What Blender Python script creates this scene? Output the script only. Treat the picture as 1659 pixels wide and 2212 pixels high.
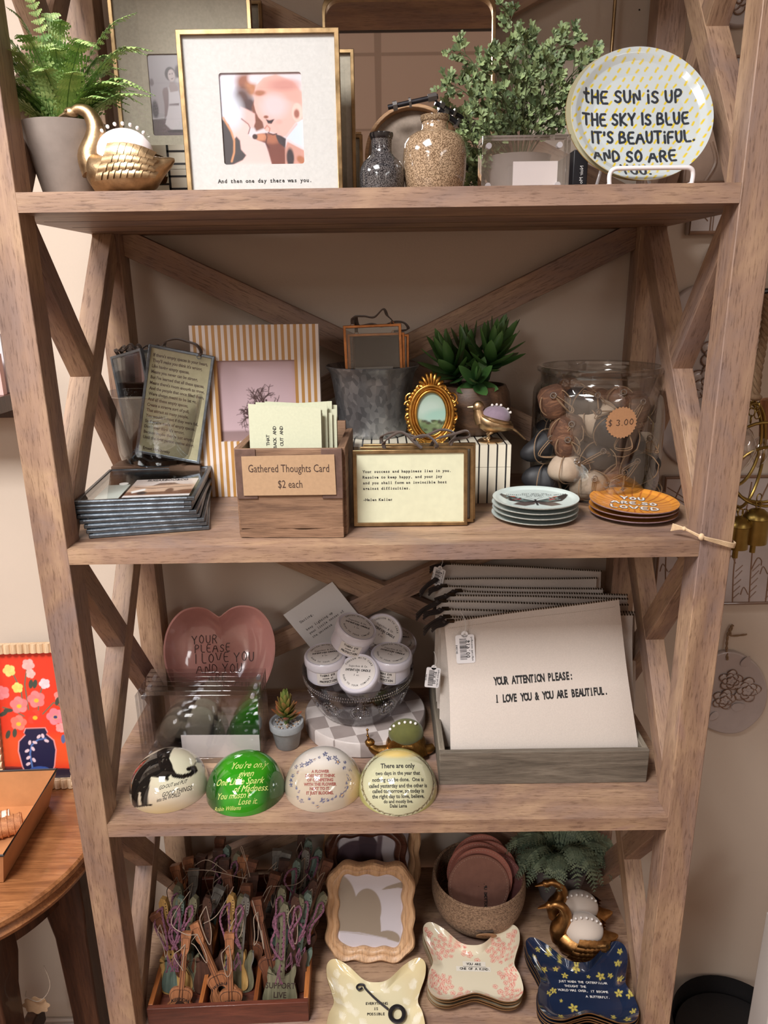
import bpy, math, random
import numpy as np
from mathutils import Vector, Matrix
for _o in list(bpy.data.objects): bpy.data.objects.remove(_o, do_unlink=True)
COL = bpy.context.scene.collection
SC = bpy.context.scene
# ---------------------------------------------------------------- camera
F = 1596.9; PITCH = 0.2928; YAW = -0.0008; ROLL = -0.0137
CAM = Vector((0.002, -0.900, 1.6817))
cp, sp = math.cos(PITCH), math.sin(PITCH); cyw, syw = math.cos(YAW), math.sin(YAW)
FWD = Vector((syw*cp, cyw*cp, -sp)); RT = Vector((cyw, -syw, 0)); UP = RT.cross(FWD)
_c, _s = math.cos(ROLL), math.sin(ROLL)
RT, UP = _c*RT + _s*UP, -_s*RT + _c*UP
cd = bpy.data.cameras.new('camera'); cam = bpy.data.objects.new('camera', cd); COL.objects.link(cam)
cam.matrix_world = Matrix(((RT.x, UP.x, -FWD.x, CAM.x), (RT.y, UP.y, -FWD.y, CAM.y), (RT.z, UP.z, -FWD.z, CAM.z), (0, 0, 0, 1)))
cd.sensor_fit = 'VERTICAL'; cd.sensor_height = 36; cd.lens = F/2212*36; cd.clip_start = 0.02
SC.camera = cam
def ray(px, py): return (FWD*F + RT*(px-829.5) - UP*(py-1106)).normalized()
def onZ(px, py, z):
    r = ray(px, py); t = (z-CAM.z)/r.z; return CAM + r*t
def onY(px, py, y):
    r = ray(px, py); t = (y-CAM.y)/r.y; return CAM + r*t
# ---------------------------------------------------------------- world, light, exposure
w = bpy.data.worlds.new('world'); SC.world = w; w.use_nodes = True
w.node_tree.nodes['Background'].inputs[0].default_value = (0.9, 0.85, 0.8, 1)
w.node_tree.nodes['Background'].inputs[1].default_value = 0.15
SC.view_settings.view_transform = 'Standard'; SC.view_settings.look = 'None'
SC.view_settings.gamma = 1; SC.view_settings.use_curve_mapping = False
SC.view_settings.exposure = 0.62
def area(name, loc, size, power, color, rot=(0, 0, 0)):
    l = bpy.data.lights.new(name, 'AREA'); l.shape = 'RECTANGLE'; l.size, l.size_y = size
    l.energy = power; l.color = color
    o = bpy.data.objects.new(name, l); COL.objects.link(o); o.location = loc; o.rotation_euler = rot
    return o
LW = (1.0, 0.985, 0.97)
for x, y, sx, sy, pw in ((-0.66, -1.0, .6, .6, 42), (-1.9, -0.5, .6, .6, 17), (1.9, -2.9, .6, 1.2, 9), (-1.6, -3.0, .6, 1.2, 26), (1.7, -4.2, .6, 1.2, 14), (-2.3, -4.4, .6, .6, 12)):  # near panels follow the key light; farther ones added for ambient fill
    area('ceiling_panel_or_fill_light', (x, y, 2.72), (sx, sy), pw, LW)
# ---------------------------------------------------------------- materials
MATS = {}
def _new(name):
    m = bpy.data.materials.new(name); m.use_nodes = True; nt = m.node_tree
    return m, nt, nt.nodes['Principled BSDF']
def _noise(nt, scale, detail=4, rough=.55, vec=None, dist=0):
    n = nt.nodes.new('ShaderNodeTexNoise'); n.inputs['Scale'].default_value = scale; n.inputs['Detail'].default_value = detail
    n.inputs['Roughness'].default_value = rough; n.inputs['Distortion'].default_value = dist
    if vec is not None: nt.links.new(vec, n.inputs['Vector'])
    return n
def _ramp(nt, fac, stops):
    r = nt.nodes.new('ShaderNodeValToRGB'); e = r.color_ramp.elements
    while len(e) < len(stops): e.new(0.5)
    for i, (p, c) in enumerate(stops): e[i].position = p; e[i].color = (*c, 1)
    nt.links.new(fac, r.inputs[0]); return r
def _obj(nt, sc=(1, 1, 1)):
    t = nt.nodes.new('ShaderNodeTexCoord'); mp = nt.nodes.new('ShaderNodeMapping'); mp.inputs['Scale'].default_value = sc
    nt.links.new(t.outputs['Object'], mp.inputs['Vector']); return mp.outputs[0]
def _bump(nt, b, h, strength, dist=.001):
    n = nt.nodes.new('ShaderNodeBump'); n.inputs['Strength'].default_value = strength; n.inputs['Distance'].default_value = dist
    nt.links.new(h, n.inputs['Height']); nt.links.new(n.outputs[0], b.inputs['Normal'])
def sr(c):  # sRGB 0..255 -> linear
    return tuple(((v/255+.055)/1.055)**2.4 if v > 10 else v/255/12.92 for v in c)
def mat(name, rgb, rough=.5, metal=0, var=0, vscale=40, bump=0, bscale=200, coat=0, spec=.5, sss=0, alpha=1, rvar=0, aniso=None, sheen=0):
    if name in MATS: return MATS[name]
    m, nt, b = _new(name); c = sr(rgb)
    b.inputs['Base Color'].default_value = (*c, 1); b.inputs['Roughness'].default_value = rough; b.inputs['Metallic'].default_value = metal
    b.inputs['Coat Weight'].default_value = coat; b.inputs['Coat Roughness'].default_value = .04; b.inputs['Specular IOR Level'].default_value = spec
    if sheen: b.inputs['Sheen Weight'].default_value = sheen
    if sss: b.inputs['Subsurface Weight'].default_value = sss; b.inputs['Subsurface Scale'].default_value = .01
    v = _obj(nt, aniso or (1, 1, 1))
    if var:
        n = _noise(nt, vscale, 5, .6, v)
        lo = tuple(max(0, x*(1-var)) for x in c); hi = tuple(min(1, x*(1+var)) for x in c)
        nt.links.new(_ramp(nt, n.outputs[0], [(.3, lo), (.7, hi)]).outputs[0], b.inputs['Base Color'])
        if rvar:
            mr = nt.nodes.new('ShaderNodeMapRange'); mr.inputs[3].default_value = max(.02, rough-rvar); mr.inputs[4].default_value = rough+rvar
            nt.links.new(n.outputs[0], mr.inputs[0]); nt.links.new(mr.outputs[0], b.inputs['Roughness'])
    if bump: _bump(nt, b, _noise(nt, bscale, 4, .6, v).outputs[0], bump)
    MATS[name] = m; return m
def wood(name, dark, mid, light, axis='z', rough=.55, scale=1, knots=True, bump=.25, coat=0):
    if name in MATS: return MATS[name]
    m, nt, b = _new(name); b.inputs['Roughness'].default_value = rough; b.inputs['Coat Weight'].default_value = coat
    st = {'x': (1.2, 14, 14), 'y': (14, 1.2, 14), 'z': (14, 14, 1.2)}[axis]
    st2 = {'x': (6, 130, 130), 'y': (130, 6, 130), 'z': (130, 130, 6)}[axis]
    v1 = _obj(nt, tuple(x*scale for x in st)); v2 = _obj(nt, tuple(x*scale for x in st2))
    n1 = _noise(nt, 1.6, 6, .65, v1, 1.2); n2 = _noise(nt, 2.2, 5, .7, v2)
    c1 = _ramp(nt, n1.outputs[0], [(.28, sr(dark)), (.5, sr(mid)), (.72, sr(light))])
    c2 = _ramp(nt, n2.outputs[0], [(.36, (.42, .38, .36)), (.52, (1, 1, 1))])
    mx = nt.nodes.new('ShaderNodeMix'); mx.data_type = 'RGBA'; mx.blend_type = 'MULTIPLY'; mx.inputs[0].default_value = .62
    nt.links.new(c1.outputs[0], mx.inputs[6]); nt.links.new(c2.outputs[0], mx.inputs[7])
    out = mx.outputs[2]
    if knots:
        v3 = _obj(nt, tuple((x if x > 5 else x*2.2)*scale*.55 for x in st)); n3 = _noise(nt, 1.1, 2, .5, v3, 2)
        c3 = _ramp(nt, n3.outputs[0], [(.24, (.35, .28, .25)), (.33, (1, 1, 1))])
        m2 = nt.nodes.new('ShaderNodeMix'); m2.data_type = 'RGBA'; m2.blend_type = 'MULTIPLY'; m2.inputs[0].default_value = .8
        nt.links.new(out, m2.inputs[6]); nt.links.new(c3.outputs[0], m2.inputs[7]); out = m2.outputs[2]
    nt.links.new(out, b.inputs['Base Color'])
    if bump: _bump(nt, b, n2.outputs[0], bump)
    MATS[name] = m; return m
def mango(name, axis):
    m, nt, b = _new(name); b.inputs['Roughness'].default_value = .5
    k = {'x': lambda a, c: (a, c, c), 'z': lambda a, c: (c, c, a)}[axis]
    n0 = _noise(nt, 1, 4, .6, _obj(nt, k(5, 11)), .8); n1 = _noise(nt, 1, 5, .65, _obj(nt, k(1.5, 26)), 1.0); n2 = _noise(nt, 1, 4, .7, _obj(nt, k(38, 420))); n3 = _noise(nt, 1, 2, .5, _obj(nt, k(2.2, 9)), 1.5)
    a = _ramp(nt, n0.outputs[0], [(.30, sr((136, 115, 108))), (.48, sr((154, 125, 106))), (.62, sr((175, 145, 118))), (.75, sr((162, 131, 117)))])
    def mul(x, y, f):
        q = nt.nodes.new('ShaderNodeMix'); q.data_type = 'RGBA'; q.blend_type = 'MULTIPLY'; q.inputs[0].default_value = f; nt.links.new(x, q.inputs[6]); nt.links.new(y, q.inputs[7]); return q.outputs[2]
    o = mul(a.outputs[0], _ramp(nt, n1.outputs[0], [(.32, (.62, .56, .52)), (.58, (1.04, 1.02, 1))]).outputs[0], .8)
    o = mul(o, _ramp(nt, n2.outputs[0], [(.37, (.36, .30, .27)), (.47, (1, 1, 1))]).outputs[0], .62)
    o = mul(o, _ramp(nt, n3.outputs[0], [(.20, (.30, .20, .16)), (.265, (1, 1, 1))]).outputs[0], .75)
    nt.links.new(o, b.inputs['Base Color']); _bump(nt, b, n2.outputs[0], .25); return m
def glass(name, tint=(1, 1, 1), gain=1.0, edge=.0, rough=.02, base=.0):
    """thin clear glass: see-through plus fresnel reflection, edges tinted darker"""
    if name in MATS: return MATS[name]
    m = bpy.data.materials.new(name); m.use_nodes = True; nt = m.node_tree; nt.nodes.clear()
    out = nt.nodes.new('ShaderNodeOutputMaterial'); tr = nt.nodes.new('ShaderNodeBsdfTransparent'); gl = nt.nodes.new('ShaderNodeBsdfGlossy')
    gl.inputs['Roughness'].default_value = rough; gl.inputs['Color'].default_value = (1, 1, 1, 1)
    lw = nt.nodes.new('ShaderNodeLayerWeight'); lw.inputs[0].default_value = .35
    cr = _ramp(nt, lw.outputs['Facing'], [(0, tint), (1, tuple(max(0, t-edge) for t in tint))])
    nt.links.new(cr.outputs[0], tr.inputs['Color'])
    l2 = nt.nodes.new('ShaderNodeLayerWeight'); l2.inputs[0].default_value = .5; fr = nt.nodes.new('ShaderNodeMath'); fr.operation = 'POWER'; fr.inputs[1].default_value = 5
    nt.links.new(l2.outputs['Facing'], fr.inputs[0])
    mm = nt.nodes.new('ShaderNodeMath'); mm.operation = 'MULTIPLY_ADD'; mm.inputs[1].default_value = .8*gain; mm.inputs[2].default_value = .04*gain+base; mm.use_clamp = True
    nt.links.new(fr.outputs[0], mm.inputs[0])
    mx = nt.nodes.new('ShaderNodeMixShader'); nt.links.new(mm.outputs[0], mx.inputs[0]); nt.links.new(tr.outputs[0], mx.inputs[1]); nt.links.new(gl.outputs[0], mx.inputs[2])
    nt.links.new(mx.outputs[0], out.inputs[0]); MATS[name] = m; return m
def painted(name, rough=.5, coat=0, bump=0, bscale=300, metal=0, weave=0):
    """base colour comes from the mesh's own printed colours"""
    if name in MATS: return MATS[name]
    m, nt, b = _new(name); a = nt.nodes.new('ShaderNodeAttribute'); a.attribute_name = 'Col'
    nt.links.new(a.outputs['Color'], b.inputs['Base Color']); b.inputs['Roughness'].default_value = rough
    b.inputs['Coat Weight'].default_value = coat; b.inputs['Coat Roughness'].default_value = .03; b.inputs['Metallic'].default_value = metal
    if bump: _bump(nt, b, _noise(nt, bscale, 3, .5, _obj(nt)).outputs[0], bump)
    MATS[name] = m; return m
# ---------------------------------------------------------------- mesh builder
class MB:
    def __init__(s): s.v = []; s.f = []; s.m = []; s.sm = []; s.c = {}; s.M = Matrix(); s.mi = 0; s.smooth = False
    def at(s, x=0, y=0, z=0, rx=0, ry=0, rz=0, sc=1):
        s.M = Matrix.Translation((x, y, z)) @ Matrix.Rotation(rz, 4, 'Z') @ Matrix.Rotation(ry, 4, 'Y') @ Matrix.Rotation(rx, 4, 'X') @ Matrix.Diagonal((sc, sc, sc, 1) if not isinstance(sc, tuple) else (*sc, 1)); return s
    def add(s, vs, fs, cols=None, smooth=None, mi=None):
        b = len(s.v); M = s.M
        s.v += [M @ Vector(p) for p in vs]
        for f in fs: s.f.append(tuple(i+b for i in f)); s.m.append(s.mi if mi is None else mi); s.sm.append(s.smooth if smooth is None else smooth)
        if cols is not None:
            for i, c in enumerate(cols): s.c[b+i] = c
        return s
    def box(s, x0, x1, y0, y1, z0, z1, **k):
        v = [(x, y, z) for z in (z0, z1) for y in (y0, y1) for x in (x0, x1)]
        return s.add(v, [(0, 2, 3, 1), (4, 5, 7, 6), (0, 1, 5, 4), (2, 6, 7, 3), (0, 4, 6, 2), (1, 3, 7, 5)], **k)
    def cbox(s, cx, cy, cz, sx, sy, sz, **k): return s.box(cx-sx/2, cx+sx/2, cy-sy/2, cy+sy/2, cz-sz/2, cz+sz/2, **k)
    def lathe(s, prof, n=48, cap0=True, cap1=True, ripple=None, smooth=True, **k):
        v = []; f = []
        for j, (r, z) in enumerate(prof):
            for i in range(n):
                a = 2*math.pi*i/n; rr = r*(ripple(a, j/(len(prof)-1)) if ripple else 1)
                v.append((rr*math.cos(a), rr*math.sin(a), z))
        for j in range(len(prof)-1):
            for i in range(n):
                i2 = (i+1) % n; f.append((j*n+i, j*n+i2, (j+1)*n+i2, (j+1)*n+i))
        s.add(v, f, smooth=smooth, **k); b = len(s.v)-len(v)
        if cap0: s.f.append(tuple(b+i for i in reversed(range(n)))); s.m.append(k.get('mi', s.mi) or 0); s.sm.append(False)
        if cap1: s.f.append(tuple(b+(len(prof)-1)*n+i for i in range(n))); s.m.append(k.get('mi', s.mi) or 0); s.sm.append(False)
        return s
    def tube(s, pts, r, n=8, closed=False, cap=True, flat=1, smooth=True, twist=0, **k):
        pts = [Vector(p) for p in pts]; N = len(pts)
        if not hasattr(r, '__len__'): r = [r]*N
        v = []; f = []; prev = None
        for j, p in enumerate(pts):
            if closed: t = pts[(j+1) % N]-pts[j-1]
            else: t = pts[min(j+1, N-1)]-pts[max(j-1, 0)]
            if t.length < 1e-9: t = Vector((0, 0, 1))
            t.normalize()
            if prev is None:
                a = Vector((0, 0, 1)) if abs(t.z) < .9 else Vector((0, 1, 0))
                u = t.cross(a).normalized()
            else:
                u = prev - t*prev.dot(t)
                u = u.normalized() if u.length > 1e-6 else t.cross(Vector((.3, .5, .8))).normalized()
            prev = u; w_ = t.cross(u)
            for i in range(n):
                a = 2*math.pi*i/n+twist*j; v.append(p+u*(math.cos(a)*r[j])+w_*(math.sin(a)*r[j]*flat))
        for j in range(N if closed else N-1):
            j2 = (j+1) % N
            for i in range(n): i2 = (i+1) % n; f.append((j*n+i, j*n+i2, j2*n+i2, j2*n+i))
        if cap and not closed: f.append(tuple(reversed(range(n)))); f.append(tuple((N-1)*n+i for i in range(n)))
        return s.add(v, f, smooth=smooth, **k)
    def prism(s, poly, y0, y1, smooth=False, hole=None, **k):
        """poly in XZ, extruded along Y"""
        n = len(poly); v = [(x, y0, z) for x, z in poly]+[(x, y1, z) for x, z in poly]
        f = [(i, (i+1) % n, n+(i+1) % n, n+i) for i in range(n)]
        s.add(v, f, smooth=smooth, **k)
        b = len(s.v)-2*n; mi = k.get('mi', None); mi = s.mi if mi is None else mi
        if hole is None:
            s.f += [tuple(b+i for i in reversed(range(n))), tuple(b+n+i for i in range(n))]; s.m += [mi]*2; s.sm += [False]*2
        else:  # ring between poly and hole (same count)
            b2 = len(s.v); s.v += [s.M @ Vector(p) for p in [(x, y0, z) for x, z in hole]+[(x, y1, z) for x, z in hole]]
            for i in range(n):
                j = (i+1) % n
                for q in ((b+j, b+i, b2+i, b2+j), (b+n+i, b+n+j, b2+n+j, b2+n+i), (b2+j, b2+i, b2+n+i, b2+n+j)):
                    s.f.append(q); s.m.append(mi); s.sm.append(False)
        return s
    def ball(s, c, r, n=12, m=8, sc=(1, 1, 1), **k):
        v = []; f = []
        for j in range(m+1):
            ph = math.pi*j/m
            for i in range(n):
                a = 2*math.pi*i/n; v.append((c[0]+r*sc[0]*math.sin(ph)*math.cos(a), c[1]+r*sc[1]*math.sin(ph)*math.sin(a), c[2]-r*sc[2]*math.cos(ph)))
        for j in range(m):
            for i in range(n): i2 = (i+1) % n; f.append((j*n+i, j*n+i2, (j+1)*n+i2, (j+1)*n+i))
        return s.add(v, f, smooth=True, **k)
    def surf(s, fn, nu, nv, cfn=None, closed=False, smooth=True, **k):
        """fn(u,v)->xyz over 0..1; cfn(u,v arrays)->rgb"""
        v = [fn(i/nu, j/nv) for j in range(nv+1) for i in range(nu+1)]
        f = [(j*(nu+1)+i, j*(nu+1)+i+1, (j+1)*(nu+1)+i+1, (j+1)*(nu+1)+i) for j in range(nv) for i in range(nu)]
        return s.add(v, f, cols=cfn, smooth=smooth, **k)
    def text(s, txt, size, mapf, mono=False, bold=0, shear=0, align='CENTER', mi=1, sx=1, dense=0, spacing=1, col=None, wordsp=1):
        v, f = text_geo(txt, size, mono, bold, shear, align, sx, spacing)
        return s.add([mapf(x, y) for x, y in v], f, mi=mi, smooth=False, cols=[col]*len(v) if col else None)
    def build(s, name, mats, parent=None, bevel=0, segs=2, subd=0, sharp=40, weld=False):
        me = bpy.data.meshes.new(name); me.from_pydata([tuple(p) for p in s.v], [], s.f)
        if not isinstance(mats, (list, tuple)): mats = [mats]
        for m in mats: me.materials.append(m)
        me.polygons.foreach_set('material_index', [min(i, len(mats)-1) for i in s.m]); me.polygons.foreach_set('use_smooth', s.sm)
        if s.c:
            a = me.color_attributes.new('Col', 'FLOAT_COLOR', 'POINT')
            arr = np.ones((len(s.v), 4), dtype=np.float32)
            for i, c in s.c.items(): arr[i, :3] = c
            a.data.foreach_set('color', arr.ravel())
        me.validate(); me.update()
        try: me.set_sharp_from_angle(angle=math.radians(sharp))
        except Exception: pass
        o = bpy.data.objects.new(name, me); COL.objects.link(o)
        if parent: o.parent = parent
        if bevel:
            b = o.modifiers.new('bevel', 'BEVEL'); b.width = bevel; b.segments = segs; b.limit_method = 'ANGLE'; b.harden_normals = False
        if subd:
            b = o.modifiers.new('sub', 'SUBSURF'); b.levels = subd; b.render_levels = subd
        return o
_TC = {}
def text_geo(txt, size, mono=False, bold=0, shear=0, align='CENTER', sx=1, spacing=1):
    def one(t):
        key = (t, bold, shear, spacing)
        if key in _TC: return _TC[key]
        c = bpy.data.curves.new('t', 'FONT'); c.body = t; c.size = 1; c.resolution_u = 2; c.offset = bold; c.shear = shear; c.space_character = spacing
        c.fill_mode = 'FRONT' if hasattr(c, 'fill_mode') else 'FRONT'
        o = bpy.data.objects.new('t', c); COL.objects.link(o)
        dg = bpy.context.evaluated_depsgraph_get(); me = o.evaluated_get(dg).to_mesh()
        vs = [(p.co.x, p.co.y) for p in me.vertices]; fs = [tuple(p.vertices) for p in me.polygons]
        o.evaluated_get(dg).to_mesh_clear(); bpy.data.objects.remove(o); bpy.data.curves.remove(c)
        _TC[key] = (vs, fs); return vs, fs
    V = []; FF = []
    lines = txt.split('\n')
    for li, line in enumerate(lines):
        if mono:
            adv = .60; tot = adv*len(line); x0 = 0 if align == 'LEFT' else -tot/2
            for ci, ch in enumerate(line):
                if ch == ' ': continue
                vs, fs = one(ch)
                if not vs: continue
                mn = min(x for x, y in vs); mx = max(x for x, y in vs)
                ox = x0+adv*(ci+.5)-(mn+mx)/2; b = len(V)
                V += [(x+ox, y-li*1.25*mono) for x, y in vs]; FF += [tuple(i+b for i in f) for f in fs]
                if ch in 'ilI1rfjt':   # slab feet give the typewriter look
                    for yy in ((0,) if ch in 'rft' else (0,)):
                        b = len(V); w2 = .2
                        V += [(ox+(mn+mx)/2-w2, yy-li*1.25*mono), (ox+(mn+mx)/2+w2, yy-li*1.25*mono), (ox+(mn+mx)/2+w2, yy+.06-li*1.25*mono), (ox+(mn+mx)/2-w2, yy+.06-li*1.25*mono)]; FF.append((b, b+1, b+2, b+3))
        else:
            vs, fs = one(line) if line.strip() else ([], [])
            if not vs: continue
            mn = min(x for x, y in vs); mx = max(x for x, y in vs)
            ox = -mn if align == 'LEFT' else -(mn+mx)/2; b = len(V)
            V += [(x+ox, y-li*1.25) for x, y in vs]; FF += [tuple(i+b for i in f) for f in fs]
    return [(x*size*sx, y*size) for x, y in V], FF
# hand lettering: single strokes on a 0..1 grid
STK = {'A': [[(0, 0), (.4, 1), (.8, 0)], [(.15, .38), (.65, .38)]], 'B': [[(.05, 0), (.05, 1), (.5, .95), (.55, .72), (.4, .54), (.05, .52)], [(.4, .52), (.66, .35), (.6, .08), (.05, 0)]], 'C': [[(.68, .85), (.4, 1), (.1, .75), (.05, .35), (.3, 0), (.65, .12)]],
 'D': [[(.05, 0), (.05, 1), (.4, .95), (.68, .6), (.6, .2), (.05, 0)]], 'E': [[(.6, 1), (.05, 1), (.05, 0), (.6, 0)], [(.05, .52), (.5, .52)]], 'F': [[(.6, 1), (.05, 1), (.05, 0)], [(.05, .52), (.5, .52)]], 'G': [[(.66, .85), (.4, 1), (.08, .7), (.08, .25), (.35, 0), (.66, .15), (.66, .45), (.4, .45)]],
 'H': [[(.05, 0), (.05, 1)], [(.6, 0), (.6, 1)], [(.05, .5), (.6, .5)]], 'I': [[(.1, 0), (.1, 1)]], 'i': [[(.1, 0), (.1, .68)], [(.1, .95), (.12, 1.0)]], 'J': [[(.5, 1), (.5, .2), (.3, 0), (.05, .15)]], 'K': [[(.05, 0), (.05, 1)], [(.6, 1), (.05, .42), (.65, 0)]], 'L': [[(.05, 1), (.05, 0), (.55, 0)]],
 'M': [[(0, 0), (.1, 1), (.4, .35), (.7, 1), (.8, 0)]], 'N': [[(.05, 0), (.05, 1), (.6, 0), (.6, 1)]], 'O': [[(.35, 1), (.08, .75), (.05, .3), (.33, 0), (.62, .25), (.64, .72), (.35, 1)]], 'P': [[(.05, 0), (.05, 1), (.5, .95), (.58, .7), (.4, .5), (.05, .48)]], 'Q': [[(.35, 1), (.08, .75), (.05, .3), (.33, 0), (.62, .25), (.64, .72), (.35, 1)], [(.4, .25), (.7, -.05)]],
 'R': [[(.05, 0), (.05, 1), (.5, .95), (.58, .72), (.4, .52), (.05, .5)], [(.3, .5), (.62, 0)]], 'S': [[(.58, .85), (.35, 1), (.1, .82), (.15, .6), (.5, .42), (.58, .18), (.3, 0), (.05, .15)]], 'T': [[(0, 1), (.7, 1)], [(.35, 1), (.35, 0)]], 't': [[(.02, .68), (.5, .72)], [(.25, 1.02), (.25, .1), (.45, .02)]], 'U': [[(.05, 1), (.05, .25), (.3, 0), (.58, .22), (.6, 1)]],
 'V': [[(0, 1), (.35, 0), (.7, 1)]], 'W': [[(0, 1), (.2, 0), (.45, .7), (.7, 0), (.9, 1)]], 'X': [[(0, 0), (.6, 1)], [(0, 1), (.6, 0)]], 'Y': [[(0, 1), (.33, .5), (.33, 0)], [(.66, 1), (.33, .5)]], 'Z': [[(0, 1), (.6, 1), (0, 0), (.6, 0)]],
 '.': [[(.06, .02), (.09, .04)]], "'": [[(.08, 1), (.06, .75)]], ',': [[(.1, .08), (.02, -.12)]], '$': [[(.58, .85), (.35, .95), (.1, .8), (.15, .58), (.5, .42), (.58, .18), (.3, .03), (.05, .15)], [(.33, 1.12), (.33, -.1)]],
 '0': [[(.35, 1), (.08, .75), (.05, .3), (.33, 0), (.62, .25), (.64, .72), (.35, 1)]], '3': [[(.05, .9), (.35, 1), (.58, .78), (.3, .55), (.6, .28), (.35, 0), (.03, .12)]]}
def stroke_text(txt, size, align='CENTER', gap=.24, sx=1, wob=0, rnd=None):
    """-> list of polylines"""
    out = []; x = 0
    for ch in txt:
        if ch == ' ': x += .42; continue
        g = STK.get(ch, STK.get(ch.upper(), []))
        if not g: continue
        wd = max(p[0] for l in g for p in l); dy = rnd.uniform(-wob, wob) if wob else 0; k = 1+(rnd.uniform(-wob, wob) if wob else 0)
        for l in g: out.append([(x+px, py*k+dy) for px, py in l])
        x += wd+gap
    off = x/2 if align == 'CENTER' else 0
    return [[((px-off)*size*sx, py*size) for px, py in l] for l in out]
def chaikin(l, n=1):
    for _ in range(n):
        if len(l) < 3: return l
        q = [l[0]]
        for a, b in zip(l, l[1:]): q += [(a[0]*.75+b[0]*.25, a[1]*.75+b[1]*.25), (a[0]*.25+b[0]*.75, a[1]*.25+b[1]*.75)]
        q.append(l[-1]); l = q
    return l
def ribbon(mb, l, width, mapf, mi=1, col=None):
    """flat stroke with round ends along 2D polyline l, mapped to the surface"""
    n = len(l); L = []; R_ = []
    for i in range(n):
        a = l[max(0, i-1)]; b = l[min(n-1, i+1)]; dx, dy = b[0]-a[0], b[1]-a[1]; d = math.hypot(dx, dy) or 1e-9
        L.append((l[i][0]-dy/d*width/2, l[i][1]+dx/d*width/2)); R_.append((l[i][0]+dy/d*width/2, l[i][1]-dx/d*width/2))
    def cap(p, q, s):
        dx, dy = q[0]-p[0], q[1]-p[1]; d = math.hypot(dx, dy) or 1e-9; a0 = math.atan2(dy, dx)
        return [(p[0]+width/2*math.cos(a0+math.pi/2+s*math.pi*k/4), p[1]+width/2*math.sin(a0+math.pi/2+s*math.pi*k/4)) for k in (1, 2, 3)]
    v = L+R_; f = [(i, n+i, n+i+1, i+1) for i in range(n-1)]
    c0 = cap(l[0], l[1], 1); b = len(v); v += c0; f.append((0, b, b+1, b+2, n))
    a0 = cap(l[-1], l[-2], 1); b = len(v); v += a0; f.append((2*n-1, b, b+1, b+2, n-1))
    mb.add([mapf(x, y) for x, y in v], f, mi=mi, smooth=False, cols=[col]*len(v) if col else None)
def blob(mb, pts, mapf, mi=1, col=None):
    mb.add([mapf(x, y) for x, y in pts], [tuple(range(len(pts)))], mi=mi, smooth=False, cols=[col]*len(pts) if col else None)
def ellpts(cx, cy, rx, ry, ang=0, n=16):
    c, s = math.cos(ang), math.sin(ang)
    return [(cx+rx*math.cos(t)*c-ry*math.sin(t)*s, cy+rx*math.cos(t)*s+ry*math.sin(t)*c) for t in [2*math.pi*i/n for i in range(n)]]
class Paint:
    """printed colour over 2D points X,Y"""
    def __init__(s, X, Y, base): s.X = np.asarray(X, float); s.Y = np.asarray(Y, float); s.c = np.tile(np.array(sr(base)), (len(s.X), 1))
    def mix(s, a, col): a = np.clip(a, 0, 1)[:, None]; s.c = s.c*(1-a)+np.array(sr(col))*a; return s
    def ell(s, cx, cy, rx, ry, col, ang=0, soft=.1):
        c, n = math.cos(ang), math.sin(ang); x = (s.X-cx)*c+(s.Y-cy)*n; y = -(s.X-cx)*n+(s.Y-cy)*c
        d = np.sqrt((x/rx)**2+(y/ry)**2); return s.mix((1-d)/max(soft, 1e-3)+.5, col)
    def poly(s, P, col, soft=.01):
        X, Y = s.X, s.Y; ins = np.zeros(len(X), bool); dm = np.full(len(X), 1e9)
        for (x1, y1), (x2, y2) in zip(P, P[1:]+P[:1]):
            cnd = ((y1 > Y) != (y2 > Y)) & (X < (x2-x1)*(Y-y1)/((y2-y1) or 1e-12)+x1); ins ^= cnd
            dm = np.minimum(dm, s._seg(x1, y1, x2, y2))
        return s.mix(np.where(ins, dm, -dm)/soft+.5, col)
    def _seg(s, x1, y1, x2, y2):
        dx, dy = x2-x1, y2-y1; L = dx*dx+dy*dy or 1e-12; t = np.clip(((s.X-x1)*dx+(s.Y-y1)*dy)/L, 0, 1)
        return np.hypot(s.X-x1-t*dx, s.Y-y1-t*dy)
    def line(s, P, wd, col, soft=.004):
        d = np.full(len(s.X), 1e9)
        for a, b in zip(P, P[1:]): d = np.minimum(d, s._seg(*a, *b))
        return s.mix((wd/2-d)/soft+.5, col)
    def noise(s, amt, fx=60, fy=60, seed=1):
        r = np.random.RandomState(seed); q = np.zeros(len(s.X))
        for k in range(6):
            a = r.uniform(.5, 1.6, 2); q += np.sin(s.X*fx*a[0]+r.uniform(0, 6)+2*np.sin(s.Y*fy*.7*a[1]+r.uniform(0, 6)))*np.sin(s.Y*fy*a[1]+r.uniform(0, 6))
        s.c *= (1+amt*q[:, None]/2.5); return s
def sheet(mb, x0, x1, z0, z1, nx, nz, pf, mapf, mi=0):
    """painted rectangular sheet; pf(Paint) paints in its own x,z coordinates"""
    xs = [x0+(x1-x0)*i/nx for i in range(nx+1)]; zs = [z0+(z1-z0)*j/nz for j in range(nz+1)]
    P2 = [(x, z) for z in zs for x in xs]; pa = pf([p[0] for p in P2], [p[1] for p in P2])
    f = [(j*(nx+1)+i, j*(nx+1)+i+1, (j+1)*(nx+1)+i+1, (j+1)*(nx+1)+i) for j in range(nz) for i in range(nx)]
    mb.add([mapf(x, z) for x, z in P2], f, cols=[tuple(c) for c in pa.c], mi=mi, smooth=True)
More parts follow.
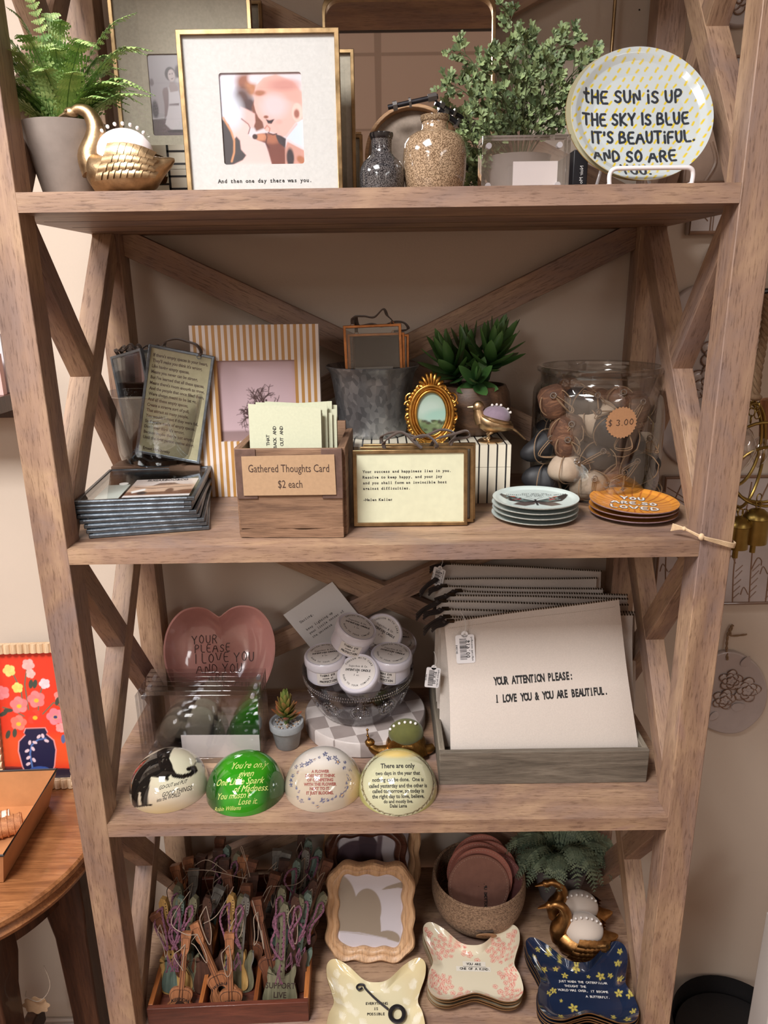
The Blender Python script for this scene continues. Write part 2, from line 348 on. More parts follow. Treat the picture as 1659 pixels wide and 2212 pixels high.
# ---------------------------------------------------------------- things
def thing(name, label, cat, loc=(0, 0, 0), rot=(0, 0, 0), group=None):
    o = bpy.data.objects.new(name, None); o.empty_display_size = .02; COL.objects.link(o)
    o.location = loc; o.rotation_euler = rot; o['label'] = label; o['category'] = cat
    if group: o['group'] = group
    return o
def tag(o, label, cat, group=None):
    o['label'] = label; o['category'] = cat
    if group: o['group'] = group
    return o
def dup(root, loc=None, rot=None, label=None, group=None):
    r = root.copy(); COL.objects.link(r)
    if loc is not None: r.location = loc
    if rot is not None: r.rotation_euler = rot
    if label: r['label'] = label
    if group: r['group'] = group
    for ch in list(root.children):
        c = ch.copy(); COL.objects.link(c); c.parent = r
        for g in list(ch.children): d = g.copy(); COL.objects.link(d); d.parent = c
    return r
def struct(name, mb, m, **k): o = mb.build(name, m, **k); o['kind'] = 'structure'; return o
PI = math.pi
def rad(d): return d*PI/180
def sm(a, n=2): return [tuple(p) for p in spl([Vector(q) for q in a], n)]
def spl(P, n=6, closed=False):
    """catmull-rom through points"""
    P = [Vector(p) for p in P]; N = len(P); out = []
    rng = range(N) if closed else range(N-1)
    for i in rng:
        p0 = P[(i-1) % N] if closed or i > 0 else P[0]; p1 = P[i]; p2 = P[(i+1) % N]; p3 = P[(i+2) % N] if closed or i+2 < N else P[-1]
        for k in range(n):
            t = k/n; out.append(.5*((2*p1)+(p2-p0)*t+(2*p0-5*p1+4*p2-p3)*t*t+(3*p1-3*p2+p3-p0)*t**3))
    if not closed: out.append(P[-1])
    return out
Z1, Z2, Z3, Z4, Z5 = 1.7912, 1.3659, .9406, .5153, .09
# ================================================================ room
YW = .392
wallm = mat('painted_wall', (202, 187, 172), .85, bump=.25, bscale=260, spec=.2)
struct('wall_back', MB().box(-3, 3, YW, YW+.1, 0, 2.75), wallm)
struct('wall_front', MB().box(-3, 3, -5.1, -5, 0, 2.75), wallm)
struct('wall_left', MB().box(-3.1, -3, -5.1, YW+.1, 0, 2.75), wallm)
struct('wall_right', MB().box(3, 3.1, -5.1, YW+.1, 0, 2.75), wallm)
ceilm, nt, b = _new('ceiling_tiles'); b.inputs['Roughness'].default_value = .9
br = nt.nodes.new('ShaderNodeTexBrick'); br.offset = 0; br.inputs['Color1'].default_value = br.inputs['Color2'].default_value = (.90, .87, .85, 1)
br.inputs['Mortar'].default_value = (.62, .58, .55, 1); br.inputs['Scale'].default_value = 1; br.inputs['Mortar Size'].default_value = .012; br.inputs['Brick Width'].default_value = .6; br.inputs['Row Height'].default_value = .6
nt.links.new(_obj(nt), br.inputs[0]); nt.links.new(br.outputs[0], b.inputs['Base Color'])
struct('ceiling', MB().box(-3.1, 3.1, -5.1, YW+.1, 2.75, 2.85), ceilm)
struct('added_soffit_1', MB().box(-.28, 1.5, -.86, -.50, 2.64, 2.75), mat('added_dark_soffit', (30, 27, 28), .5))  # unseen soffit, added to give the mirror its dark top band
floorm = wood('floor_boards', (70, 42, 26), (105, 66, 42), (130, 86, 56), 'x', .35, .5, False)
struct('floor', MB().box(-3.1, 3.1, -5.1, YW+.1, -.1, 0), floorm)
bb = MB().prism([(0, 0), (.09, 0), (.09, .004), (.078, .012), (.07, .014), (0, .016)][:0] or [(-3, 0), (3, 0), (3, .085), (-3, .085)], YW-.014, YW)
bb.box(-3, 3, YW-.009, YW, .085, .094)
struct('baseboard_back', bb, mat('trim_paint', (196, 184, 176), .45), bevel=.003)
# ================================================================ etagere
W2 = .45; PW = .042; DP = .374; TH = .0215; TOPZ = Z1+.4253
WDX = mango('mango_wood_x', 'x'); WDZ = mango('mango_wood_z', 'z')
et = thing('etagere', 'tall open etagere of washed brown wood with crossed braces, holding all the gift wares', 'shelving unit', (0, 0, 0))
for sx in (-1, 1):
    for y0 in (0, DP-PW):
        MB().box(min(sx*W2, sx*(W2-PW)), max(sx*W2, sx*(W2-PW)), y0, y0+PW, 0, TOPZ).build('post', WDZ, et, bevel=.0012)
levels = [Z5, Z4, Z3, Z2, Z1, TOPZ]
e = .0008
for z in levels:
    pl = [(-W2+PW, 0), (W2-PW, 0), (W2-PW, PW), (W2, PW), (W2, DP-PW), (W2-PW, DP-PW), (W2-PW, DP), (-W2+PW, DP), (-W2+PW, DP-PW), (-W2, DP-PW), (-W2, PW), (-W2+PW, PW)]
    pl = [(x-math.copysign(.0006, x) if abs(x) < W2-.001 and False else x, y) for x, y in pl]
    mb = MB(); mb.M = Matrix.Rotation(PI/2, 4, 'X') @ Matrix.Translation((0, 0, 0))
    # polygon in XY -> use prism in XZ rotated
    mb.M = Matrix(((1, 0, 0, 0), (0, 0, 1, 0), (0, -1, 0, z), (0, 0, 0, 1)))
    mb.prism(pl, 0, TH); mb.M = Matrix()
    for gy in (.115, .205, .290): mb.box(-W2+PW*.5, W2-PW*.5, gy, gy+.0012, z-TH-.0002, z-TH+.0005, mi=1)
    mb.build('shelf_board', [WDX, mat('joint_gap', (40, 28, 22), .9)], et)
def beam(a, b, wd, th, plane):
    """plank from a to b; plane 'x' = lies in a YZ plane (thickness along X), 'y' = in an XZ plane"""
    a = Vector(a); b = Vector(b); d = (b-a); L = d.length; d.normalize()
    n = Vector((1, 0, 0)) if plane == 'x' else Vector((0, 1, 0)); s = d.cross(n)
    mb = MB(); mb.M = Matrix(((n.x, s.x, d.x, a.x), (n.y, s.y, d.y, a.y), (n.z, s.z, d.z, a.z), (0, 0, 0, 1)))
    return mb, L
def brace(a, b, wd, th, plane, clip):
    """plank with ends cut to the clip rectangle (lo, hi) on in-plane horizontal axis and z"""
    ax = 1 if plane == 'x' else 0
    A = (a[ax], a[2]); B = (b[ax], b[2]); dx, dz = B[0]-A[0], B[1]-A[1]; L = math.hypot(dx, dz); nx, nz = -dz/L*wd/2, dx/L*wd/2; ux, uz = dx/L*.1, dz/L*.1
    poly = [(A[0]-ux+nx, A[1]-uz+nz), (A[0]-ux-nx, A[1]-uz-nz), (B[0]+ux-nx, B[1]+uz-nz), (B[0]+ux+nx, B[1]+uz+nz)]
    def cl(P, axis, val, keep):
        out = []
        for p, q in zip(P, P[1:]+P[:1]):
            ip = (p[axis]-val)*keep >= 0; iq = (q[axis]-val)*keep >= 0
            if ip: out.append(p)
            if ip != iq: t = (val-p[axis])/(q[axis]-p[axis]); out.append((p[0]+(q[0]-p[0])*t, p[1]+(q[1]-p[1])*t))
        return out
    (l0, l1, z0, z1) = clip
    for axis, val, keep in ((0, l0, 1), (0, l1, -1), (1, z0, 1), (1, z1, -1)): poly = cl(poly, axis, val, keep)
    area2 = sum(p[0]*q[1]-q[0]*p[1] for p, q in zip(poly, poly[1:]+poly[:1]))
    mb = MB(); c = (a[0] if plane == 'x' else a[1])
    if plane == 'x': mb.M = Matrix(((0, 1, 0, c), (1, 0, 0, 0), (0, 0, 1, 0), (0, 0, 0, 1)))
    else: mb.M = Matrix(((1, 0, 0, 0), (0, 1, 0, c), (0, 0, 1, 0), (0, 0, 0, 1)))
    if (area2 > 0) == (plane == 'x'): poly = poly[::-1]
    mb.prism(poly, -th/2, th/2); return mb
def brace_obj(mb, a, b, plane, name):
    d = Vector(b)-Vector(a); d = Vector((0, d.y, d.z)) if plane == 'x' else Vector((d.x, 0, d.z))
    R_ = Vector((0, 0, 1)).rotation_difference(d.normalized()).to_matrix().to_4x4() @ Matrix.Translation((0, 0, random.Random(int(abs(a[2]*1000+a[0]*77+a[1]*991))).uniform(-3, 3)))
    Ri = R_.inverted(); mb.v = [Ri @ v for v in mb.v]; o = mb.build(name, WDZ, et, bevel=.0008); o.matrix_local = R_; return o
for lo, hi in zip(levels, levels[1:]):
    zb, zt = lo, hi-TH
    for sx in (-1, 1):
        xc = sx*(W2-PW/2)
        y0, y1 = PW, DP-PW
        for k, (ya, yb) in enumerate(((y0, y1), (y1, y0))):
            th_ = .030-.0012*k
            A_, B_ = (xc, ya, zb+.012), (xc, yb, zt-.012); brace_obj(brace(A_, B_, .034, th_, 'x', (y0, y1, zb, zt)), A_, B_, 'x', 'side_brace')
    x0, x1 = -W2+PW, W2-PW; yc = DP-.014
    for k, (xa, xb) in enumerate(((x0, x1), (x1, x0))):
        A_, B_ = (xa, yc, zb+.01), (xb, yc, zt-.01); brace_obj(brace(A_, B_, .040, .022-.001*k, 'y', (x0, x1, zb, zt)), A_, B_, 'y', 'back_brace')
# ================================================================ shared helpers for goods
def Xat(px, y, z):
    a = Vector((0, y-CAM.y, z-CAM.z)); k = (px-829.5)/F; e0 = a - Vector((CAM.x, 0, 0))
    # (d.R) = k (d.F), d = e0 + x*ex
    return (k*e0.dot(FWD)-e0.dot(RT))/(RT.x-k*FWD.x)
def Zat(py, y, x=0):
    k = -(py-1106)/F; e0 = Vector((x-CAM.x, y-CAM.y, -CAM.z))
    return (k*e0.dot(FWD)-e0.dot(UP))/(UP.z-k*FWD.z)
brass = mat('aged_brass', (158, 132, 96), .36, 1, var=.3, vscale=60, rvar=.1)
gold = mat('gilt_gold', (184, 156, 120), .40, 1, var=.25, vscale=90, bump=.25, bscale=260, rvar=.1)
zinc = mat('zinc_lead', (112, 120, 128), .35, .9, var=.3, vscale=70, bump=.25, bscale=220, rvar=.12)
black_ink = mat('black_ink', (30, 29, 30), .7)
brown_ink = mat('brown_ink', (78, 60, 44), .7)
pane_glass = glass('pane_glass', (.97, .98, .98))
suede = mat('brown_suede', (72, 56, 47), .9, var=.25, vscale=120, sheen=.3)
pearl = mat('pearl', (236, 230, 226), .18, 0, coat=.5)
def rect(w, z0, z1, x=0): return [(x-w/2, z0), (x+w/2, z0), (x+w/2, z1), (x-w/2, z1)]
def ring_frame(w, h, bar, dep, m, parent, name='frame', bevel=.0006, y=0):
    mb = MB(); mb.prism(rect(w, 0, h), y-dep/2, y+dep/2, hole=rect(w-2*bar, bar, h-bar)); return mb.build(name, m, parent, bevel=bevel)
def flat(x0=0, z0=0, y=0, c=1, s=0): return lambda x, z: (x0+x*c-z*s, y, z0+x*s+z*c)
def rnd_rect(w, h, r, n=5, cx=0, cz=0):
    P = []
    for (sx, sz, a0) in ((1, 1, 0), (-1, 1, PI/2), (-1, -1, PI), (1, -1, 1.5*PI)):
        for k in range(n+1): a = a0+PI/2*k/n; P.append((cx+sx*(w/2-r)+r*math.cos(a), cz+sz*(h/2-r)+r*math.sin(a)))
    return P
def pinna(mb, p, d, n, L, w_, teeth, col, rnd):
    """toothed leaflet from p along d (unit), n = side vector"""
    up = d.cross(n).normalized(); pts = []
    for k in range(teeth+1):
        t = k/teeth; ww = w_*(1-t)**.6*(.75+.25*math.sin(PI*min(1, t+.2)))
        c = p+d*(L*t)-up*(L*.12*t*t); pts.append((c, ww))
    v = []; f = []
    for c, ww in pts: v.append(c)
    nb = len(v)
    for i in range(teeth):
        c, ww = pts[i]; c2 = pts[i+1][0]
        for s in (1, -1):
            b = len(v); v += [c, c*.55+c2*.45+n*(s*ww)+up*.0004, c*.05+c2*.95+n*(s*ww*1.0), c2]
            f.append((b, b+1, b+2, b+3) if s > 0 else (b, b+3, b+2, b+1))
    mb.add(v, f, cols=[col]*len(v), smooth=False)
def frond_mesh(path, wd, steps, teeth, rnd, c0, c1, stem=.0008, droop=.3, pw=.22):
    mb = MB(); P = spl(path, max(2, steps//(len(path)-1))); N = len(P)
    cs = tuple(v*.6 for v in sr(c0))
    i0 = len(mb.v); mb.tube(P, [stem*(1-.75*i/N) for i in range(N)], 5)
    for i in range(i0, len(mb.v)): mb.c[i] = cs
    for i in range(int(N*.14), N-1):
        t = i/(N-1); d = (P[i+1]-P[i-1]).normalized(); side = d.cross(Vector((0, 0, 1)))
        if side.length < .2: side = d.cross(Vector((0, 1, 0)))
        side.normalize(); L = wd*(math.sin(PI*min(1, .22+t*.78))**.75)*rnd.uniform(.85, 1.1)
        if L < .001: continue
        k = rnd.uniform(0, 1); a, b = sr(c0), sr(c1); col = tuple(a[q]+(b[q]-a[q])*k for q in range(3))
        for s in (1, -1):
            dd = (side*s+d*.45+Vector((0, 0, -droop*rnd.uniform(.3, 1.2)))).normalized(); nn = (d-dd*d.dot(dd)).normalized()
            pinna(mb, P[i], dd, nn, L, L*pw, teeth, col, rnd)
    return mb
# ---- swan pincushion, facing -x, base z=0, total length ~.1
def loft(mb, C, n=20, **k):
    """C: list of (center, ry, rz) elliptical sections across x axis"""
    v = []; f = []
    for (c, ry, rz) in C:
        for i in range(n): a = 2*PI*i/n; v.append((c[0], c[1]+ry*math.cos(a), c[2]+rz*math.sin(a)))
    m = len(C)
    for j in range(m-1):
        for i in range(n): i2 = (i+1) % n; f.append((j*n+i, (j+1)*n+i, (j+1)*n+i2, j*n+i2))
    f.append(tuple(range(n))); f.append(tuple((m-1)*n+i for i in reversed(range(n))))
    mb.add(v, f, smooth=True, **k)
def swan(name, label, cat, loc, rz, s=1, metal=None, cushion=None, group=None, pearls=8):
    metal = metal or gold
    t = thing(name, label, cat, loc, (0, 0, rz), group); t.scale = (s, s, s)
    mb = MB()
    loft(mb, [((-.046, 0, .030), .003, .004), ((-.043, 0, .027), .012, .014), ((-.036, 0, .024), .020, .021), ((-.022, 0, .022), .027, .0215), ((-.004, 0, .021), .030, .0205), ((.014, 0, .0215), .028, .0205), ((.028, 0, .024), .020, .017), ((.038, 0, .029), .012, .010), ((.048, 0, .034), .006, .005), ((.052, 0, .036), .002, .002)], 28)
    N = spl([(-.034, 0, .026), (-.0385, 0, .040), (-.032, 0, .056), (-.030, 0, .070), (-.036, 0, .083), (-.046, 0, .087), (-.054, 0, .084)], 6); n = len(N)
    mb.tube(N, [.0128*(1-t_)**1.3+.0043 for t_ in [i/(n-1) for i in range(n)]], 14)
    mb.ball((-.055, 0, .0835), .0068, 14, 10, (1.15, .85, .95)); mb.tube([(-.060, 0, .0825), (-.067, 0, .0795), (-.073, 0, .0765)], [.0042, .003, .0012], 8, flat=.75)
    for sy in (-1, 1): mb.ball((-.058, sy*.0055, .085), .0014, 8, 6)
    mb.build('body', metal, t)
    for sy in (-1, 1):
        wb = MB()
        def WS(u, v, lift=0):   # wing surface over the flank: u along x, v from low to high
            x = -.030+.066*u; yy = sy*(.0295*math.sqrt(max(.02, 1-((x+.002)/.046)**2))+.002+lift); z = .009+.036*v*(1-.35*(u-.4)**2*2)+.004*u
            return (x, yy*(1-.28*max(0, v-.3)**1.5), z)
        for r in range(4):
            for q in range(9-r):
                u0 = .02+r*.07+q*.105; v0 = .10+r*.22
                if u0 > .97: continue
                def fs(a, b, u0=u0, v0=v0, r=r): return WS(min(1.05, u0+a*(.125+.03*r)+b*.06), v0+b*(.26 if r < 3 else .34)-.02*a, .0012*math.sin(PI*b)+.0016*a+.0005*r)
                wb.surf(fs, 4, 5)
        wb.build('wing', metal, t)
    cu = MB(); cu.ball((-.001, 0, .044), .027, 28, 16, (1.12, .90, .90)); cuo = cu.build('cushion', cushion or mat('white_velvet', (240, 228, 228), .9, sheen=.4, bump=.1, bscale=500), t)
    for k in range(pearls):
        a = rad(38+k*(112/(max(1, pearls-1)))); x = -.002-.030*math.cos(a)*-1*1; 
        x = -.001+.0302*math.cos(a); z = .044+.0243*math.sin(a)
        MB().ball((x, -.006, z+.0035), .0021, 10, 8).build('pearl_pin', pearl, cuo)
    return t
# ================================================================ shelf 1 (top visible shelf)
R1 = random.Random(5)
# ---- fern in clay pot, far left
fx, fy = Xat(148, .085, Z1+.05), .085
fern = thing('potted_fern', 'bright green fern in a tapered grey clay pot, beside the gold swan on top shelf', 'potted plant', (fx, fy, Z1))
pot = MB(); pot.lathe([(.0, .0), (.031, .0), (.033, .003), (.0505, .080), (.051, .083), (.0475, .083), (.046, .078), (.044, .072), (0, .072)], 48, False, False)
pot.build('pot', mat('grey_clay', (138, 126, 118), .8, var=.14, vscale=28, bump=.25, bscale=90), fern)
fg = painted('fern_leaf', .5)
def leafmat(): return fg
FP = [(-.12, .02, .06), (-.085, -.02, .11), (-.05, .0, .17), (-.02, -.03, .20), (.02, -.02, .15), (.05, -.03, .13), (.10, .0, .16), (.12, -.02, .12), (.11, -.04, .07), (.07, -.05, .04), (-.06, -.04, .06), (-.10, .03, .12), (.03, .03, .14), (-.03, .04, .15), (.0, -.06, .08), (-.09, -.05, .05), (.06, .04, .10), (-.04, -.055, .10), (.085, .02, .065), (.02, -.05, .11), (-.055, .03, .09), (.045, -.06, .07), (-.015, -.065, .12), (-.075, -.03, .145), (.0, .0, .17)]
FP += [(R1.choice((-1, 1))*R1.uniform(.06, .12), R1.uniform(-.06, .03), R1.uniform(.04, .13)) for _ in range(30)]
for k, (ex, ey, ez) in enumerate(FP):
    q = R1.uniform(.8, 1.2); ez2 = ez*.72; dr = R1.uniform(.0, .018) if k not in (2, 3, 6) else -.005
    path = [(ex*.05, ey*.05, .070), (ex*.28, ey*.28, .075+ez2*.55), (ex*.66, ey*.66, .08+ez2*.92), (ex, ey, .08+ez2-dr)]
    frond_mesh(path, .0165*q, 24, 4, R1, (112, 152, 80), (188, 210, 134), pw=.27).build('frond', fg, fern)
# ---- gold swan
swan('swan_pincushion', 'gold swan pincushion with white velvet cushion, in front of the clay fern pot', 'pincushion', (Xat(276, .05, Z1+.03), .05, Z1), 0, 1.07)
# ---- inlay boxes
ivory = mat('bone_inlay', (226, 218, 198), .35, coat=.3, var=.04, vscale=30); blackin = mat('black_inlay', (28, 28, 32), .3, coat=.3)
def inlay_box(label, w, d, h, loc, rz, grid, group=None):
    t = thing('inlay_box', label, 'box', loc, (0, 0, rz), group)
    b = MB().box(-w/2, w/2, -d/2, d/2, 0, h*.62)
    l = MB().box(-w/2, w/2, -d/2, d/2, h*.626, h)
    for mb, (z0, z1) in ((b, (0, h*.62)), (l, (h*.626, h))):
        for (u, half, kk) in grid(w, h):
            pass
        if grid is stripes:
            for x in np.arange(-w/2+.010, w/2-.004, .0135):
                mb.box(x, x+.0022, -d/2-.0003, -d/2+.0005, z0, z1, mi=1)
                if z0 > 0: mb.box(x, x+.0022, -d/2, d/2, z1-.0002, z1+.0003, mi=1)
        else:
            for i in range(int(w/.026)):
                x = -w/2+.012+i*.0265; mb.box(x, x+.003, -d/2-.0003, -d/2+.0005, z0, z1, mi=1)
                for j in range(6):
                    z = .008+j*.0155+(.006 if i % 2 else 0)
                    if z0+.001 < z < z1-.003: mb.box(x, x+.0265, -d/2-.0003, -d/2+.0005, z, z+.0025, mi=1)
    b.build('body', [ivory, blackin], t); l.build('lid', [ivory, blackin], t); return t
def stripes(w, h): return []
def lattice(w, h): return []
inlay_box('cream bone inlay box with a black lattice pattern, behind the gold swan', .17, .10, .079, (Xat(400, .20, Z1+.04), .24, Z1), 0, lattice)
# ---- frames of the top shelf
linen = mat('natural_linen', (176, 166, 150), .9, var=.1, vscale=260, bump=.3, bscale=500)
linen_lt = mat('pale_linen', (212, 208, 206), .9, var=.05, vscale=260, bump=.25, bscale=500)
def linen_frame(label, w, h, bar, loc, rot, lin, win, pf, txt, tsize, tz, tx=0, n=110, name='picture_frame'):
    t = thing(name, label, 'picture frame', loc, rot)
    ring_frame(w, h, bar, .012, brass, t)
    iw, ih = w-2*bar, h-2*bar
    mbd = MB()
    if win:
        cx, cz, ww, wh = win; hole = rnd_rect(ww, wh, .003, 4, cx, cz)
        outer = []
        for (x, z) in hole:
            a = math.atan2(z-cz, x-cx); outer.append((x, z))
        outer = rnd_rect(iw, ih, .0002, 4, 0, h/2)
        mbd.prism(outer, -.0015, .0005, hole=hole)
    else: mbd.prism(rect(iw, bar, h-bar), -.0015, .0005)
    if txt: mbd.text(txt, tsize, flat(tx, tz, -.0017), mono=1, bold=.03, align='CENTER')
    mbd.build('mat_board', [lin, black_ink], t)
    if pf:
        ph = MB(); sheet(ph, cx-ww/2-.001, cx+ww/2+.001, cz-wh/2-.001, cz+wh/2+.001, n, n, pf, lambda x, z: (x, .0008, z)); ph.build('photo', painted('photo_print', .35, .2), t)
    MB().prism(rect(iw, bar, h-bar), .0015, .005).build('backing', mat('kraft_back', (120, 96, 70), .8), t)
    MB().prism(rect(iw, bar, h-bar), -.0046, -.004).build('glass_pane', pane_glass, t)
    return t
def babypic(cx, cz, s):
    def pf(X, Z):
        p = Paint((np.array(X)-cx)/s, (np.array(Z)-cz)/s, (226, 208, 214)); Q = lambda *a: [((x-820)/735, (855-y)/735) for x, y in a]
        def E(x, y, rx, ry, c, soft=.8, an=0): p.ell((x-820)/735, (855-y)/735, rx/735, ry/735, c, an, soft)
        E(280, 450, 300, 350, (222, 222, 238)); E(540, 250, 160, 150, (150, 92, 72)); E(640, 350, 100, 130, (184, 122, 88)); E(470, 520, 150, 190, (92, 62, 60)); E(600, 620, 120, 130, (78, 54, 58)); E(700, 190, 100, 80, (232, 210, 218))
        p.poly(Q((640, 650), (690, 540), (720, 740), (830, 890), (850, 1000), (700, 1050), (640, 950)), (124, 74, 60), .05)
        p.poly(Q((90, 560), (250, 470), (380, 640), (500, 800), (590, 960), (540, 1100), (640, 1180), (700, 1200), (830, 1250), (900, 1400), (960, 1620), (60, 1620), (60, 600)), (236, 196, 192), .03)
        p.poly(Q((430, 640), (560, 690), (690, 760), (690, 900), (640, 1010), (570, 950), (450, 840)), (236, 186, 182), .03); E(240, 720, 220, 280, (216, 218, 232)); p.line(Q((440, 840), (560, 930), (590, 990), (550, 1090)), .022, (120, 70, 70), .02)
        p.poly(Q((60, 820), (200, 930), (260, 1080), (270, 1200), (330, 1130), (390, 1200), (400, 1350), (490, 1450), (420, 1530), (250, 1600), (60, 1640)), (72, 66, 70), .03); p.line(Q((110, 820), (240, 1050), (285, 1200), (270, 1400), (215, 1550)), .045, (216, 152, 112), .03)
        p.poly(Q((700, 1100), (880, 1080), (1050, 1110), (1220, 1350), (1280, 1500), (1200, 1640), (960, 1640), (900, 1400), (850, 1250), (690, 1190)), (122, 70, 62), .03); E(790, 1150, 110, 60, (204, 140, 110), .5); E(990, 1180, 130, 80, (172, 108, 84)); E(668, 1140, 48, 45, (66, 46, 48), .3)
        p.line(Q((870, 1090), (890, 1150), (860, 1250), (920, 1330)), .025, (80, 46, 48), .02)
        p.poly(Q((1230, 1170), (1430, 930), (1600, 840), (1600, 1340), (1400, 1260), (1300, 1190)), (208, 218, 234), .03); p.poly(Q((1210, 1350), (1260, 1230), (1600, 1400), (1600, 1640), (1200, 1640)), (206, 152, 140), .03); E(1300, 1500, 70, 160, (66, 56, 62), .4); E(1500, 1540, 90, 60, (176, 112, 84), .5, -.6)
        p.poly(Q((700, 500), (680, 600), (700, 700), (750, 820), (830, 900), (850, 1000), (870, 1050), (950, 1060), (1060, 1090), (1180, 1150), (1240, 1130), (1420, 920), (1580, 850), (1590, 500), (1400, 250), (1100, 130), (880, 180), (740, 300), (700, 420)), (234, 180, 172), .02)
        p.poly(Q((700, 470), (720, 380), (880, 200), (1100, 130), (1400, 250), (1580, 420), (1580, 640), (1380, 570), (1150, 500), (1000, 450), (850, 470), (740, 480)), (220, 166, 156), .08); E(800, 425, 105, 45, (172, 110, 84), .7); E(1050, 640, 230, 190, (232, 196, 200)); E(1240, 300, 260, 90, (204, 142, 134), .9)
        E(1460, 750, 95, 155, (242, 198, 188), .15); E(1450, 770, 50, 75, (160, 100, 88), .6); E(1120, 900, 60, 40, (226, 168, 160))
        p.poly(Q((880, 850), (950, 872), (1045, 850), (985, 930), (920, 925)), (54, 38, 46), .02); E(890, 815, 45, 25, (140, 84, 66), .6); p.line(Q((855, 1010), (900, 955), (950, 1005), (935, 1060)), .022, (176, 112, 96), .02)
        p.line(Q((915, 1075), (1000, 1112), (1070, 1095)), .026, (84, 46, 48), .015); p.poly(Q((1050, 1100), (1150, 1130), (1235, 1180), (1215, 1340), (1100, 1250), (1060, 1160)), (66, 56, 62), .02); p.line(Q((1240, 1150), (1440, 940)), .05, (228, 190, 190), .02); return p
    return pf
def girlpic(cx, cz, s):
    def pf(X, Z):
        p = Paint((np.array(X)-cx)/s, (np.array(Z)-cz)/s, (152, 142, 146)); Q = lambda *a: [((x-960)/1063, (1110-y)/1063) for x, y in a]
        def E(x, y, rx, ry, c, soft=.5, an=0): p.ell((x-960)/1063, (1110-y)/1063, rx/1063, ry/1063, c, an, soft)
        p.poly(Q((0, 1700), (2000, 1650), (2000, 2400), (0, 2400)), (98, 80, 84), .03); E(230, 1450, 90, 220, (80, 68, 74)); E(190, 780, 60, 90, (110, 96, 100)); E(950, 540, 110, 170, (64, 50, 56)); E(920, 740, 70, 60, (176, 166, 168)); p.line(Q((90, 1680), (460, 1660)), .018, (180, 170, 172), .01)
        p.poly(Q((640, 900), (900, 960), (960, 1300), (1060, 1600), (1100, 1950), (900, 2000), (600, 1950), (470, 1820), (600, 1400), (630, 1200)), (186, 176, 180), .02); p.poly(Q((620, 1320), (900, 1300), (890, 1360), (620, 1360)), (110, 94, 98), .02)
        p.poly(Q((500, 930), (600, 900), (630, 1000), (600, 1350), (540, 1600), (470, 1680), (490, 1350), (460, 1010)), (122, 102, 104), .02); p.poly(Q((690, 780), (800, 780), (900, 900), (900, 1000), (680, 1030), (650, 900)), (148, 130, 130), .02)
        E(712, 580, 145, 170, (70, 58, 62), .15); E(745, 620, 98, 150, (182, 164, 164), .2); p.line(Q((720, 690), (760, 705), (800, 680)), .012, (90, 74, 76), .01); E(700, 590, 22, 14, (80, 64, 68)); E(770, 575, 22, 14, (80, 64, 68)); E(800, 2000, 300, 40, (70, 56, 60)); return p
    return pf
# big one behind
yb = .285
xl, xr = Xat(258, yb, 1.95), Xat(554, yb, 1.95); w_ = xr-xl
linen_frame('large brass frame with grey linen mat and black and white photo, behind the fern', w_, .30, .0055, ((xl+xr)/2, yb-.012, Z1), (-.025, 0, 0), linen, ((Xat(396, yb, 1.93)-(xl+xr)/2), .158, .086, .104), girlpic(Xat(396, yb, 1.93)-(xl+xr)/2, .158, .055), 'Everything about you', .0098, .072, .006, 90)
# front one
yf = .055
xl, xr = Xat(407, yf, 1.80), Xat(741, yf, 1.80); w_ = xr-xl; hf = (Zat(72, yf+.012, -.2)-Z1)
linen_frame('square brass frame with pale linen mat and a photo of a mother and baby', w_, hf, .0055, ((xl+xr)/2, yf, Z1), (-.02, 0, 0), linen_lt, (0, hf*.467+.001, .0945, .0965), babypic(0, hf*.467+.001, .047), 'And then one day there was you.', .0060, .0135, 0, 130)
# second brass linen frame just behind it
xl, xr = Xat(560, .13, 1.85), Xat(769, .13, 1.85); w_ = xr-xl
linen_frame('smaller brass frame with grey linen mat, mostly hidden behind the mother and baby frame', w_, .172, .0045, ((xl+xr)/2, .125, Z1), (-.05, 0, 0), linen, None, None, None, 0, 0)
xl, xr = Xat(600, .20, 1.85), Xat(784, .20, 1.85)
linen_frame('low brass frame edge showing between the linen frame and the dark vase', xr-xl, .090, .0045, ((xl+xr)/2, .20, Z1), (-.05, 0, 0), linen, None, None, None, 0, 0)
xl, xr = Xat(480, .345, 2.0), Xat(573, .345, 2.0)
linen_frame('narrow brass frame peeking out behind the large linen frame, beside the back brace', xr-xl, .293, .005, ((xl+xr)/2, .338, Z1), (-.02, 0, 0), linen, None, None, None, 0, 0)
# ---- arched mirror
ym = .300
mxl, mxr = Xat(700, ym, 1.98), Xat(1068, ym, 1.98); mw = mxr-mxl
mir = thing('wall_mirror', 'brass edged mirror with rounded shoulders leaning at the back of the top shelf', 'mirror', ((mxl+mxr)/2, ym-.018, Z1), (-.10, 0, 0))
def archpts(w, h, r):
    P = [(-w/2, 0), (w/2, 0), (w/2, h-r)]+[(w/2-r+r*math.cos(a), h-r+r*math.sin(a)) for a in [PI/2*k/6 for k in range(1, 7)]]+[(-w/2+r-r*math.sin(a), h-r+r*math.cos(a)) for a in [PI/2*k/6 for k in range(0, 6)]]+[(-w/2, h-r)]
    return P
hm = Zat(0, ym, .0)-Z1+.012
po = archpts(mw, hm, .022); pi_ = [(x*(1-.008/mw), .004+(z-.004)*(hm-.008)/hm if z > 0 else .004) for x, z in po]
MB().prism(po, -.009, .009, hole=pi_).build('frame', brass, mir, bevel=.0006)
MB().prism(pi_, -.002, .004).build('mirror_glass', mat('mirror_silver', (225, 218, 212), .015, 1), mir)
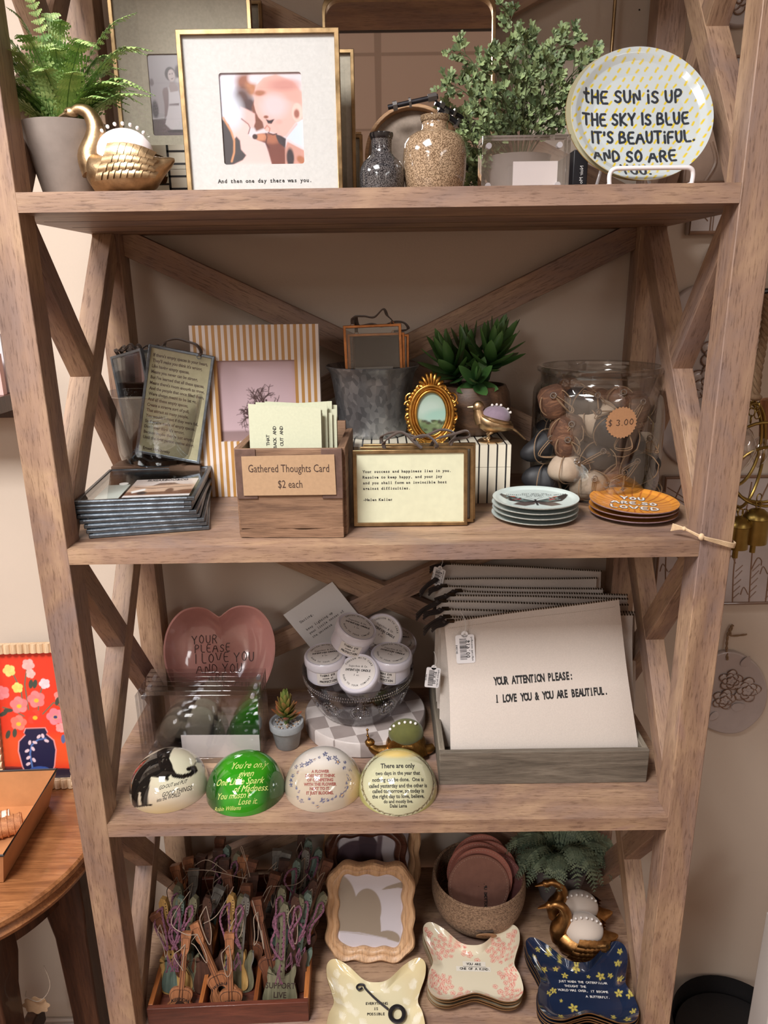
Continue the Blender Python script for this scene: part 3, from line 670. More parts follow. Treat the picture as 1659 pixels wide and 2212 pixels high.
# ---- hoop tray with metal picks behind the vases
ht = thing('hoop_tray', 'round wooden hoop with a linen face standing behind the two small vases', 'hoop', (Xat(892, .225, 1.84), .225, Z1), (-.12, 0, 0))
rr = .0665
th_ = [(rr*math.cos(a), rr+rr*math.sin(a)) for a in [2*PI*i/48 for i in range(48)]]; ti = [(x*.93, rr+(z-rr)*.93) for x, z in th_]
MB().prism(th_, -.012, .012, hole=ti).build('rim', wood('pale_bentwood', (150, 108, 72), (184, 142, 102), (206, 168, 128), 'x', .5, 3, False), ht, bevel=.0008)
MB().prism([(x*.93, rr+(z-rr)*.93) for x, z in th_], .002, .006).build('panel', mat('greige_linen', (158, 142, 128), .9, var=.12, vscale=200, bump=.3, bscale=400), ht)
iron = mat('blackened_iron', (62, 60, 64), .4, .8, var=.2, vscale=80)
def rod(label, a, b, r=.0032):
    t = tag(MB().build('metal_rod', iron), label, 'rod') if False else thing('metal_rod', label, 'rod', a, (0, 0, 0), 'iron rods resting on the hoop')
    A = Vector((0, 0, 0)); B = Vector(b)-Vector(a); d = B.normalized()
    MB().tube([A, B], r, 10).build('shaft', iron, t)
    for k in (.10, .14, .42, .80):
        c = B*k; MB().tube([c, c+d*(.003 if k != .8 else .012)], r*(1.9 if k != .8 else 1.7), 8 if k != .8 else 6).build('washer' if k != .8 else 'nut', mat('steel_washer', (150, 146, 144), .35, .9), t)
    return t
yh = .205
rod('short iron rod with washers lying across the top of the hoop', onY(838, 232, yh), onY(946, 208, yh))
rod('iron rod with washers sloping down to the right behind the greenery, nearer the top', onY(940, 222, yh), onY(1030, 272, yh+.02))
rod('lower iron rod sloping down to the right behind the greenery, under its twin', onY(948, 236, yh-.008), onY(1036, 302, yh+.01), .0036)
# ---- vases
def speckle(name, base, dark, rough=.12):
    m, nt, b = _new(name); n = _noise(nt, 800, 2, .6, _obj(nt)); n2 = _noise(nt, 30, 3, .5, _obj(nt))
    r = _ramp(nt, n.outputs[0], [(.47, sr(dark)), (.53, sr(base))]); b.inputs['Roughness'].default_value = rough; b.inputs['Coat Weight'].default_value = .6; b.inputs['Coat Roughness'].default_value = .03
    nt.links.new(r.outputs[0], b.inputs['Base Color']); return m
def vase(label, prof, px, y, m, lipm):
    t = thing('vase', label, 'vase', (Xat(px, y, Z1+.03), y, Z1))
    vb = MB().lathe(prof, 56, True, False).build('body', m, t)
    r, z = prof[-1]; MB().lathe([(r-.0005, z-.006), (r+.0007, z-.003), (r+.0006, z+.0005), (r-.002, z+.001), (r-.003, z-.002), (r-.003, z-.012)], 40, False, False).build('lip', lipm, vb)
    return t
vase('small charcoal speckled ceramic bottle vase with a narrow neck', [(.022, 0), (.0255, .003), (.0270, .010), (.0275, .022), (.0262, .030), (.0225, .037), (.0165, .042), (.0128, .046), (.0122, .052), (.0126, .066), (.0135, .068)], 825, .075, speckle('charcoal_speckle', (96, 92, 92), (22, 22, 26)), mat('black_glaze', (26, 24, 26), .15, coat=.5))
vase('tan speckled ceramic vase with broad shoulders, right of the charcoal one', [(.031, 0), (.0345, .004), (.0375, .020), (.0385, .042), (.0370, .056), (.0325, .064), (.0245, .069), (.0170, .0715), (.0155, .074), (.0155, .084), (.0168, .087)], 939, .080, speckle('tan_speckle', (176, 150, 122), (104, 82, 62)), speckle('tan_speckle_lip', (158, 136, 108), (92, 72, 54)))
# ---- leafy greenery behind the acrylic block
gx, gy = Xat(1120, .19, Z1+.05), .19
gp = thing('potted_greenery', 'dusty green artificial sprigs with small lobed leaves, in a pot behind the clear acrylic block', 'potted plant', (gx, gy, Z1))
MB().lathe([(.03, 0), (.034, .003), (.042, .055), (.043, .058), (.040, .058), (.038, .05), (0, .05)], 32, True, False).build('pot', mat('grey_clay', (0, 0, 0)), gp)
leafg = painted('sprig_leaf', .55)
def sprig(path, nb, rnd, c0, c1, size=.0100):
    mb = MB(); P = spl(path, 7); N = len(P); i0 = len(mb.v)
    mb.tube(P, [.0011*(1-.6*i/N) for i in range(N)], 5)
    stems = []
    for i in range(3, N-1, 1):
        if (i*nb) % 3 == 0 and i < N-3: continue
        d = (P[i+1]-P[i-1]).normalized(); sd = d.cross(Vector((rnd.uniform(-1, 1), -1, rnd.uniform(-.3, .3)))).normalized()*(1 if i % 2 else -1)
        L = .030*(1-.55*i/N)*rnd.uniform(.7, 1.2); q = P[i]+(sd*.8+d*.8).normalized()*L
        mid = (P[i]+q)/2+Vector((0, -.002, .002)); mb.tube([P[i], mid, q], .0005, 4); stems.append((P[i], mid, q))
    for i in range(i0, len(mb.v)): mb.c[i] = sr((84, 92, 62))
    stems.append((P[-4], P[-2], P[-1]))
    for a, m_, q in stems:
        for t in (.35, .62, .85, 1.0, 1.0):
            c = a*(1-t)+q*t; s_ = size*rnd.uniform(.7, 1.15)*(1-.2*t)
            d = ((q-a).normalized()*.6+Vector((rnd.uniform(-1, 1), rnd.uniform(-1, .3), rnd.uniform(-.4, 1)))).normalized(); n = d.cross(Vector((rnd.uniform(-.5, .5), -1, .4))).normalized(); u = d.cross(n)
            k = rnd.random(); A, B = sr(c0), sr(c1); col = tuple(A[j]+(B[j]-A[j])*k for j in range(3))
            sh = [(0, 0), (.40, .14), (.52, .52), (.78, .60), (.74, .22), (1.15, .16), (1.15, -.16), (.74, -.22), (.78, -.60), (.52, -.52), (.40, -.14)]
            v = [c]+[c+d*(s_*x)+n*(s_*y)+u*(s_*.18*math.cos(y*4)) for x, y in sh]
            mb.add(v, [(0, i, i+1) for i in range(1, len(sh))], cols=[col]*len(v), smooth=True)
    return mb
GP = [(-.10, -.02, .10), (-.085, .0, .145), (-.05, -.04, .12), (-.02, .0, .185), (.015, -.02, .13), (.0, -.05, .10), (.05, .0, .15), (.085, -.02, .125), (.10, .01, .135), (.04, -.05, .09), (-.04, -.06, .08), (.075, .03, .17), (-.065, -.03, .07), (.06, -.04, .07), (-.07, .02, .12), (.02, .03, .15), (.0, -.03, .15), (-.03, -.05, .13), (.09, -.03, .085), (.03, -.04, .12), (-.075, -.05, .045), (-.085, -.03, .02)]
for ex, ey, ez in GP:
    ez *= .98
    sprig([(ex*.08, ey*.1, .05), (ex*.4, ey*.4, .05+ez*.5), (ex*.75, ey*.8, .05+ez*.85), (ex*1.0, ey, .045+ez)], 2, R1, (76, 94, 62), (152, 170, 118)).build('sprig', leafg, gp)
# ---- clear acrylic block frame
acry = glass('acrylic', (.975, .975, .985), 2.2, .12, base=.03)
mag = mat('magnet_steel', (205, 203, 208), .25, .6)
def acrylic_frame(label, w, h, loc, rot=(0, 0, 0), group=None, d=.024, mg=((-1, -1), (1, -1), (-1, 1), (1, 1))):
    t = thing('acrylic_frame', label, 'photo frame', loc, rot, group)
    MB().box(-w/2, w/2, -d/2, -.0006, 0, h).build('front_block', acry, t, bevel=.0008)
    MB().box(-w/2, w/2, .0006, d/2, 0, h).build('back_block', acry, t, bevel=.0008)
    for sx, sz in mg:
        MB().at(sx*(w/2-.010), -.001, h/2+sz*(h/2-.009), rx=PI/2).lathe([(.0001, -.004), (.0034, -.004), (.0036, 0), (.0034, .004), (.0001, .004)], 16, False, False).build('magnet', mag, t)
    return t
ya = .065; xl, xr = Xat(1038, ya, 1.8), Xat(1226, ya, 1.8)
af = acrylic_frame('clear acrylic block frame on the top shelf, in front of the leafy greenery', xr-xl, .062, ((xl+xr)/2, ya+.012, Z1), (0, 0, 0), None, .036)
MB().box(-.012, .042, -.0003, .0003, .004, .036).build('insert_or_reflection', mat('pale_insert_or_reflection', (226, 216, 212), .5), af)
# ---- dark book
bk = thing('small_book', 'dark book spine standing between the acrylic block and the lettered plate', 'book', (Xat(1243, .19, 1.82)-.004, .21, Z1), (0, 0, 0))
MB().box(-.0095, .0095, -.06, .06, 0, .060).build('cover', [mat('black_cover', (28, 26, 30), .5)], bk, bevel=.001)
tb = MB(); tb.text('Noir Mo', .0062, lambda x, z: (.0035-z, -.0602, .030+x*-1), bold=.01, mi=0); tb.build('spine_lettering', mat('white_ink', (214, 210, 206), .6), bk)
# ---- lettered plate on stand
plx, ply = Xat(1395, .06, 1.90), .045
rp = .0835
def plate_prof(r, dz=.012): return [(0.0001, 0), (r*.35, 0), (r*.66, .0006), (r*.84, dz*.35), (r*.93, dz*.8), (r, dz)]
def plate_z(q, r, dz=.012):
    pr = plate_prof(r, dz)
    for (a, za), (b, zb) in zip(pr, pr[1:]):
        if q <= b: return za+(zb-za)*(q-a)/(b-a)
    return pr[-1][1]
def disc_plate(r, dz, paintf, nr, ns, thick=.0035, sq=1):
    """dish with painted top in XY, opening +z"""
    mb = MB(); pts = [(0, 0)]; rs = [r*(i+1)/nr for i in range(nr)]
    for q in rs:
        for k in range(ns): a = 2*PI*k/ns; pts.append((q*math.cos(a), q*math.sin(a)*sq))
    pa = paintf([p[0] for p in pts], [p[1] for p in pts])
    v = [(x, y, plate_z(math.hypot(x, y/sq), r, dz)) for x, y in pts]
    f = [(0, 1+k, 1+(k+1) % ns) for k in range(ns)]
    for j in range(nr-1):
        b = 1+j*ns; f += [(b+k, b+ns+k, b+ns+(k+1) % ns, b+(k+1) % ns) for k in range(ns)]
    mb.add(v, f, cols=[tuple(c) for c in pa.c], smooth=True, mi=0)
    ub = [(r, dz), (r*1.004, dz-.001), (r*.99, dz-thick*.8), (r*.80, dz*.35-thick), (r*.6, -thick), (.0001, -thick)]
    mb.lathe(ub[::-1] if False else ub, ns, False, False, mi=1); return mb
pl = thing('decorative_plate', 'round glossy plate with yellow dashes and big dark lettering, propped on a white stand', 'plate', (plx, ply-.002, Z1+.004), (-.40, 0, 0))
def conf(X, Y):
    p = Paint(X, Y, (190, 198, 200)); r = random.Random(3); X_ = p.X; Y_ = p.Y; R_ = np.hypot(X_, Y_)
    for i in range(-9, 10):
        for j in range(-9, 10):
            cx = i*.0112+(j % 2)*.0056+r.uniform(-.001, .001); cy = j*.0100+r.uniform(-.001, .001)
            if math.hypot(cx, cy) < .092:
                a = rad(55+r.uniform(-8, 8)); L = r.uniform(.0018, .0028); p.line([(cx-math.cos(a)*L, cy-math.sin(a)*L), (cx+math.cos(a)*L, cy+math.sin(a)*L)], .0024, (208, 184, 48), .0006)
    return p
pb = disc_plate(rp, .011, conf, 110, 340)
def onplate(ox, oz): return lambda x, z: (ox+x, oz+z, plate_z(math.hypot(ox+x, oz+z), rp, .011)+.0004)
rt = random.Random(8)
inkc = sr((44, 50, 58))
for txt, oz, sz, ox in (('tHE SUN iS UP', .0195, .0152, -.006), ('THE SKY IS BLUE', -.0085, .0142, -.004), ("IT'S BEAUTiFUL.", -.0315, .0142, .003), ('AND SO ARE', -.0555, .0142, -.008), ('YOU.', -.0745, .014, -.008)):
    for l in stroke_text(txt, sz, gap=.26, sx=.80 if len(txt) > 13 else .86, wob=.04, rnd=rt):
        ribbon(pb, chaikin(l), .0028, onplate(ox, oz), mi=2)
pb.M = Matrix()
pb_M = Matrix(((1, 0, 0, 0), (0, 0, -1, 0), (0, 1, 0, rp), (0, 0, 0, 1)))
pb.v = [pb_M @ Vector(p) for p in pb.v]
pb.build('dish', [painted('glazed_print', .12, .8), mat('plate_back', (196, 186, 150), .3, coat=.5), mat('slate_ink', (44, 50, 58), .4, coat=.5)], pl)
pl2 = thing('decorative_plate', 'second round plate mostly hidden behind the yellow dashed lettered plate', 'plate', (plx-.003, ply+.013, Z1+.0055), (-.40, 0, 0))
p2 = disc_plate(rp, .011, lambda X, Y: Paint(X, Y, (196, 190, 160)), 8, 64); p2.v = [pb_M @ Vector(p) for p in p2.v]
p2.build('dish', [painted('glazed_print', .12), mat('gold_rim_back', (150, 120, 70), .35, .3)], pl2)
st = thing('plate_stand', 'white wire easel holding the lettered plate at the right of the top shelf', 'plate stand', (plx+.003, ply, Z1))
wh = mat('white_enamel', (232, 226, 228), .3, coat=.3)
MB().tube(spl([(-.047, -.020, .0), (-.048, -.020, .012), (-.044, -.021, .0185), (-.030, -.021, .0195), (.030, -.021, .0195), (.044, -.021, .0185), (.048, -.020, .012), (.047, -.020, .0)], 4), .0026, 10).build('front_loop', wh, st)
for sx in (-1, 1): MB().tube(spl([(sx*.047, -.020, .0026), (sx*.047, .02, .0026), (sx*.040, .07, .0026), (sx*.030, .085, .03), (sx*.02, .06, .10)], 5), .0022, 8).build('side_wire', wh, st)
# ---- thin brass rod / frame edge hanging at the back
tag(MB().tube([onY(1331, -30, .36), onY(1320, 125, .36)], .0026, 10).build('brass_rod', brass), 'thin vertical brass rod behind the greenery and the lettered plate', 'rod')
tag(MB().tube([onY(1381, 21, YW-.001), onY(1381, 21, YW+.006)], .0012, 8).build('nail_hole', mat('hole_black', (20, 16, 14), .9)), 'tiny dark nail in the wall above the lettered plate', 'nail')
# ================================================================ shelf 2
R2 = random.Random(11)
def tie(mb, pts, w_=.0026, t_=.0009, n=6):
    """flat suede lace through points"""
    P = spl(pts, n); prev = None; v = []; f = []
    for j, p in enumerate(P):
        t = (P[min(j+1, len(P)-1)]-P[max(j-1, 0)]).normalized()
        a = Vector((0, -.35, 1)); u = t.cross(a)
        u = u.normalized() if u.length > .1 else Vector((1, 0, 0))
        if prev is not None and u.dot(prev) < 0: u = -u
        if prev is not None: u = (u*.4+prev*.6).normalized()
        prev = u; k = t.cross(u); v += [p+u*w_+k*t_, p-u*w_+k*t_, p-u*w_-k*t_, p+u*w_-k*t_]
    for j in range(len(P)-1):
        for i in range(4): i2 = (i+1) % 4; f.append((4*j+i, 4*j+i2, 4*j+4+i2, 4*j+4+i))
    f += [(3, 2, 1, 0), tuple(4*(len(P)-1)+i for i in range(4))]; mb.add(v, f, smooth=False); return mb
# glass frame (metal came edges, two panes), lace optional, insert optional
def glass_frame(label, w, h, metal, loc, rot, group=None, bar=.0045, dep=.006, insert=None, lace=None, name='picture_frame', cat='glass frame', bevel=.0007):
    t = thing(name, label, cat, loc, rot, group)
    ring_frame(w, h, bar, dep, metal, t, bevel=bevel)
    g = MB().prism(rect(w-2*bar+.001, bar-.0005, h-bar+.0005), -dep*.36, -dep*.28); g.prism(rect(w-2*bar+.001, bar-.0005, h-bar+.0005), dep*.28, dep*.36); g.build('glass_pane', pane_glass, t)
    if insert: insert(t, w, h, dep)
    if lace:
        mb = MB(); tie(mb, lace); lo_ = mb.build('lace', suede, t)
        for q in (lace[0], lace[-1]):
            MB().tube([Vector(q)+Vector((.003*math.cos(a), 0, .003*math.sin(a)-.002)) for a in [2*PI*k/12 for k in range(12)]], .0006, 6, closed=True).build('ring', metal, lo_)
    return t
# ---- glass cup with zinc frames, left
cx_, cy_ = Xat(357, .285, Z2+.08), .285; ZC = Z2+.055
cup = thing('glass_cup', 'wide clear glass cup holding lead-edged glass frames, behind the flat stack of frames', 'glass cup', (cx_, cy_, ZC))
cup.scale = (1.16, 1.16, 1.12)
rz_ = thing('riser_box', 'low brown box hidden beneath the glass cup, behind the flat stack of frames', 'box', (cx_-.004, cy_+.004, Z2)); MB().box(-.070, .070, -.055, .075, 0, .0545).build('body', mat('brown_card', (112, 86, 68), .8), rz_, bevel=.001)
cg = glass('cup_glass', (.985, .985, .98), 1.8, .32, base=.015)
MB().lathe([(.0001, 0), (.055, 0), (.061, .004), (.064, .015), (.0745, .082), (.0765, .098), (.0750, .0985), (.0725, .082), (.062, .016), (.058, .009), (.0001, .008)], 64, False, False).build('cup', cg, cup)
poem = ["If there's empty spaces in your heart,", "They'll make you think it's wrong,", "Like having empty spaces,", "Means you never can be strong,", "But I've learned that all these spaces,", "Means there's room enough to grow,", "And the people that once filled them,", "Were always meant to be let go,", "And all these empty spaces,", "Create a strange sort of pull,", "That attract so many people,", "You wouldn't meet if they were full,", "So if you're made of empty spaces,", "Don't ever think it's wrong,", "Because maybe they're just empty,", "Until the right person comes along.", "", "Ernest Hemingway"]
def poem_insert(t, w, h, dep):
    b = MB().prism(rect(w-.007, .0035, h-.0035), -.0012, .0012)
    for i, l in enumerate(poem):
        if l: b.text(l, .0066, flat(-w/2+.0085+(.002 if i == 17 else 0), h-.0165-i*.00845, -.0014), bold=.03, align='LEFT', sx=.84)
    b.build('poem_card', [mat('antique_paper', (176, 168, 136), .85, var=.12, vscale=60), brown_ink], t)
zg = 'lead-edged hanging frames leaning in the glass cup'
def zlace(w, h, k=1): return [(-w*.28, 0, h+.002), (-w*.24, -.004, h+.009), (-w*.1, -.002, h+.015*k), (w*.05, .002, h+.014*k), (w*.2, -.001, h+.012*k), (w*.29, -.003, h+.003), (w*.27, -.004, h-.003)]
pf = onY(372, 1000, cy_-.030)
glass_frame('lead-edged frame holding a long printed poem on tan paper, tilted in the glass cup', .1, .168, zinc, (Xat(362, cy_-.05, ZC+.02), cy_-.052, ZC+.012), (-.10, rad(11.5), 0), zg, .0042, .006, poem_insert, zlace(.1, .168))
for k, (px, ry, hh, dy) in enumerate(((300, -11, .160, -.012), (308, -8.5, .158, .0), (318, -6, .156, .012), (328, -3, .156, .022), (340, 0, .15, .032))):
    glass_frame(['outermost empty lead-edged frame in the glass cup, leaning furthest left', 'empty lead-edged frame in the glass cup, second from the left', 'empty lead-edged frame in the middle of the glass cup fan', 'empty lead-edged frame in the glass cup, just behind the poem frame on its left', 'rearmost empty lead-edged frame in the glass cup, behind the poem frame'][k], .092, hh, zinc, (Xat(px+14, cy_+dy, ZC+.02), cy_+dy*1.0, ZC+.013), (-.02-.01*k, rad(ry), rad(-40+6*k)), zg, .0042, .006, None, [(-.024, 0, hh), (-.02, -.006, hh+.008), (-.008, -.008, hh+.004), (.002, -.004, hh+.010), (.014, -.008, hh+.005), (.024, -.004, hh+.010), (.026, 0, hh)])
# ---- flat stack of zinc frames
st_g = 'flat stack of lead-edged glass frames'
def car_insert(t, w, h, dep):
    # postcard lying in the frame with a sepia car and its header
    b = MB()
    def pf_(X, Y):
        p = Paint(X, Y, (232, 226, 226)); p.poly([(-.001, .006), (.081, .006), (.081, .046), (-.001, .046)], (196, 164, 142), .001).ell(.04, .046, .06, .012, (220, 204, 196), soft=.6)
        p.poly([(-.001, .006), (.081, .006), (.081, .020), (-.001, .016)], (120, 78, 58), .003).poly([(.006, .022), (.022, .034), (.060, .038), (.078, .034), (.079, .024), (.060, .016), (.020, .014)], (206, 172, 148), .002).poly([(.026, .034), (.034, .043), (.052, .043), (.060, .037)], (122, 92, 78), .002)
        p.line([(.006, .030), (.03, .026), (.076, .030)], .0015, (96, 66, 52), .001).poly([(.005, .018), (.020, .026), (.022, .020), (.008, .012)], (236, 232, 230), .001).ell(.052, .017, .005, .008, (110, 70, 52), soft=.4).ell(.020, .012, .006, .005, (60, 44, 40), soft=.4); return p
    sheet(b, 0, .080, 0, .056, 80, 56, pf_, lambda x, z: (x*1.12-.020, -.0020, z*1.75+.012)); b.text('SUGARBOO&CO', .0078, lambda x, z: (x+.026, -.0023, .098+z*1.7), bold=.02); b.build('postcard', [painted('photo_print', .35), black_ink], t)
    c = MB(); c.box(-.056, -.024, -.0018, -.0012, .012, .085); c.build('swatch_card', mat('pale_mint_card', (188, 194, 186), .6), t)
    MB().at(-.034, -.0022, .088, rx=PI/2).lathe([(.0001, 0), (.0065, 0), (.0065, .0006), (.0001, .0006)], 20, False, False).build('felt_dot', mat('white_dot', (226, 224, 220), .6), t)
sw, sh_, sd = .158, .185, .0058
stacks = [(0, 8.0, .004), (1, 7.6, .002), (2, 5.3, .003), (3, 5, -.002), (4, 2.2, -.001), (5, 1.5, -.006), (6, 1.2, -.005), (7, 1.5, -.001)]
sx0, sy0 = Xat(329, .14, Z2+.03)-.004, .146
znames = ['lead-edged glass frame at the very bottom of the flat stack', 'lead-edged glass frame second from the bottom of the flat stack', 'lead-edged glass frame third from the bottom of the flat stack', 'lead-edged glass frame fourth from the bottom of the flat stack', 'lead-edged glass frame fourth from the top of the flat stack', 'lead-edged glass frame third from the top of the flat stack', 'lead-edged glass frame just under the topmost of the flat stack', 'topmost lead-edged glass frame of the flat stack, showing a sepia car postcard']
for k, a, dx in stacks:
    t = glass_frame(znames[k], sw, sh_, zinc, (sx0+dx, sy0-sh_/2+.006*(k % 3), Z2+sd*(k+.5)+.0004*k+.0003), (-PI/2, 0, 0), st_g, .0055, sd, car_insert if k == 7 else None, None, bevel=.0012)
    t.matrix_world = Matrix.Translation((sx0+dx, sy0, Z2+(sd+.0006)*(k+.5)+.0003)) @ Matrix.Rotation(rad(4+a), 4, 'Z') @ Matrix.Rotation(-PI/2, 4, 'X') @ Matrix.Translation((0, 0, -sh_/2))
    MB().tube([(-sw/2+.006, -.0015, .001), (sw/2-.010, -.0015, .001)], .0022, 8).build('hinge', zinc, t)
# ---- striped frame with tree photo
ys = .262; xl, xr = Xat(414, ys, Z2+.22), Xat(690, ys, Z2+.22); sw_ = .222
sf = thing('striped_frame', 'large frame with tan and white vertical stripes around a photo of a bare tree', 'picture frame', ((xl+xr)/2, ys-.012, Z2), (-.065, 0, rad(0)))
tan_s = mat('ochre_stripe', (184, 136, 74), .35, coat=.3); wht_s = mat('white_stripe', (224, 212, 206), .35, coat=.3)
sH = Zat(703, ys+.005, 0)-Z2+.004
wn = (.0, sH-.055-.0575, .118, .128)
fb = MB()
n = 21; wd = (xr-xl)/n/1.0; W_ = xr-xl
for i in range(n*2-1):
    x0 = -W_/2+i*W_/(2*n-1); x1 = x0+W_/(2*n-1); mi = i % 2
    wx0, wx1, wz0, wz1 = -wn[2]/2, wn[2]/2, sH-.053-.125, sH-.053
    if x1 <= wx0+.0005 or x0 >= wx1-.0005: fb.box(x0, x1, -.008, .008, 0, sH, mi=mi)
    else: fb.box(x0, x1, -.008, .008, 0, wz0, mi=mi); fb.box(x0, x1, -.008, .008, wz1, sH, mi=mi)
fb.build('frame', [wht_s, tan_s], sf)
def treepf(X, Y):
    p = Paint(X, Y, (204, 178, 186)); p.poly([(-.07, -.07), (.07, -.07), (.07, -.045), (-.07, -.047)], (150, 126, 128), .004); r = random.Random(21)
    def br(x, y, a, L, wd_, d):
        pts = [(x, y)]
        for s in range(4): a += r.uniform(-.35, .35); x += math.cos(a)*L/4; y += math.sin(a)*L/4; pts.append((x, y))
        p.line(pts, wd_, (74, 52, 54), .0009)
        if d > 0:
            for q in range(3 if d > 1 else 3): k = r.choice(pts[2:]); br(k[0], k[1], a+r.uniform(-1.15, 1.15), L*r.uniform(.55, .8), max(.0005, wd_*.6), d-1)
    br(.006, -.050, 1.55, .030, .0060, 4); br(.006, -.035, 2.5, .022, .003, 3); br(.008, -.035, .6, .022, .003, 3); br(.006, -.02, 1.8, .022, .003, 3); return p
tp = MB(); sheet(tp, -wn[2]/2-.002, wn[2]/2+.002, -.066, .064, 150, 160, treepf, lambda x, z: (x, .001, z+sH-.053-.0625)); tp.build('photo', painted('photo_print', .35), sf)
MB().prism(rect(wn[2]+.004, sH-.053-.127, sH-.051), .002, .0075).build('backing', mat('kraft_back', (120, 96, 70), .8), sf)
# ---- wooden crate with cards
ky = .036; kx0, kx1 = Xat(517, ky, Z2+.03), Xat(742, ky, Z2+.03); kw = kx1-kx0; kh = Zat(968, ky, 0)-Z2; kd = .15
crate = thing('wooden_crate', 'old worn brown wooden crate of printed cards with a kraft price sign on its front', 'crate', ((kx0+kx1)/2, ky, Z2), (0, 0, rad(-2.0)))
cw = wood('crate_wood_x', (92, 66, 50), (136, 104, 80), (160, 126, 100), 'x', .75, 1.6, bump=.6); cwy = wood('crate_wood_y', (92, 66, 50), (132, 100, 76), (154, 120, 94), 'y', .75, 1.6, bump=.6)
MB().box(-kw/2, kw/2, 0, .010, .012, kh).build('front_board', cw, crate, bevel=.001)
nb = MB(); r_ = random.Random(2); xs = [-kw/2+kw*i/14 for i in range(15)]
for a, b in zip(xs, xs[1:]): pass
nb.prism([(x, 0.0005+r_.uniform(0, .001)) for x in xs]+[(x, .0125+r_.uniform(-.002, .0018)) for x in xs[::-1]], -.003, .010); nb.build('bottom_strip', cw, crate)
MB().box(-kw/2-.004, -kw/2+.006, .010, kd, .0, kh).box(-kw/2-.004, -kw/2+.006, kd-.03, kd, kh, kh+.012).build('side_board', cwy, crate, bevel=.001)
MB().box(kw/2-.006, kw/2+.004, .010, kd, .0, kh).build('side_board', cwy, crate, bevel=.001)
MB().box(-kw/2+.006, kw/2-.006, kd-.010, kd, .0, kh+.012).build('back_board', cw, crate, bevel=.001)
MB().box(-kw/2+.006, kw/2-.006, .010, kd-.010, .002, .008).build('floor_board', cw, crate)
for x0 in (-kw/2-.0005, kw/2-.0265): MB().box(x0, x0+.027, -.0018, .0, kh*.45, kh+.001).build('corner_plate', mat('rusty_tin', (112, 88, 78), .55, .4, var=.3, vscale=60), crate, bevel=.0006)
sg = thing('price_sign', 'kraft paper sign reading Gathered Thoughts Card $2 each, stuck on the crate front', 'sign', ((kx0+kx1)/2, ky-.0028, Z2), (0, 0, rad(-2.0)))
sgw, sgh = .1215, .0535; sz = kh*.492
mb = MB().prism([(-sgw/2, sz), (sgw/2, sz+.001), (sgw/2-.001, sz+sgh+.001), (-sgw/2, sz+sgh-.001)], -.0007, 0)
mb.text('Gathered Thoughts Card', .0148, flat(0, sz+.0315, -.0009), sx=.70); mb.text('$2 each', .0148, flat(.001, sz+.0105, -.0009), sx=.70)
mb.build('card', [mat('kraft_paper', (176, 144, 112), .85, var=.06, vscale=200), mat('umber_ink', (62, 42, 34), .7)], sg)
cardm = mat('pistachio_card', (196, 198, 172), .8, var=.04, vscale=300)
for k in range(9):
    yy = .026+k*.0046; hh = Zat(872, ky+yy+.01, 0)-Z2+(.002 if k else 0)-.0035*(k > 0)*1+.0006*k+r_.uniform(-.001, .001)-(.008 if k in (1, 2, 4, 5) else 0); ww = .098+r_.uniform(-.002, .002); dx = (-.010 if k < 3 else .006*(k % 3)-.004)+(0 if k else 0)
    lb = 'frontmost pale green card in the crate, lettered sideways' if k == 0 else ['', 'pale green card directly behind the lettered front one', 'pale green card third from the front of the crate', 'pale green card fourth from the front of the crate, shifted right', 'pale green card in the exact middle of the row in the crate', 'pale green card fifth from the back wall of the crate, set lower'.replace('fifth', 'fourth'), 'pale green card third from the back wall of the crate', 'pale green card second from the back wall of the crate', 'rearmost pale green card in the crate, against its back board'][k]
    mb = MB().prism([(-ww/2, .009), (ww/2, .009), (ww/2, hh-.004), (-ww/2, hh+.002)] if k % 2 == 0 else [(-ww/2, .009), (ww/2, .009), (ww/2, hh+.001), (-ww/2, hh-.004)], -.0005, .0005)
    if k == 0:
        for j, s_ in enumerate(('ATTENTION THAT', 'ONLY SAT BACK AND', 'THEY WENT OUT AND')):
            mb.text(s_, .0062, lambda x, z, j=j: (-.0215+j*.0092-z, -.0007, hh-.016+x-.075), mono=1, bold=.018, align='LEFT')
    o = mb.build('printed_card', [cardm, black_ink]); o.location = ((kx0+kx1)/2+dx+.002, ky+yy, Z2); o.rotation_euler = (-.10, 0, rad(-2.0+r_.uniform(-1, 1)))
    tag(o, lb, 'card', 'pale green cards in the crate' if k else None)
# ---- striped inlay box with the bucket, pot, bird and oval frame on it
bz = .1375
bx0, bx1 = Xat(748, .187, Z2+.06), Xat(1103, .187, Z2+.06)
inlay_box('cream bone inlay box with black vertical stripes, under the galvanized bucket and the gold bird', bx1-bx0, .175, .0905, ((bx0+bx1)/2, .2745, Z2), 0, stripes)
ZB = Z2+.0905
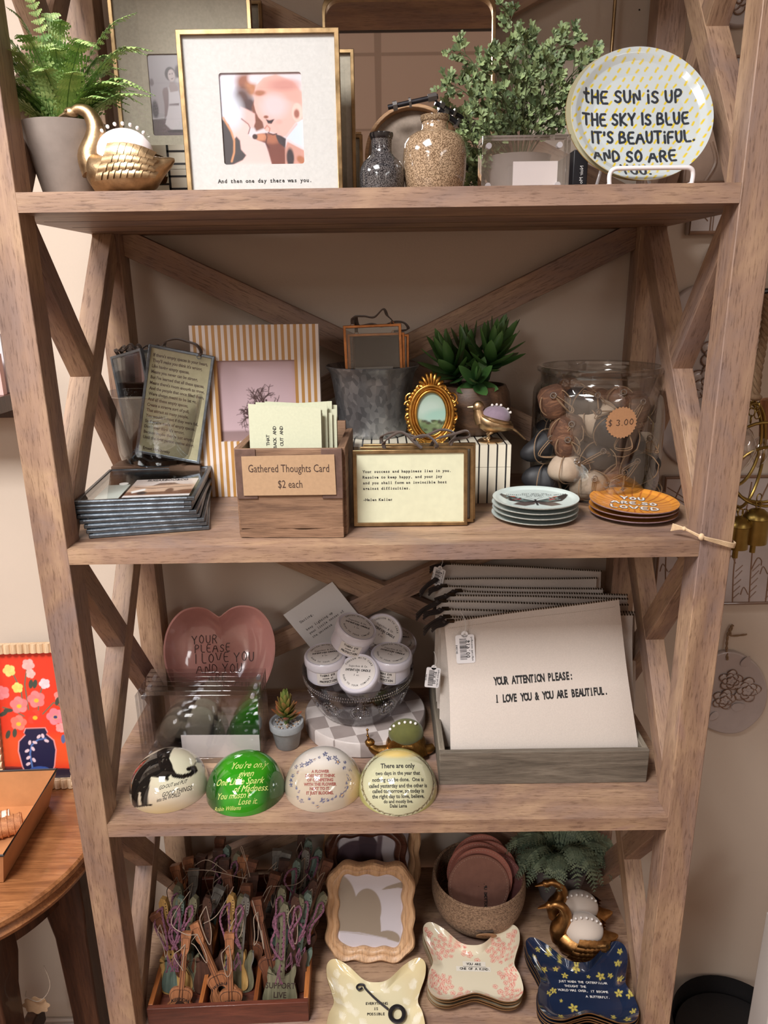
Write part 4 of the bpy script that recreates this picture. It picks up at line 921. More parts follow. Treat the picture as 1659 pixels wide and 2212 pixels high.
# bucket
bkx, bky = Xat(806, .285, ZB+.05), .289
galv, nt, b = _new('galvanized_steel'); vo = nt.nodes.new('ShaderNodeTexVoronoi'); vo.inputs['Scale'].default_value = 150; nt.links.new(_obj(nt, (1, 1, .6)), vo.inputs['Vector'])
nt.links.new(_ramp(nt, vo.outputs['Color'], [(.1, sr((126, 128, 132))), (.6, sr((150, 152, 156))), (1, sr((176, 177, 181)))]).outputs[0], b.inputs['Base Color']); b.inputs['Metallic'].default_value = .8; b.inputs['Roughness'].default_value = .38
bkz = .93
bu = thing('bucket', 'galvanized fluted metal bucket holding copper-edged frames, on the striped inlay box', 'bucket', (bkx, bky, ZB)); bu.scale = (1.04, 1.04, .93)
def flute(a, t): return 1+.022*abs(math.sin(a*6))*min(1, t*1.4+.3)
MB().lathe([(.001, 0), (.048, 0), (.0500, .002), (.0515, .010), (.0615, .095), (.0640, .108), (.0690, .1155), (.0705, .1185), (.0690, .1195), (.0650, .114), (.062, .106), (.0595, .094), (.0490, .012), (.001, .010)], 96, False, False, ripple=flute).build('body', galv, bu)
copper = mat('copper_edge', (180, 122, 78), .32, 1, var=.35, vscale=50, rvar=.1)
def dotted(t, w, h, dep):
    MB().at(.004, -dep*.5, h*.40, rx=PI/2).lathe([(.0001, 0), (.0058, 0), (.0058, .0008), (.0001, .0008)], 24, False, False).build('felt_dot', mat('white_dot', (226, 224, 220), .6), t)
    MB().prism(rect(w*.66, .02, h*.50), .0, .0006).build('paper_insert', mat('grey_insert', (126, 120, 112), .7), t)
    MB().prism([(-w*.38, .02), (w*.4, .02), (w*.4, h*.135), (-w*.2, h*.12)], -.0014, -.0008).build('white_card', mat('white_card', (214, 210, 208), .6), t)
bg = 'copper-edged frames standing in the bucket'
bw = .0895
glass_frame('front copper-edged glass frame with a white felt dot, standing in the galvanized bucket', bw, .128, copper, (Xat(808, bky-.02, ZB+.1)+.002, bky-.030, ZB+.046), (-.09, rad(-1.5), rad(3)), bg, .0042, .009, dotted, [(-.030, 0, .130), (-.028, -.004, .140), (-.012, 0, .141), (.004, .002, .139), (.018, -.004, .150), (.0235, -.005, .141), (.030, 0, .134), (.031, 0, .130)])
glass_frame('second copper-edged glass frame in the bucket, slipped lower behind the dotted one', bw, .120, copper, (Xat(812, bky, ZB+.1)+.003, bky-.012, ZB+.040), (-.05, rad(-1), rad(2)), bg, .0042, .009, None, [(-.030, 0, .122), (-.03, -.004, .146), (-.026, -.004, .132), (-.005, 0, .134), (.010, 0, .130), (.030, 0, .136), (.045, .002, .134), (.050, .0, .124), (.028, 0, .122)])
glass_frame('rearmost copper-edged glass frame in the bucket, showing only its right edge', bw, .117, copper, (Xat(818, bky, ZB+.1)+.004, bky+.006, ZB+.040), (-.04, rad(0), rad(2)), bg, .0042, .009, None, None)
# succulent pot
sx_, sy_ = Xat(1022, .285, ZB+.03), .292
su = thing('potted_succulent', 'dark green artificial succulent in a rounded brown wooden pot, behind the gold bird', 'potted plant', (sx_, sy_, ZB))
MB().lathe([(.001, 0), (.038, 0), (.046, .005), (.0565, .022), (.0605, .045), (.0575, .066), (.052, .077), (.0485, .0775), (.047, .072), (.001, .070)], 56, False, False).build('pot', wood('walnut_turned', (58, 40, 28), (88, 62, 44), (112, 82, 58), 'x', .45, 2.2, False), su)
def leaf(mb, base, d, up, L, wd_, th_, col=None, curl=.25, tip=1.0, nu=6, nv=8):
    """fleshy pointed leaf"""
    d = d.normalized(); s = d.cross(up).normalized(); u = s.cross(d).normalized(); v = []; f = []
    for i in range(nv+1):
        t = i/nv; ww = wd_*(math.sin(PI*min(1, t**.75*.93+.05)))**.7*(1 if t < .999 else .05); tt = th_*(1-t*.75)
        c = base+d*(L*t)+u*(curl*L*t*t)
        for k in range(nu): a = 2*PI*k/nu; v.append(c+s*(ww*math.cos(a))+u*(tt*math.sin(a)*(1 if math.sin(a) < 0 else .35)+ww*.25*abs(math.cos(a))))
    for i in range(nv):
        for k in range(nu): k2 = (k+1) % nu; f.append((i*nu+k, i*nu+k2, (i+1)*nu+k2, (i+1)*nu+k))
    f.append(tuple(range(nu))); f.append(tuple(nv*nu+k for k in range(nu)))
    mb.add(v, f, smooth=True, cols=[col]*len(v) if col is not None and not callable(col) else ([col(i//nu/nv) for i in range(len(v))] if callable(col) else None))
def rosette(c, ax, n, L, wd_, rnd, th_=.003, col=None, spread=(.25, 1.25), h=0.02):
    mb = MB(); ax = Vector(ax).normalized(); a0 = ax.cross(Vector((0, 1, .2))).normalized(); b0 = ax.cross(a0)
    for i in range(n):
        t = i/(n-1); an = i*2.4; out = a0*math.cos(an)+b0*math.sin(an); el = spread[0]+(spread[1]-spread[0])*t
        d = ax*math.cos(el)+out*math.sin(el); leaf(mb, Vector(c)+ax*(h*(1-t))-ax*h*.2, d, ax*math.sin(el)+out*-math.cos(el), L*(.45+.55*math.sin(PI*min(1, .25+t*.6)))*rnd.uniform(.9, 1.1), wd_*(.6+.4*t), th_, col, .22)
    return mb
sgm = painted('succulent_leaf', .42)
def gcol(t): a, b = sr((32, 66, 34)), sr((76, 116, 58)); return tuple(a[i]+(b[i]-a[i])*t for i in range(3))
for c, ax, n, L, wd_ in (((-.030, -.012, .092), (-.45, -.25, 1), 20, .062, .0125), ((.022, -.020, .105), (.12, -.3, 1), 22, .062, .0125), ((.030, .015, .110), (.35, .1, 1), 16, .062, .012), ((-.005, .02, .10), (-.1, .2, 1), 16, .058, .012), ((.0, -.035, .080), (-.1, -.9, .6), 10, .048, .011)):
    m = rosette(c, ax, n, L, wd_, R2, .0028, gcol, (.2, 1.5), .03); i0 = len(m.v); m.tube([(c[0]*.4, c[1]*.4, .066), (c[0]*.8, c[1]*.8, .085), c], .004, 8)
    for i in range(i0, len(m.v)): m.c[i] = sr((30, 56, 30))
    m.build('leaf_rosette', sgm, su)
# gold oval frame
ox, oy = Xat(931, .21, ZB+.03), .205
of = thing('oval_frame', 'small ornate gilt oval frame with a green landscape painting, leaning on the striped box', 'picture frame', (ox, oy, ZB), (-.10, 0, 0))
gilt = mat('antique_gilt', (184, 136, 66), .32, 1, var=.4, vscale=70, rvar=.08, bump=.2, bscale=200)
oc = .045; ra, rb = .0325, .044
fr = MB(); NB = 84
def oval(r1, r2, y, n=NB): return [(r1*math.cos(2*PI*i/n), y, oc+r2*math.sin(2*PI*i/n)) for i in range(n)]
for (q, y, r_t) in ((-.0035, -.006, .0024), (.0005, -.0045, .0019), (.0045, -.006, .0030)): fr.tube(oval(ra*.84+q, rb*.84+q, y), r_t, 10, closed=True)
fr.prism([(p[0], p[2]) for p in oval(ra*.84+.006, rb*.84+.006, 0)], -.003, .003, hole=[(p[0], p[2]) for p in oval(ra*.84-.004, rb*.84-.004, 0)])
fr.build('moulding', gilt, of)
orn = MB()
for i in range(44):   # gadrooned edge leaves
    a = 2*PI*i/44
    if abs(math.sin(a)) > .93 and math.sin(a) > 0: continue
    x, z = (ra*.84+.008)*math.cos(a), oc+(rb*.84+.008)*math.sin(a); orn.ball((x, -.003, z), .0028, 8, 6, (1.0+.5*abs(math.cos(a)), .8, 1.0+.5*abs(math.sin(a))))
def scroll(cx, cz, r, a0, turns, s, w0=.0016):
    P = []; n = int(14*turns)
    for i in range(n+1): t = i/n; a = a0+s*turns*2*PI*t; q = r*(1-.75*t); P.append((cx+q*math.cos(a), -.004, cz+q*math.sin(a)))
    orn.tube(P, [w0*(1-.4*i/n) for i in range(n+1)], 8)
for s in (-1, 1):
    scroll(s*.031, oc+.022, .0085, PI/2 if s > 0 else PI/2, 1.3, -s); scroll(s*.034, oc+.014, .006, 0 if s > 0 else PI, 1.2, s); scroll(s*.034, oc-.006, .006, PI/2, 1.1, -s, .0014); scroll(s*.029, oc-.022, .006, 0 if s > 0 else PI, 1.1, -s, .0014); scroll(s*.014, oc-.040, .0075, PI/2, 1.2, s); scroll(s*.017, oc+.038, .006, -PI/2, 1.2, s); scroll(s*.006, oc-.042, .005, PI, 1, s, .0014); scroll(s*.022, oc-.034, .006, PI/2, 1.1, s, .0014)
orn.build('scrollwork', gilt, of)
cr_ = MB()
for k in range(-4, 5):  # palmette crest
    a = PI/2-k*.30; L = .022-.0012*abs(k)*abs(k)*.6; b0 = Vector((k*.0022, -.003, oc+.0375)); tip = Vector((k*.0030+math.cos(a)*L*.55, -.0045, oc+.0375+math.sin(a)*L)); mid = (b0+tip)/2+Vector((-k*.0004, -.003, 0))
    cr_.tube(spl([b0, mid, tip, tip+Vector((k*.0006, .003, -.002))], 4), [.0018]*5+[.0024]*4+[.0027, .0022, .0016, .001][:4], 8)
cr_.build('crest', gilt, of)
pp = MB(); N1, N2 = 30, 60; pts = [(0, 0)]+[(ra*.84*(j+1)/N1*math.cos(2*PI*i/N2), rb*.84*(j+1)/N1*math.sin(2*PI*i/N2)) for j in range(N1) for i in range(N2)]
def lsc(X, Y):
    p = Paint(X, Y, (158, 182, 166)); p.ell(-.004, .008, .02, .012, (176, 196, 184), .2, .9).ell(.01, -.002, .02, .008, (150, 186, 172), .1, .9)
    p.poly([(-.04, -.010), (-.018, -.008), (-.01, -.011), (.004, -.014), (.014, -.012), (.04, -.006), (.04, -.05), (-.04, -.05)], (104, 122, 84), .003); r = random.Random(3)
    for k in range(46): x = r.uniform(-.028, .028); y = r.uniform(-.034, -.010); p.ell(x, y, r.uniform(.002, .005), r.uniform(.001, .003), r.choice([(70, 84, 56), (92, 112, 70), (130, 144, 104), (62, 60, 44)]), 0, .8)
    return p
pa = lsc([q[0] for q in pts], [q[1] for q in pts]); f = [(0, 1+(k+1) % N2, 1+k) for k in range(N2)]+[(1+j*N2+k, 1+j*N2+(k+1) % N2, 1+(j+1)*N2+(k+1) % N2, 1+(j+1)*N2+k) for j in range(N1-1) for k in range(N2)]
pp.add([(x, -.0032, oc+z) for x, z in pts], f, cols=[tuple(c) for c in pa.c]); pp.build('painting', painted('oil_print', .4, .3), of)
# bird pincushion
bd = thing('bird_pincushion', 'gold bird pincushion with a lilac velvet cushion and pearl pins on the striped box', 'pincushion', (Xat(1060, .213, ZB+.02), .215, ZB))
mb = MB()
loft(mb, [((-.020, 0, .038), .004, .005), ((-.017, 0, .033), .011, .012), ((-.008, 0, .030), .0165, .0150), ((.004, 0, .027), .0185, .0135), ((.016, 0, .026), .0165, .0110), ((.026, 0, .024), .010, .0080), ((.034, 0, .021), .006, .005)], 24)
mb.ball((-.0195, 0, .053), .0085, 16, 12, (1.05, .9, 1.1)); mb.tube([(-.020, 0, .050), (-.018, 0, .040), (-.013, 0, .032)], [.007, .0088, .012], 14)
mb.tube([(-.027, 0, .053), (-.031, 0, .0530), (-.036, 0, .0528)], [.0028, .0018, .0006], 8)
for sy in (-1, 1): mb.ball((-.0245, sy*.0062, .0550), .0015, 8, 6)
mb.build('body', gold, bd)
tl = MB()
for k in range(3): tl.tube([(.026, (k-1)*.002, .025), (.040, (k-1)*.0035, .015), (.053, (k-1)*.0045, .003)], [.0034, .0030, .0022], 8, flat=.6)
tl.build('tail', gold, bd)
for sy in (-1, 1):
    lg = MB(); lg.tube([(.002, sy*.006, .016), (-.004, sy*.006, .011), (-.002, sy*.006, .006), (-.004, sy*.006, .003)], [.003, .0022, .0018, .0022], 8)
    for q in (-1, 0, 1): lg.tube([(-.004, sy*.006, .0035), (-.010, sy*.006+q*.003, .0032)], [.0016, .001], 6)
    lg.build('leg', gold, bd)
MB().lathe([(.001, 0), (.019, 0), (.0195, .0015), (.017, .003), (.001, .0032)], 32, False, False).build('base', gold, bd)
cu = MB(); cu.ball((.007, 0, .0375), .0195, 26, 16, (1.15, .90, .90)); cuo = cu.build('cushion', mat('lilac_velvet', (134, 116, 132), .9, sheen=.5, var=.08, vscale=200), bd)
cc = MB(); cc.tube([(.007+.0215*math.cos(a)*1.03, .0182*math.sin(a), .0345-.006*math.cos(a)*(1 if True else 0)) for a in [2*PI*i/40 for i in range(40)]], .0028, 8, closed=True); cc.build('wing_collar', gold, bd)
for a in (105, 88, 72, 40, 22): MB().ball((.007+.0235*math.cos(rad(a)), -.004, .0375+.0192*math.sin(rad(a))), .0021, 10, 8).build('pearl_pin', pearl, cuo)
# ---- brass hinged frames leaning on the box
fy0 = .078
def keller(t, w, h, dep):
    b = MB().prism(rect(w-.009, .0045, h-.0045), -.0012, .0012)
    for i, l in enumerate(("Your success and happiness lies in you.", "Resolve to keep happy, and your joy", "and you shall form an invincible host", "against difficulties.", "", "-Helen Keller")):
        if l: b.text(l, .0052, flat(-w/2+.0135, h-.0315-i*.0078, -.0014), mono=1, bold=.035, align='LEFT')
    b.build('quote_card', [mat('cream_green_card', (226, 222, 192), .85, var=.05, vscale=80), black_ink], t)
x0, x1 = Xat(763, fy0, Z2+.04), Xat(1010, fy0, Z2+.04); fh = Zat(972, fy0+.012, 0)-Z2; fw = x1-x0
lk = lambda s: [(-.035*s, 0, fh+.002), (-.034*s, -.006, fh+.012), (-.012*s, -.004, fh+.024), (.006*s, -.006, fh+.010), (.016*s, -.006, fh+.002), (.004, -.004, fh+.014), (.022, -.005, fh+.019), (.036, -.004, fh+.008), (.036, 0, fh+.002)]
bgp = 'brass hinged quote frames leaning on the striped box'
glass_frame('brass hinged frame with a typed quote on pale paper, frontmost before the striped box', fw, fh, brass, ((x0+x1)/2, fy0, Z2+.001), (-.12, 0, 0), bgp, .0052, .008, keller, lk(1))
glass_frame('brass glass frame just behind the quote frame, sticking out to its right', fw, fh+.002, brass, ((x0+x1)/2+.010, fy0+.013, Z2+.001), (-.12, 0, 0), bgp, .0052, .008, None, [(.02, 0, fh+.002), (.026, -.012, fh+.012), (.05, -.008, fh+.018), (.068, -.004, fh+.022), (.072, 0, fh+.014), (.052, 0, fh+.010), (.046, -.002, fh+.002)])
glass_frame('rearmost brass glass frame leaning on the striped box, with an empty grey pane', fw, fh+.003, brass, ((x0+x1)/2+.014, fy0+.026, Z2+.001), (-.12, 0, 0), bgp, .0052, .008, lambda t, w, h, d: MB().prism(rect(w-.012, .006, h-.006), .0, .001).build('grey_insert', mat('grey_insert', (126, 120, 112), .7), t), [(-.05, 0, fh), (-.052, -.01, fh+.014), (-.03, -.012, fh+.020), (.0, -.008, fh+.012), (.03, -.01, fh+.022), (.05, -.004, fh+.015), (.04, 0, fh)])
# ---- stacks of small plates
def small_plate(label, r, loc, rz, paintf, rimm, group, tx=None, sc=1, fine=True):
    t = thing('trinket_dish', label, 'small plate', loc, (0, 0, rz), group)
    mb = disc_plate(r, .0052, paintf, 60 if fine else 10, 200 if fine else 72, .0024)
    if tx: tx(mb, lambda x, z: (x, z, plate_z(math.hypot(x, z), r, .0052)+.0003))
    mb.build('dish', [painted('glazed_print_soft', .3, .25), rimm, black_ink], t); return t
pr_ = .0605
def butterfly(X, Y):
    p = Paint(X, Y, (212, 226, 222)); r = random.Random(4)
    for s in (-1, 1):
        fw_ = [(0, -.004), (s*.012, .004), (s*.028, .016), (s*.046, .026), (s*.049, .020), (s*.044, .008), (s*.036, -.006), (s*.018, -.013), (0, -.012)]
        p.poly(fw_, (44, 40, 42), .001); p.poly([(s*.004, -.005), (s*.022, .007), (s*.034, .012), (s*.032, .0), (s*.016, -.009)], (112, 134, 130), .002)
        p.poly([(0, -.010), (s*.026, -.012), (s*.034, -.024), (s*.018, -.032), (s*.004, -.022)], (96, 84, 80), .002)
        for k in range(12): p.ell(s*r.uniform(.018, .044), r.uniform(-.002, .020), .0018, .0012, r.choice([(196, 70, 74), (190, 140, 110), (150, 190, 190), (30, 28, 30)]), .5, .4)
        p.ell(s*.024, .004, .005, .002, (206, 66, 76), s*.3, .3).ell(s*.030, .017, .004, .002, (196, 120, 96), s*.5, .4)
        for k in range(7): p.line([(s*.003, -.008), (s*(.014+.005*k), -.026+.007*k)], .0006, (34, 30, 34), .0008)
        p.line([(s*.001, .002), (s*.006, .010), (s*.012, .014)], .0008, (40, 36, 38), .0006)
    p.line([(0, .003), (0, -.026)], .0032, (40, 36, 40), .001); return p
def bf_txt(mb, mf):
    for i, l in enumerate(("Just when the", "caterpillar thought the world", "was over,")): mb.text(l, .0048, (lambda x, z, i=i: mf(x+.002, .030-i*.0058+z-abs(x)*.0)), mono=1, bold=.02, mi=2)
def place_px(px, py, z): p = onZ(px, py, z); return p
speck = mat('speckled_rim', (150, 152, 146), .6, var=.25, vscale=300)
c = place_px(1157, 1122, Z2)
nm = ['pale mint dish at the bottom of the butterfly stack', 'pale mint dish second from the bottom of the butterfly stack', 'pale mint dish right under the butterfly one', 'top pale mint dish printed with a butterfly and small words, in its stack of four']
for k in range(4):
    small_plate(nm[k], pr_, (c.x+.001*(k % 2), c.y+.012, Z2+.0026+k*.0075), rad(-4), butterfly if k == 3 else (lambda X, Y: Paint(X, Y, (206, 218, 214))), speck, 'stack of pale mint butterfly dishes', bf_txt if k == 3 else None, fine=k == 3)
def orange(X, Y):
    p = Paint(X, Y, (226, 152, 62)); p.noise(.05, 120, 90, 4)
    for k in range(26):
        a = 2*PI*k/26+.1; p.line([(math.cos(a)*.030, -.006+math.sin(a)*.026), (math.cos(a)*.046, -.003+math.sin(a)*.043), (math.cos(a)*.060, math.sin(a)*.060)], .0019, (176, 92, 44), .0012)
    return p
def or_txt(mb, mf):
    r = random.Random(6)
    for l, oz, s_ in (('YOU', .016, .0120), ('ARE.SO', -.0055, .0120), ('LOVED', -.029, .0140)):
        for wd_, mi in ((.0046, 2), (.0028, 3)):
            r = random.Random(6)
            for q in stroke_text(l, s_, gap=.34, wob=.03, rnd=r): ribbon(mb, chaikin(q), wd_, (lambda x, z, mi=mi, oz=oz: (lambda v: (v[0], v[1], v[2]+(.0003 if mi == 3 else 0)))(mf(x+.002, oz+z))), mi=mi)
c = place_px(1372, 1118, Z2)
nm = ['orange dish at the bottom of the orange stack', 'orange dish in the middle of the orange stack', 'top orange dish with white outlined lettering and brown rays']
for k in range(3):
    t = thing('trinket_dish', nm[k], 'small plate', (c.x, c.y+.012, Z2+.0026+k*.0075), (0, 0, rad(-14 if k == 2 else -5)), 'stack of orange lettered dishes')
    mb = disc_plate(pr_+.001, .0058, orange if k == 2 else (lambda X, Y: Paint(X, Y, (214, 140, 58))), 60 if k == 2 else 10, 200 if k == 2 else 72, .0024)
    if k == 2: or_txt(mb, lambda x, z: (x, z, plate_z(math.hypot(x, z), pr_+.001, .0058)+.0003)); t.rotation_euler = (.03, .03, rad(-14))
    mb.build('dish', [painted('glazed_print_soft', .3), mat('lilac_rim', (126, 102, 108), .6, var=.3, vscale=300), mat('slate_outline', (84, 82, 96), .6), mat('chalk_white', (230, 224, 216), .6)], t)
# ---- glass jar of cork and stone magnets
jx, jy = Xat(1286, .25, Z2+.08), .250
jar = thing('glass_jar', 'large clear glass jar full of wooden knobs, stones and twine, behind the small dishes', 'jar', (jx, jy, Z2))
jr = .1005
jg = glass('jar_glass', (.985, .985, .98), 2.0, .42, base=.02)
MB().lathe([(.001, .0), (jr*.86, .0), (jr*.96, .006), (jr*.985, .02), (jr, .06), (jr, .135), (jr*1.0, .158), (jr*.985, .166), (jr*.94, .172), (jr*.90, .176), (jr*.895, .186), (jr*.92, .190), (jr*.955, .193), (jr*.96, .197), (jr*.93, .2), (jr*.89, .2), (jr*.865, .196), (jr*.86, .178), (jr*.93, .165), (jr*.955, .155), (jr*.955, .02), (jr*.8, .010), (.001, .009)], 72, False, False).build('jar', jg, jar)
def lump(rnd, n=22, m=14, sc=(1, 1, 1), amp=.10):
    ph = [rnd.uniform(0, 6) for _ in range(6)]; mb = MB(); v = []; f = []
    for j in range(m+1):
        p = PI*j/m
        for i in range(n):
            a = 2*PI*i/n; r = 1+amp*(math.sin(a*2+ph[0])*math.sin(p*2+ph[1])+.6*math.sin(a*3+ph[2])*math.sin(p)+.6*math.cos(p*3+ph[3])*.5)
            if j in (0, m): r = 1+amp*.6*math.cos(p*3+ph[3])*.5
            v.append((sc[0]*r*math.sin(p)*math.cos(a), sc[1]*r*math.sin(p)*math.sin(a), -sc[2]*r*math.cos(p)))
    for j in range(m):
        for i in range(n): i2 = (i+1) % n; f.append((j*n+i, j*n+i2, (j+1)*n+i2, (j+1)*n+i))
    mb.add(v, f, smooth=True); return mb
corkm = wood('turned_bark', (66, 42, 30), (100, 66, 46), (136, 96, 68), 'x', .8, 5, False, .5)
slate = mat('dark_slate', (34, 33, 36), .55, var=.25, vscale=60); pale_st = mat('pale_stone', (176, 156, 136), .7, var=.14, vscale=50, bump=.3, bscale=120); brown_st = mat('brown_stone', (112, 78, 58), .6, var=.2, vscale=60)
twine = mat('jute_twine', (136, 110, 84), .95, var=.2, vscale=600); steel = mat('bright_steel', (190, 188, 186), .25, .95)
def knob_thing(kind, label, px, py, y, r, rot, group):
    p = onY(px, py, y+.066); r = r*1.12; mm = {'bark': corkm, 'slate': slate, 'pale': pale_st, 'brown': brown_st}[kind]
    t = thing({'bark': 'wooden_ball_ornament', 'slate': 'slate_stone', 'pale': 'pale_stone', 'brown': 'brown_stone'}[kind], label, 'wooden ornament' if kind == 'bark' else 'stone ornament', p, rot, group)
    if kind == 'bark': mb = MB(); mb.lathe([(.001, -r*1.1), (r*.6, -r*1.05), (r*.92, -r*.7), (r, 0), (r*.92, r*.7), (r*.6, r*1.05), (.001, r*1.1)], 28, False, False)
    elif kind == 'slate': mb = lump(R2, sc=(r*1.25, r*.85, r*.75), amp=.14)
    else: mb = lump(R2, sc=(r*1.2, r*.9, r*.85), amp=.10)
    mb.build('body', mm, t)
    sc_ = MB(); sc_.tube([(0, -r*.75, r*.5), (0, -r*.95, r*.6)], .0012, 6); sc_.tube([(.0040*math.cos(a), -r*.95-.0035+.0*math.sin(a), r*.62+.004*math.sin(a)) for a in [2*PI*i/14 for i in range(14)]], .0010, 6, closed=True); sc_.build('screw_eye', steel, t)
    lp = MB(); P = [(0, -r*1.0, r*.62)]+[(R2.uniform(-r*.9, r*.9), -r*R2.uniform(.7, 1.0), R2.uniform(-r*.9, r*.5)) for _ in range(2)]+[(0.002, -r*1.0, r*.62)]
    lp.tube(spl(P, 7), .0008, 6); lp.tube(spl([(a+.002, b-.001, c-.002) for a, b, c in P], 7), .0008, 6); lp.tube(spl([(r*1.0*math.cos(a), -r*.85*abs(math.cos(a))-.002*math.sin(a*3), r*.9*math.sin(a)) for a in [2*PI*i/9 for i in range(10)]], 4), .0008, 6); lp.build('twine_loop', twine, t)
JJ = [('bark', 'round bark-brown wooden knob at the upper left inside the jar', 1196, 868, .135, .020), ('bark', 'large rounded wooden knob at mid left inside the jar', 1222, 930, .130, .022), ('bark', 'reddish wooden knob under the mid left one inside the jar', 1222, 960, .118, .016),
      ('slate', 'upright dark stone at the top centre of the jar', 1258, 870, .145, .024), ('slate', 'flat dark stone at the left side of the jar', 1180, 962, .150, .026), ('slate', 'dark wedge stone in the middle of the jar under the price label', 1330, 938, .125, .030), ('slate', 'dark smooth stone lying across the centre of the jar', 1280, 990, .128, .026),
      ('pale', 'pale stone behind the price label inside the jar', 1290, 905, .145, .026), ('pale', 'pale pointed stone at the right side of the jar', 1378, 958, .135, .022), ('pale', 'off-white rounded stone at the lower left of the jar', 1226, 1010, .118, .023), ('pale', 'pinkish pale stone at the very front bottom of the jar', 1272, 1046, .116, .023),
      ('brown', 'dark brown stone at the bottom of the jar beside the pink one', 1330, 1030, .128, .022), ('slate', 'dark glossy stone at the lower right of the jar', 1372, 1010, .130, .026), ('bark', 'light brown wooden knob at the upper right of the jar', 1372, 882, .145, .020), ('bark', 'tan wooden knob at the right of the jar above the pale pointed stone', 1378, 918, .150, .020), ('brown', 'brown stone at the top right rim of the heap in the jar', 1340, 860, .160, .018), ('slate', 'dark stone at the bottom left corner of the jar', 1182, 1032, .150, .026), ('slate', 'dark stone at the far bottom right of the jar', 1392, 1050, .160, .020), ('bark', 'brown knob peeping between dark stones at the top left of the jar', 1230, 850, .165, .018)]
wn_ = ['upper left', 'upper middle', 'upper right', 'left', 'centre', 'right', 'lower left', 'lower middle', 'lower right', 'bottom left', 'bottom middle', 'bottom right']
for q, (px, py) in enumerate(((1210, 885), (1290, 870), (1350, 885), (1195, 930), (1290, 935), (1370, 930), (1215, 985), (1300, 985), (1360, 990), (1215, 1035), (1290, 1035), (1345, 1030))):
    JJ.append(('slate' if q % 3 != 1 else 'brown', 'dark stone deep inside the jar, filling the %s of the heap' % wn_[q], px, py, .205, .024))
for kind, lb, px, py, y, r in JJ: knob_thing(kind, lb, px, py, y, r, (0, R2.uniform(-.6, .6), R2.uniform(-.4, .4)), 'ornaments in the glass jar')
lb = thing('price_label', 'round scalloped kraft label marked $3.00 stuck on the glass jar', 'label', (jx+.0065, jy-jr-.0012, Z2+.1285), (0, 0, rad(4)))
m = MB(); sc_ = [((.0222+.0009*math.cos(a*28))*math.cos(a), (.0222+.0009*math.cos(a*28))*math.sin(a)) for a in [2*PI*i/140 for i in range(140)]]
def curve_(x, z): return (x, (x*x)/(2*jr)-.0002, z)
m.add([curve_(x, z) for x, z in sc_]+[(x, y+.0003, z) for x, y, z in [curve_(x, z) for x, z in sc_]], [tuple(reversed(range(140)))]+[(i, (i+1) % 140, 140+(i+1) % 140, 140+i) for i in range(140)])
for q in stroke_text('$ 3.00', .0085, gap=.32): ribbon(m, chaikin(q), .0010, lambda x, z: (lambda v: (v[0], v[1]-.0003, v[2]))(curve_(x, z-.004+x*.05)), mi=1)
m.build('paper', [mat('kraft_label', (168, 124, 88), .85, var=.05, vscale=300), mat('umber_ink', (0, 0, 0))], lb)
# ---- raffia tied round the right post, kraft tag
rf = MB()
pA = onY(1583, 1178, -.002); pB = onY(1513, 1158, -.004); pC = onY(1478, 1142, .004); pD = onY(1450, 1138, .020)
for k in range(7):
    o = Vector((0, -.0004*k, (k-3)*.0011)); rf.tube(spl([pA+Vector((.004, .03, 0))+o, pA+Vector((.002, 0, 0))+o, (pA+pB)/2+Vector((0, -.003, 0))+o*.8, pB+Vector((0, -.003, 0))+o*.5, pC+o*.4, pD+Vector((0, 0, 0))+o*1.6], 5), .0008, 5)
rf.ball(tuple(pB+Vector((0, -.003, 0))), .004, 10, 8, (1, .8, 1.2)); rf.ball(tuple(pC), .003, 10, 8)
tag(rf.build('raffia_tie', mat('raffia', (214, 186, 150), .8, var=.12, vscale=200)), 'knotted band of pale raffia tied around the right front post above the shelf edge', 'raffia')
# ================================================================ shelf 3
R3 = random.Random(31)
# ---- heart dish leaning at the back
hcy = .30
hd = thing('heart_dish', 'glossy pink heart shaped dish lettered in black, leaning behind the clear acrylic blocks', 'dish', (Xat(487, hcy, Z3+.04), hcy-.060, Z3+.002), (-.40, 0, rad(3)))
HW = .0985
HS = [(0, .915), (.10, .945), (.24, .985), (.44, 1.0), (.70, .965), (.91, .85), (1.0, .69), (.97, .52), (.82, .34), (.58, .185), (.30, .06), (.10, .008), (0, 0)]
HS = HS+[(-x, z) for x, z in HS[-2:0:-1]]
_hp = [(p.x*HW, p.y*HW*2.18) for p in spl([(x, z, 0) for x, z in HS], 5, closed=True)]

mb = MB(); H = _hp; NH = len(H); cz0 = HW*1.25; rings = [(.001, .030), (.35, .030), (.62, .027), (.80, .018), (.91, .006), (.97, .0), (1, .0)]
v = []; f = []
for (q, y) in rings: v += [(x*q, y, cz0+(z-cz0)*q) for x, z in H]
for j in range(len(rings)-1): f += [(j*NH+i, (j+1)*NH+i, (j+1)*NH+(i+1) % NH, j*NH+(i+1) % NH) for i in range(NH)]
mb.add(v, f, smooth=True)
rb = [(1, 0), (1.005, .003), (.93, .014), (.82, .026), (.6, .035), (.001, .036)]; v = []; f = []
for (q, y) in rb: v += [(x*q, y, cz0+(z-cz0)*q) for x, z in H]
for j in range(len(rb)-1): f += [(j*NH+i, (j+1)*NH+i, (j+1)*NH+(i+1) % NH, j*NH+(i+1) % NH) for i in range(NH)]
mb.add(v, f, smooth=True)
def hq(x, z):
    a = math.atan2(z-cz0, x); d = math.hypot(x, z-cz0); b_ = min(H, key=lambda p: abs(math.remainder(math.atan2(p[1]-cz0, p[0])-a, 2*PI))); return d/math.hypot(b_[0], b_[1]-cz0)
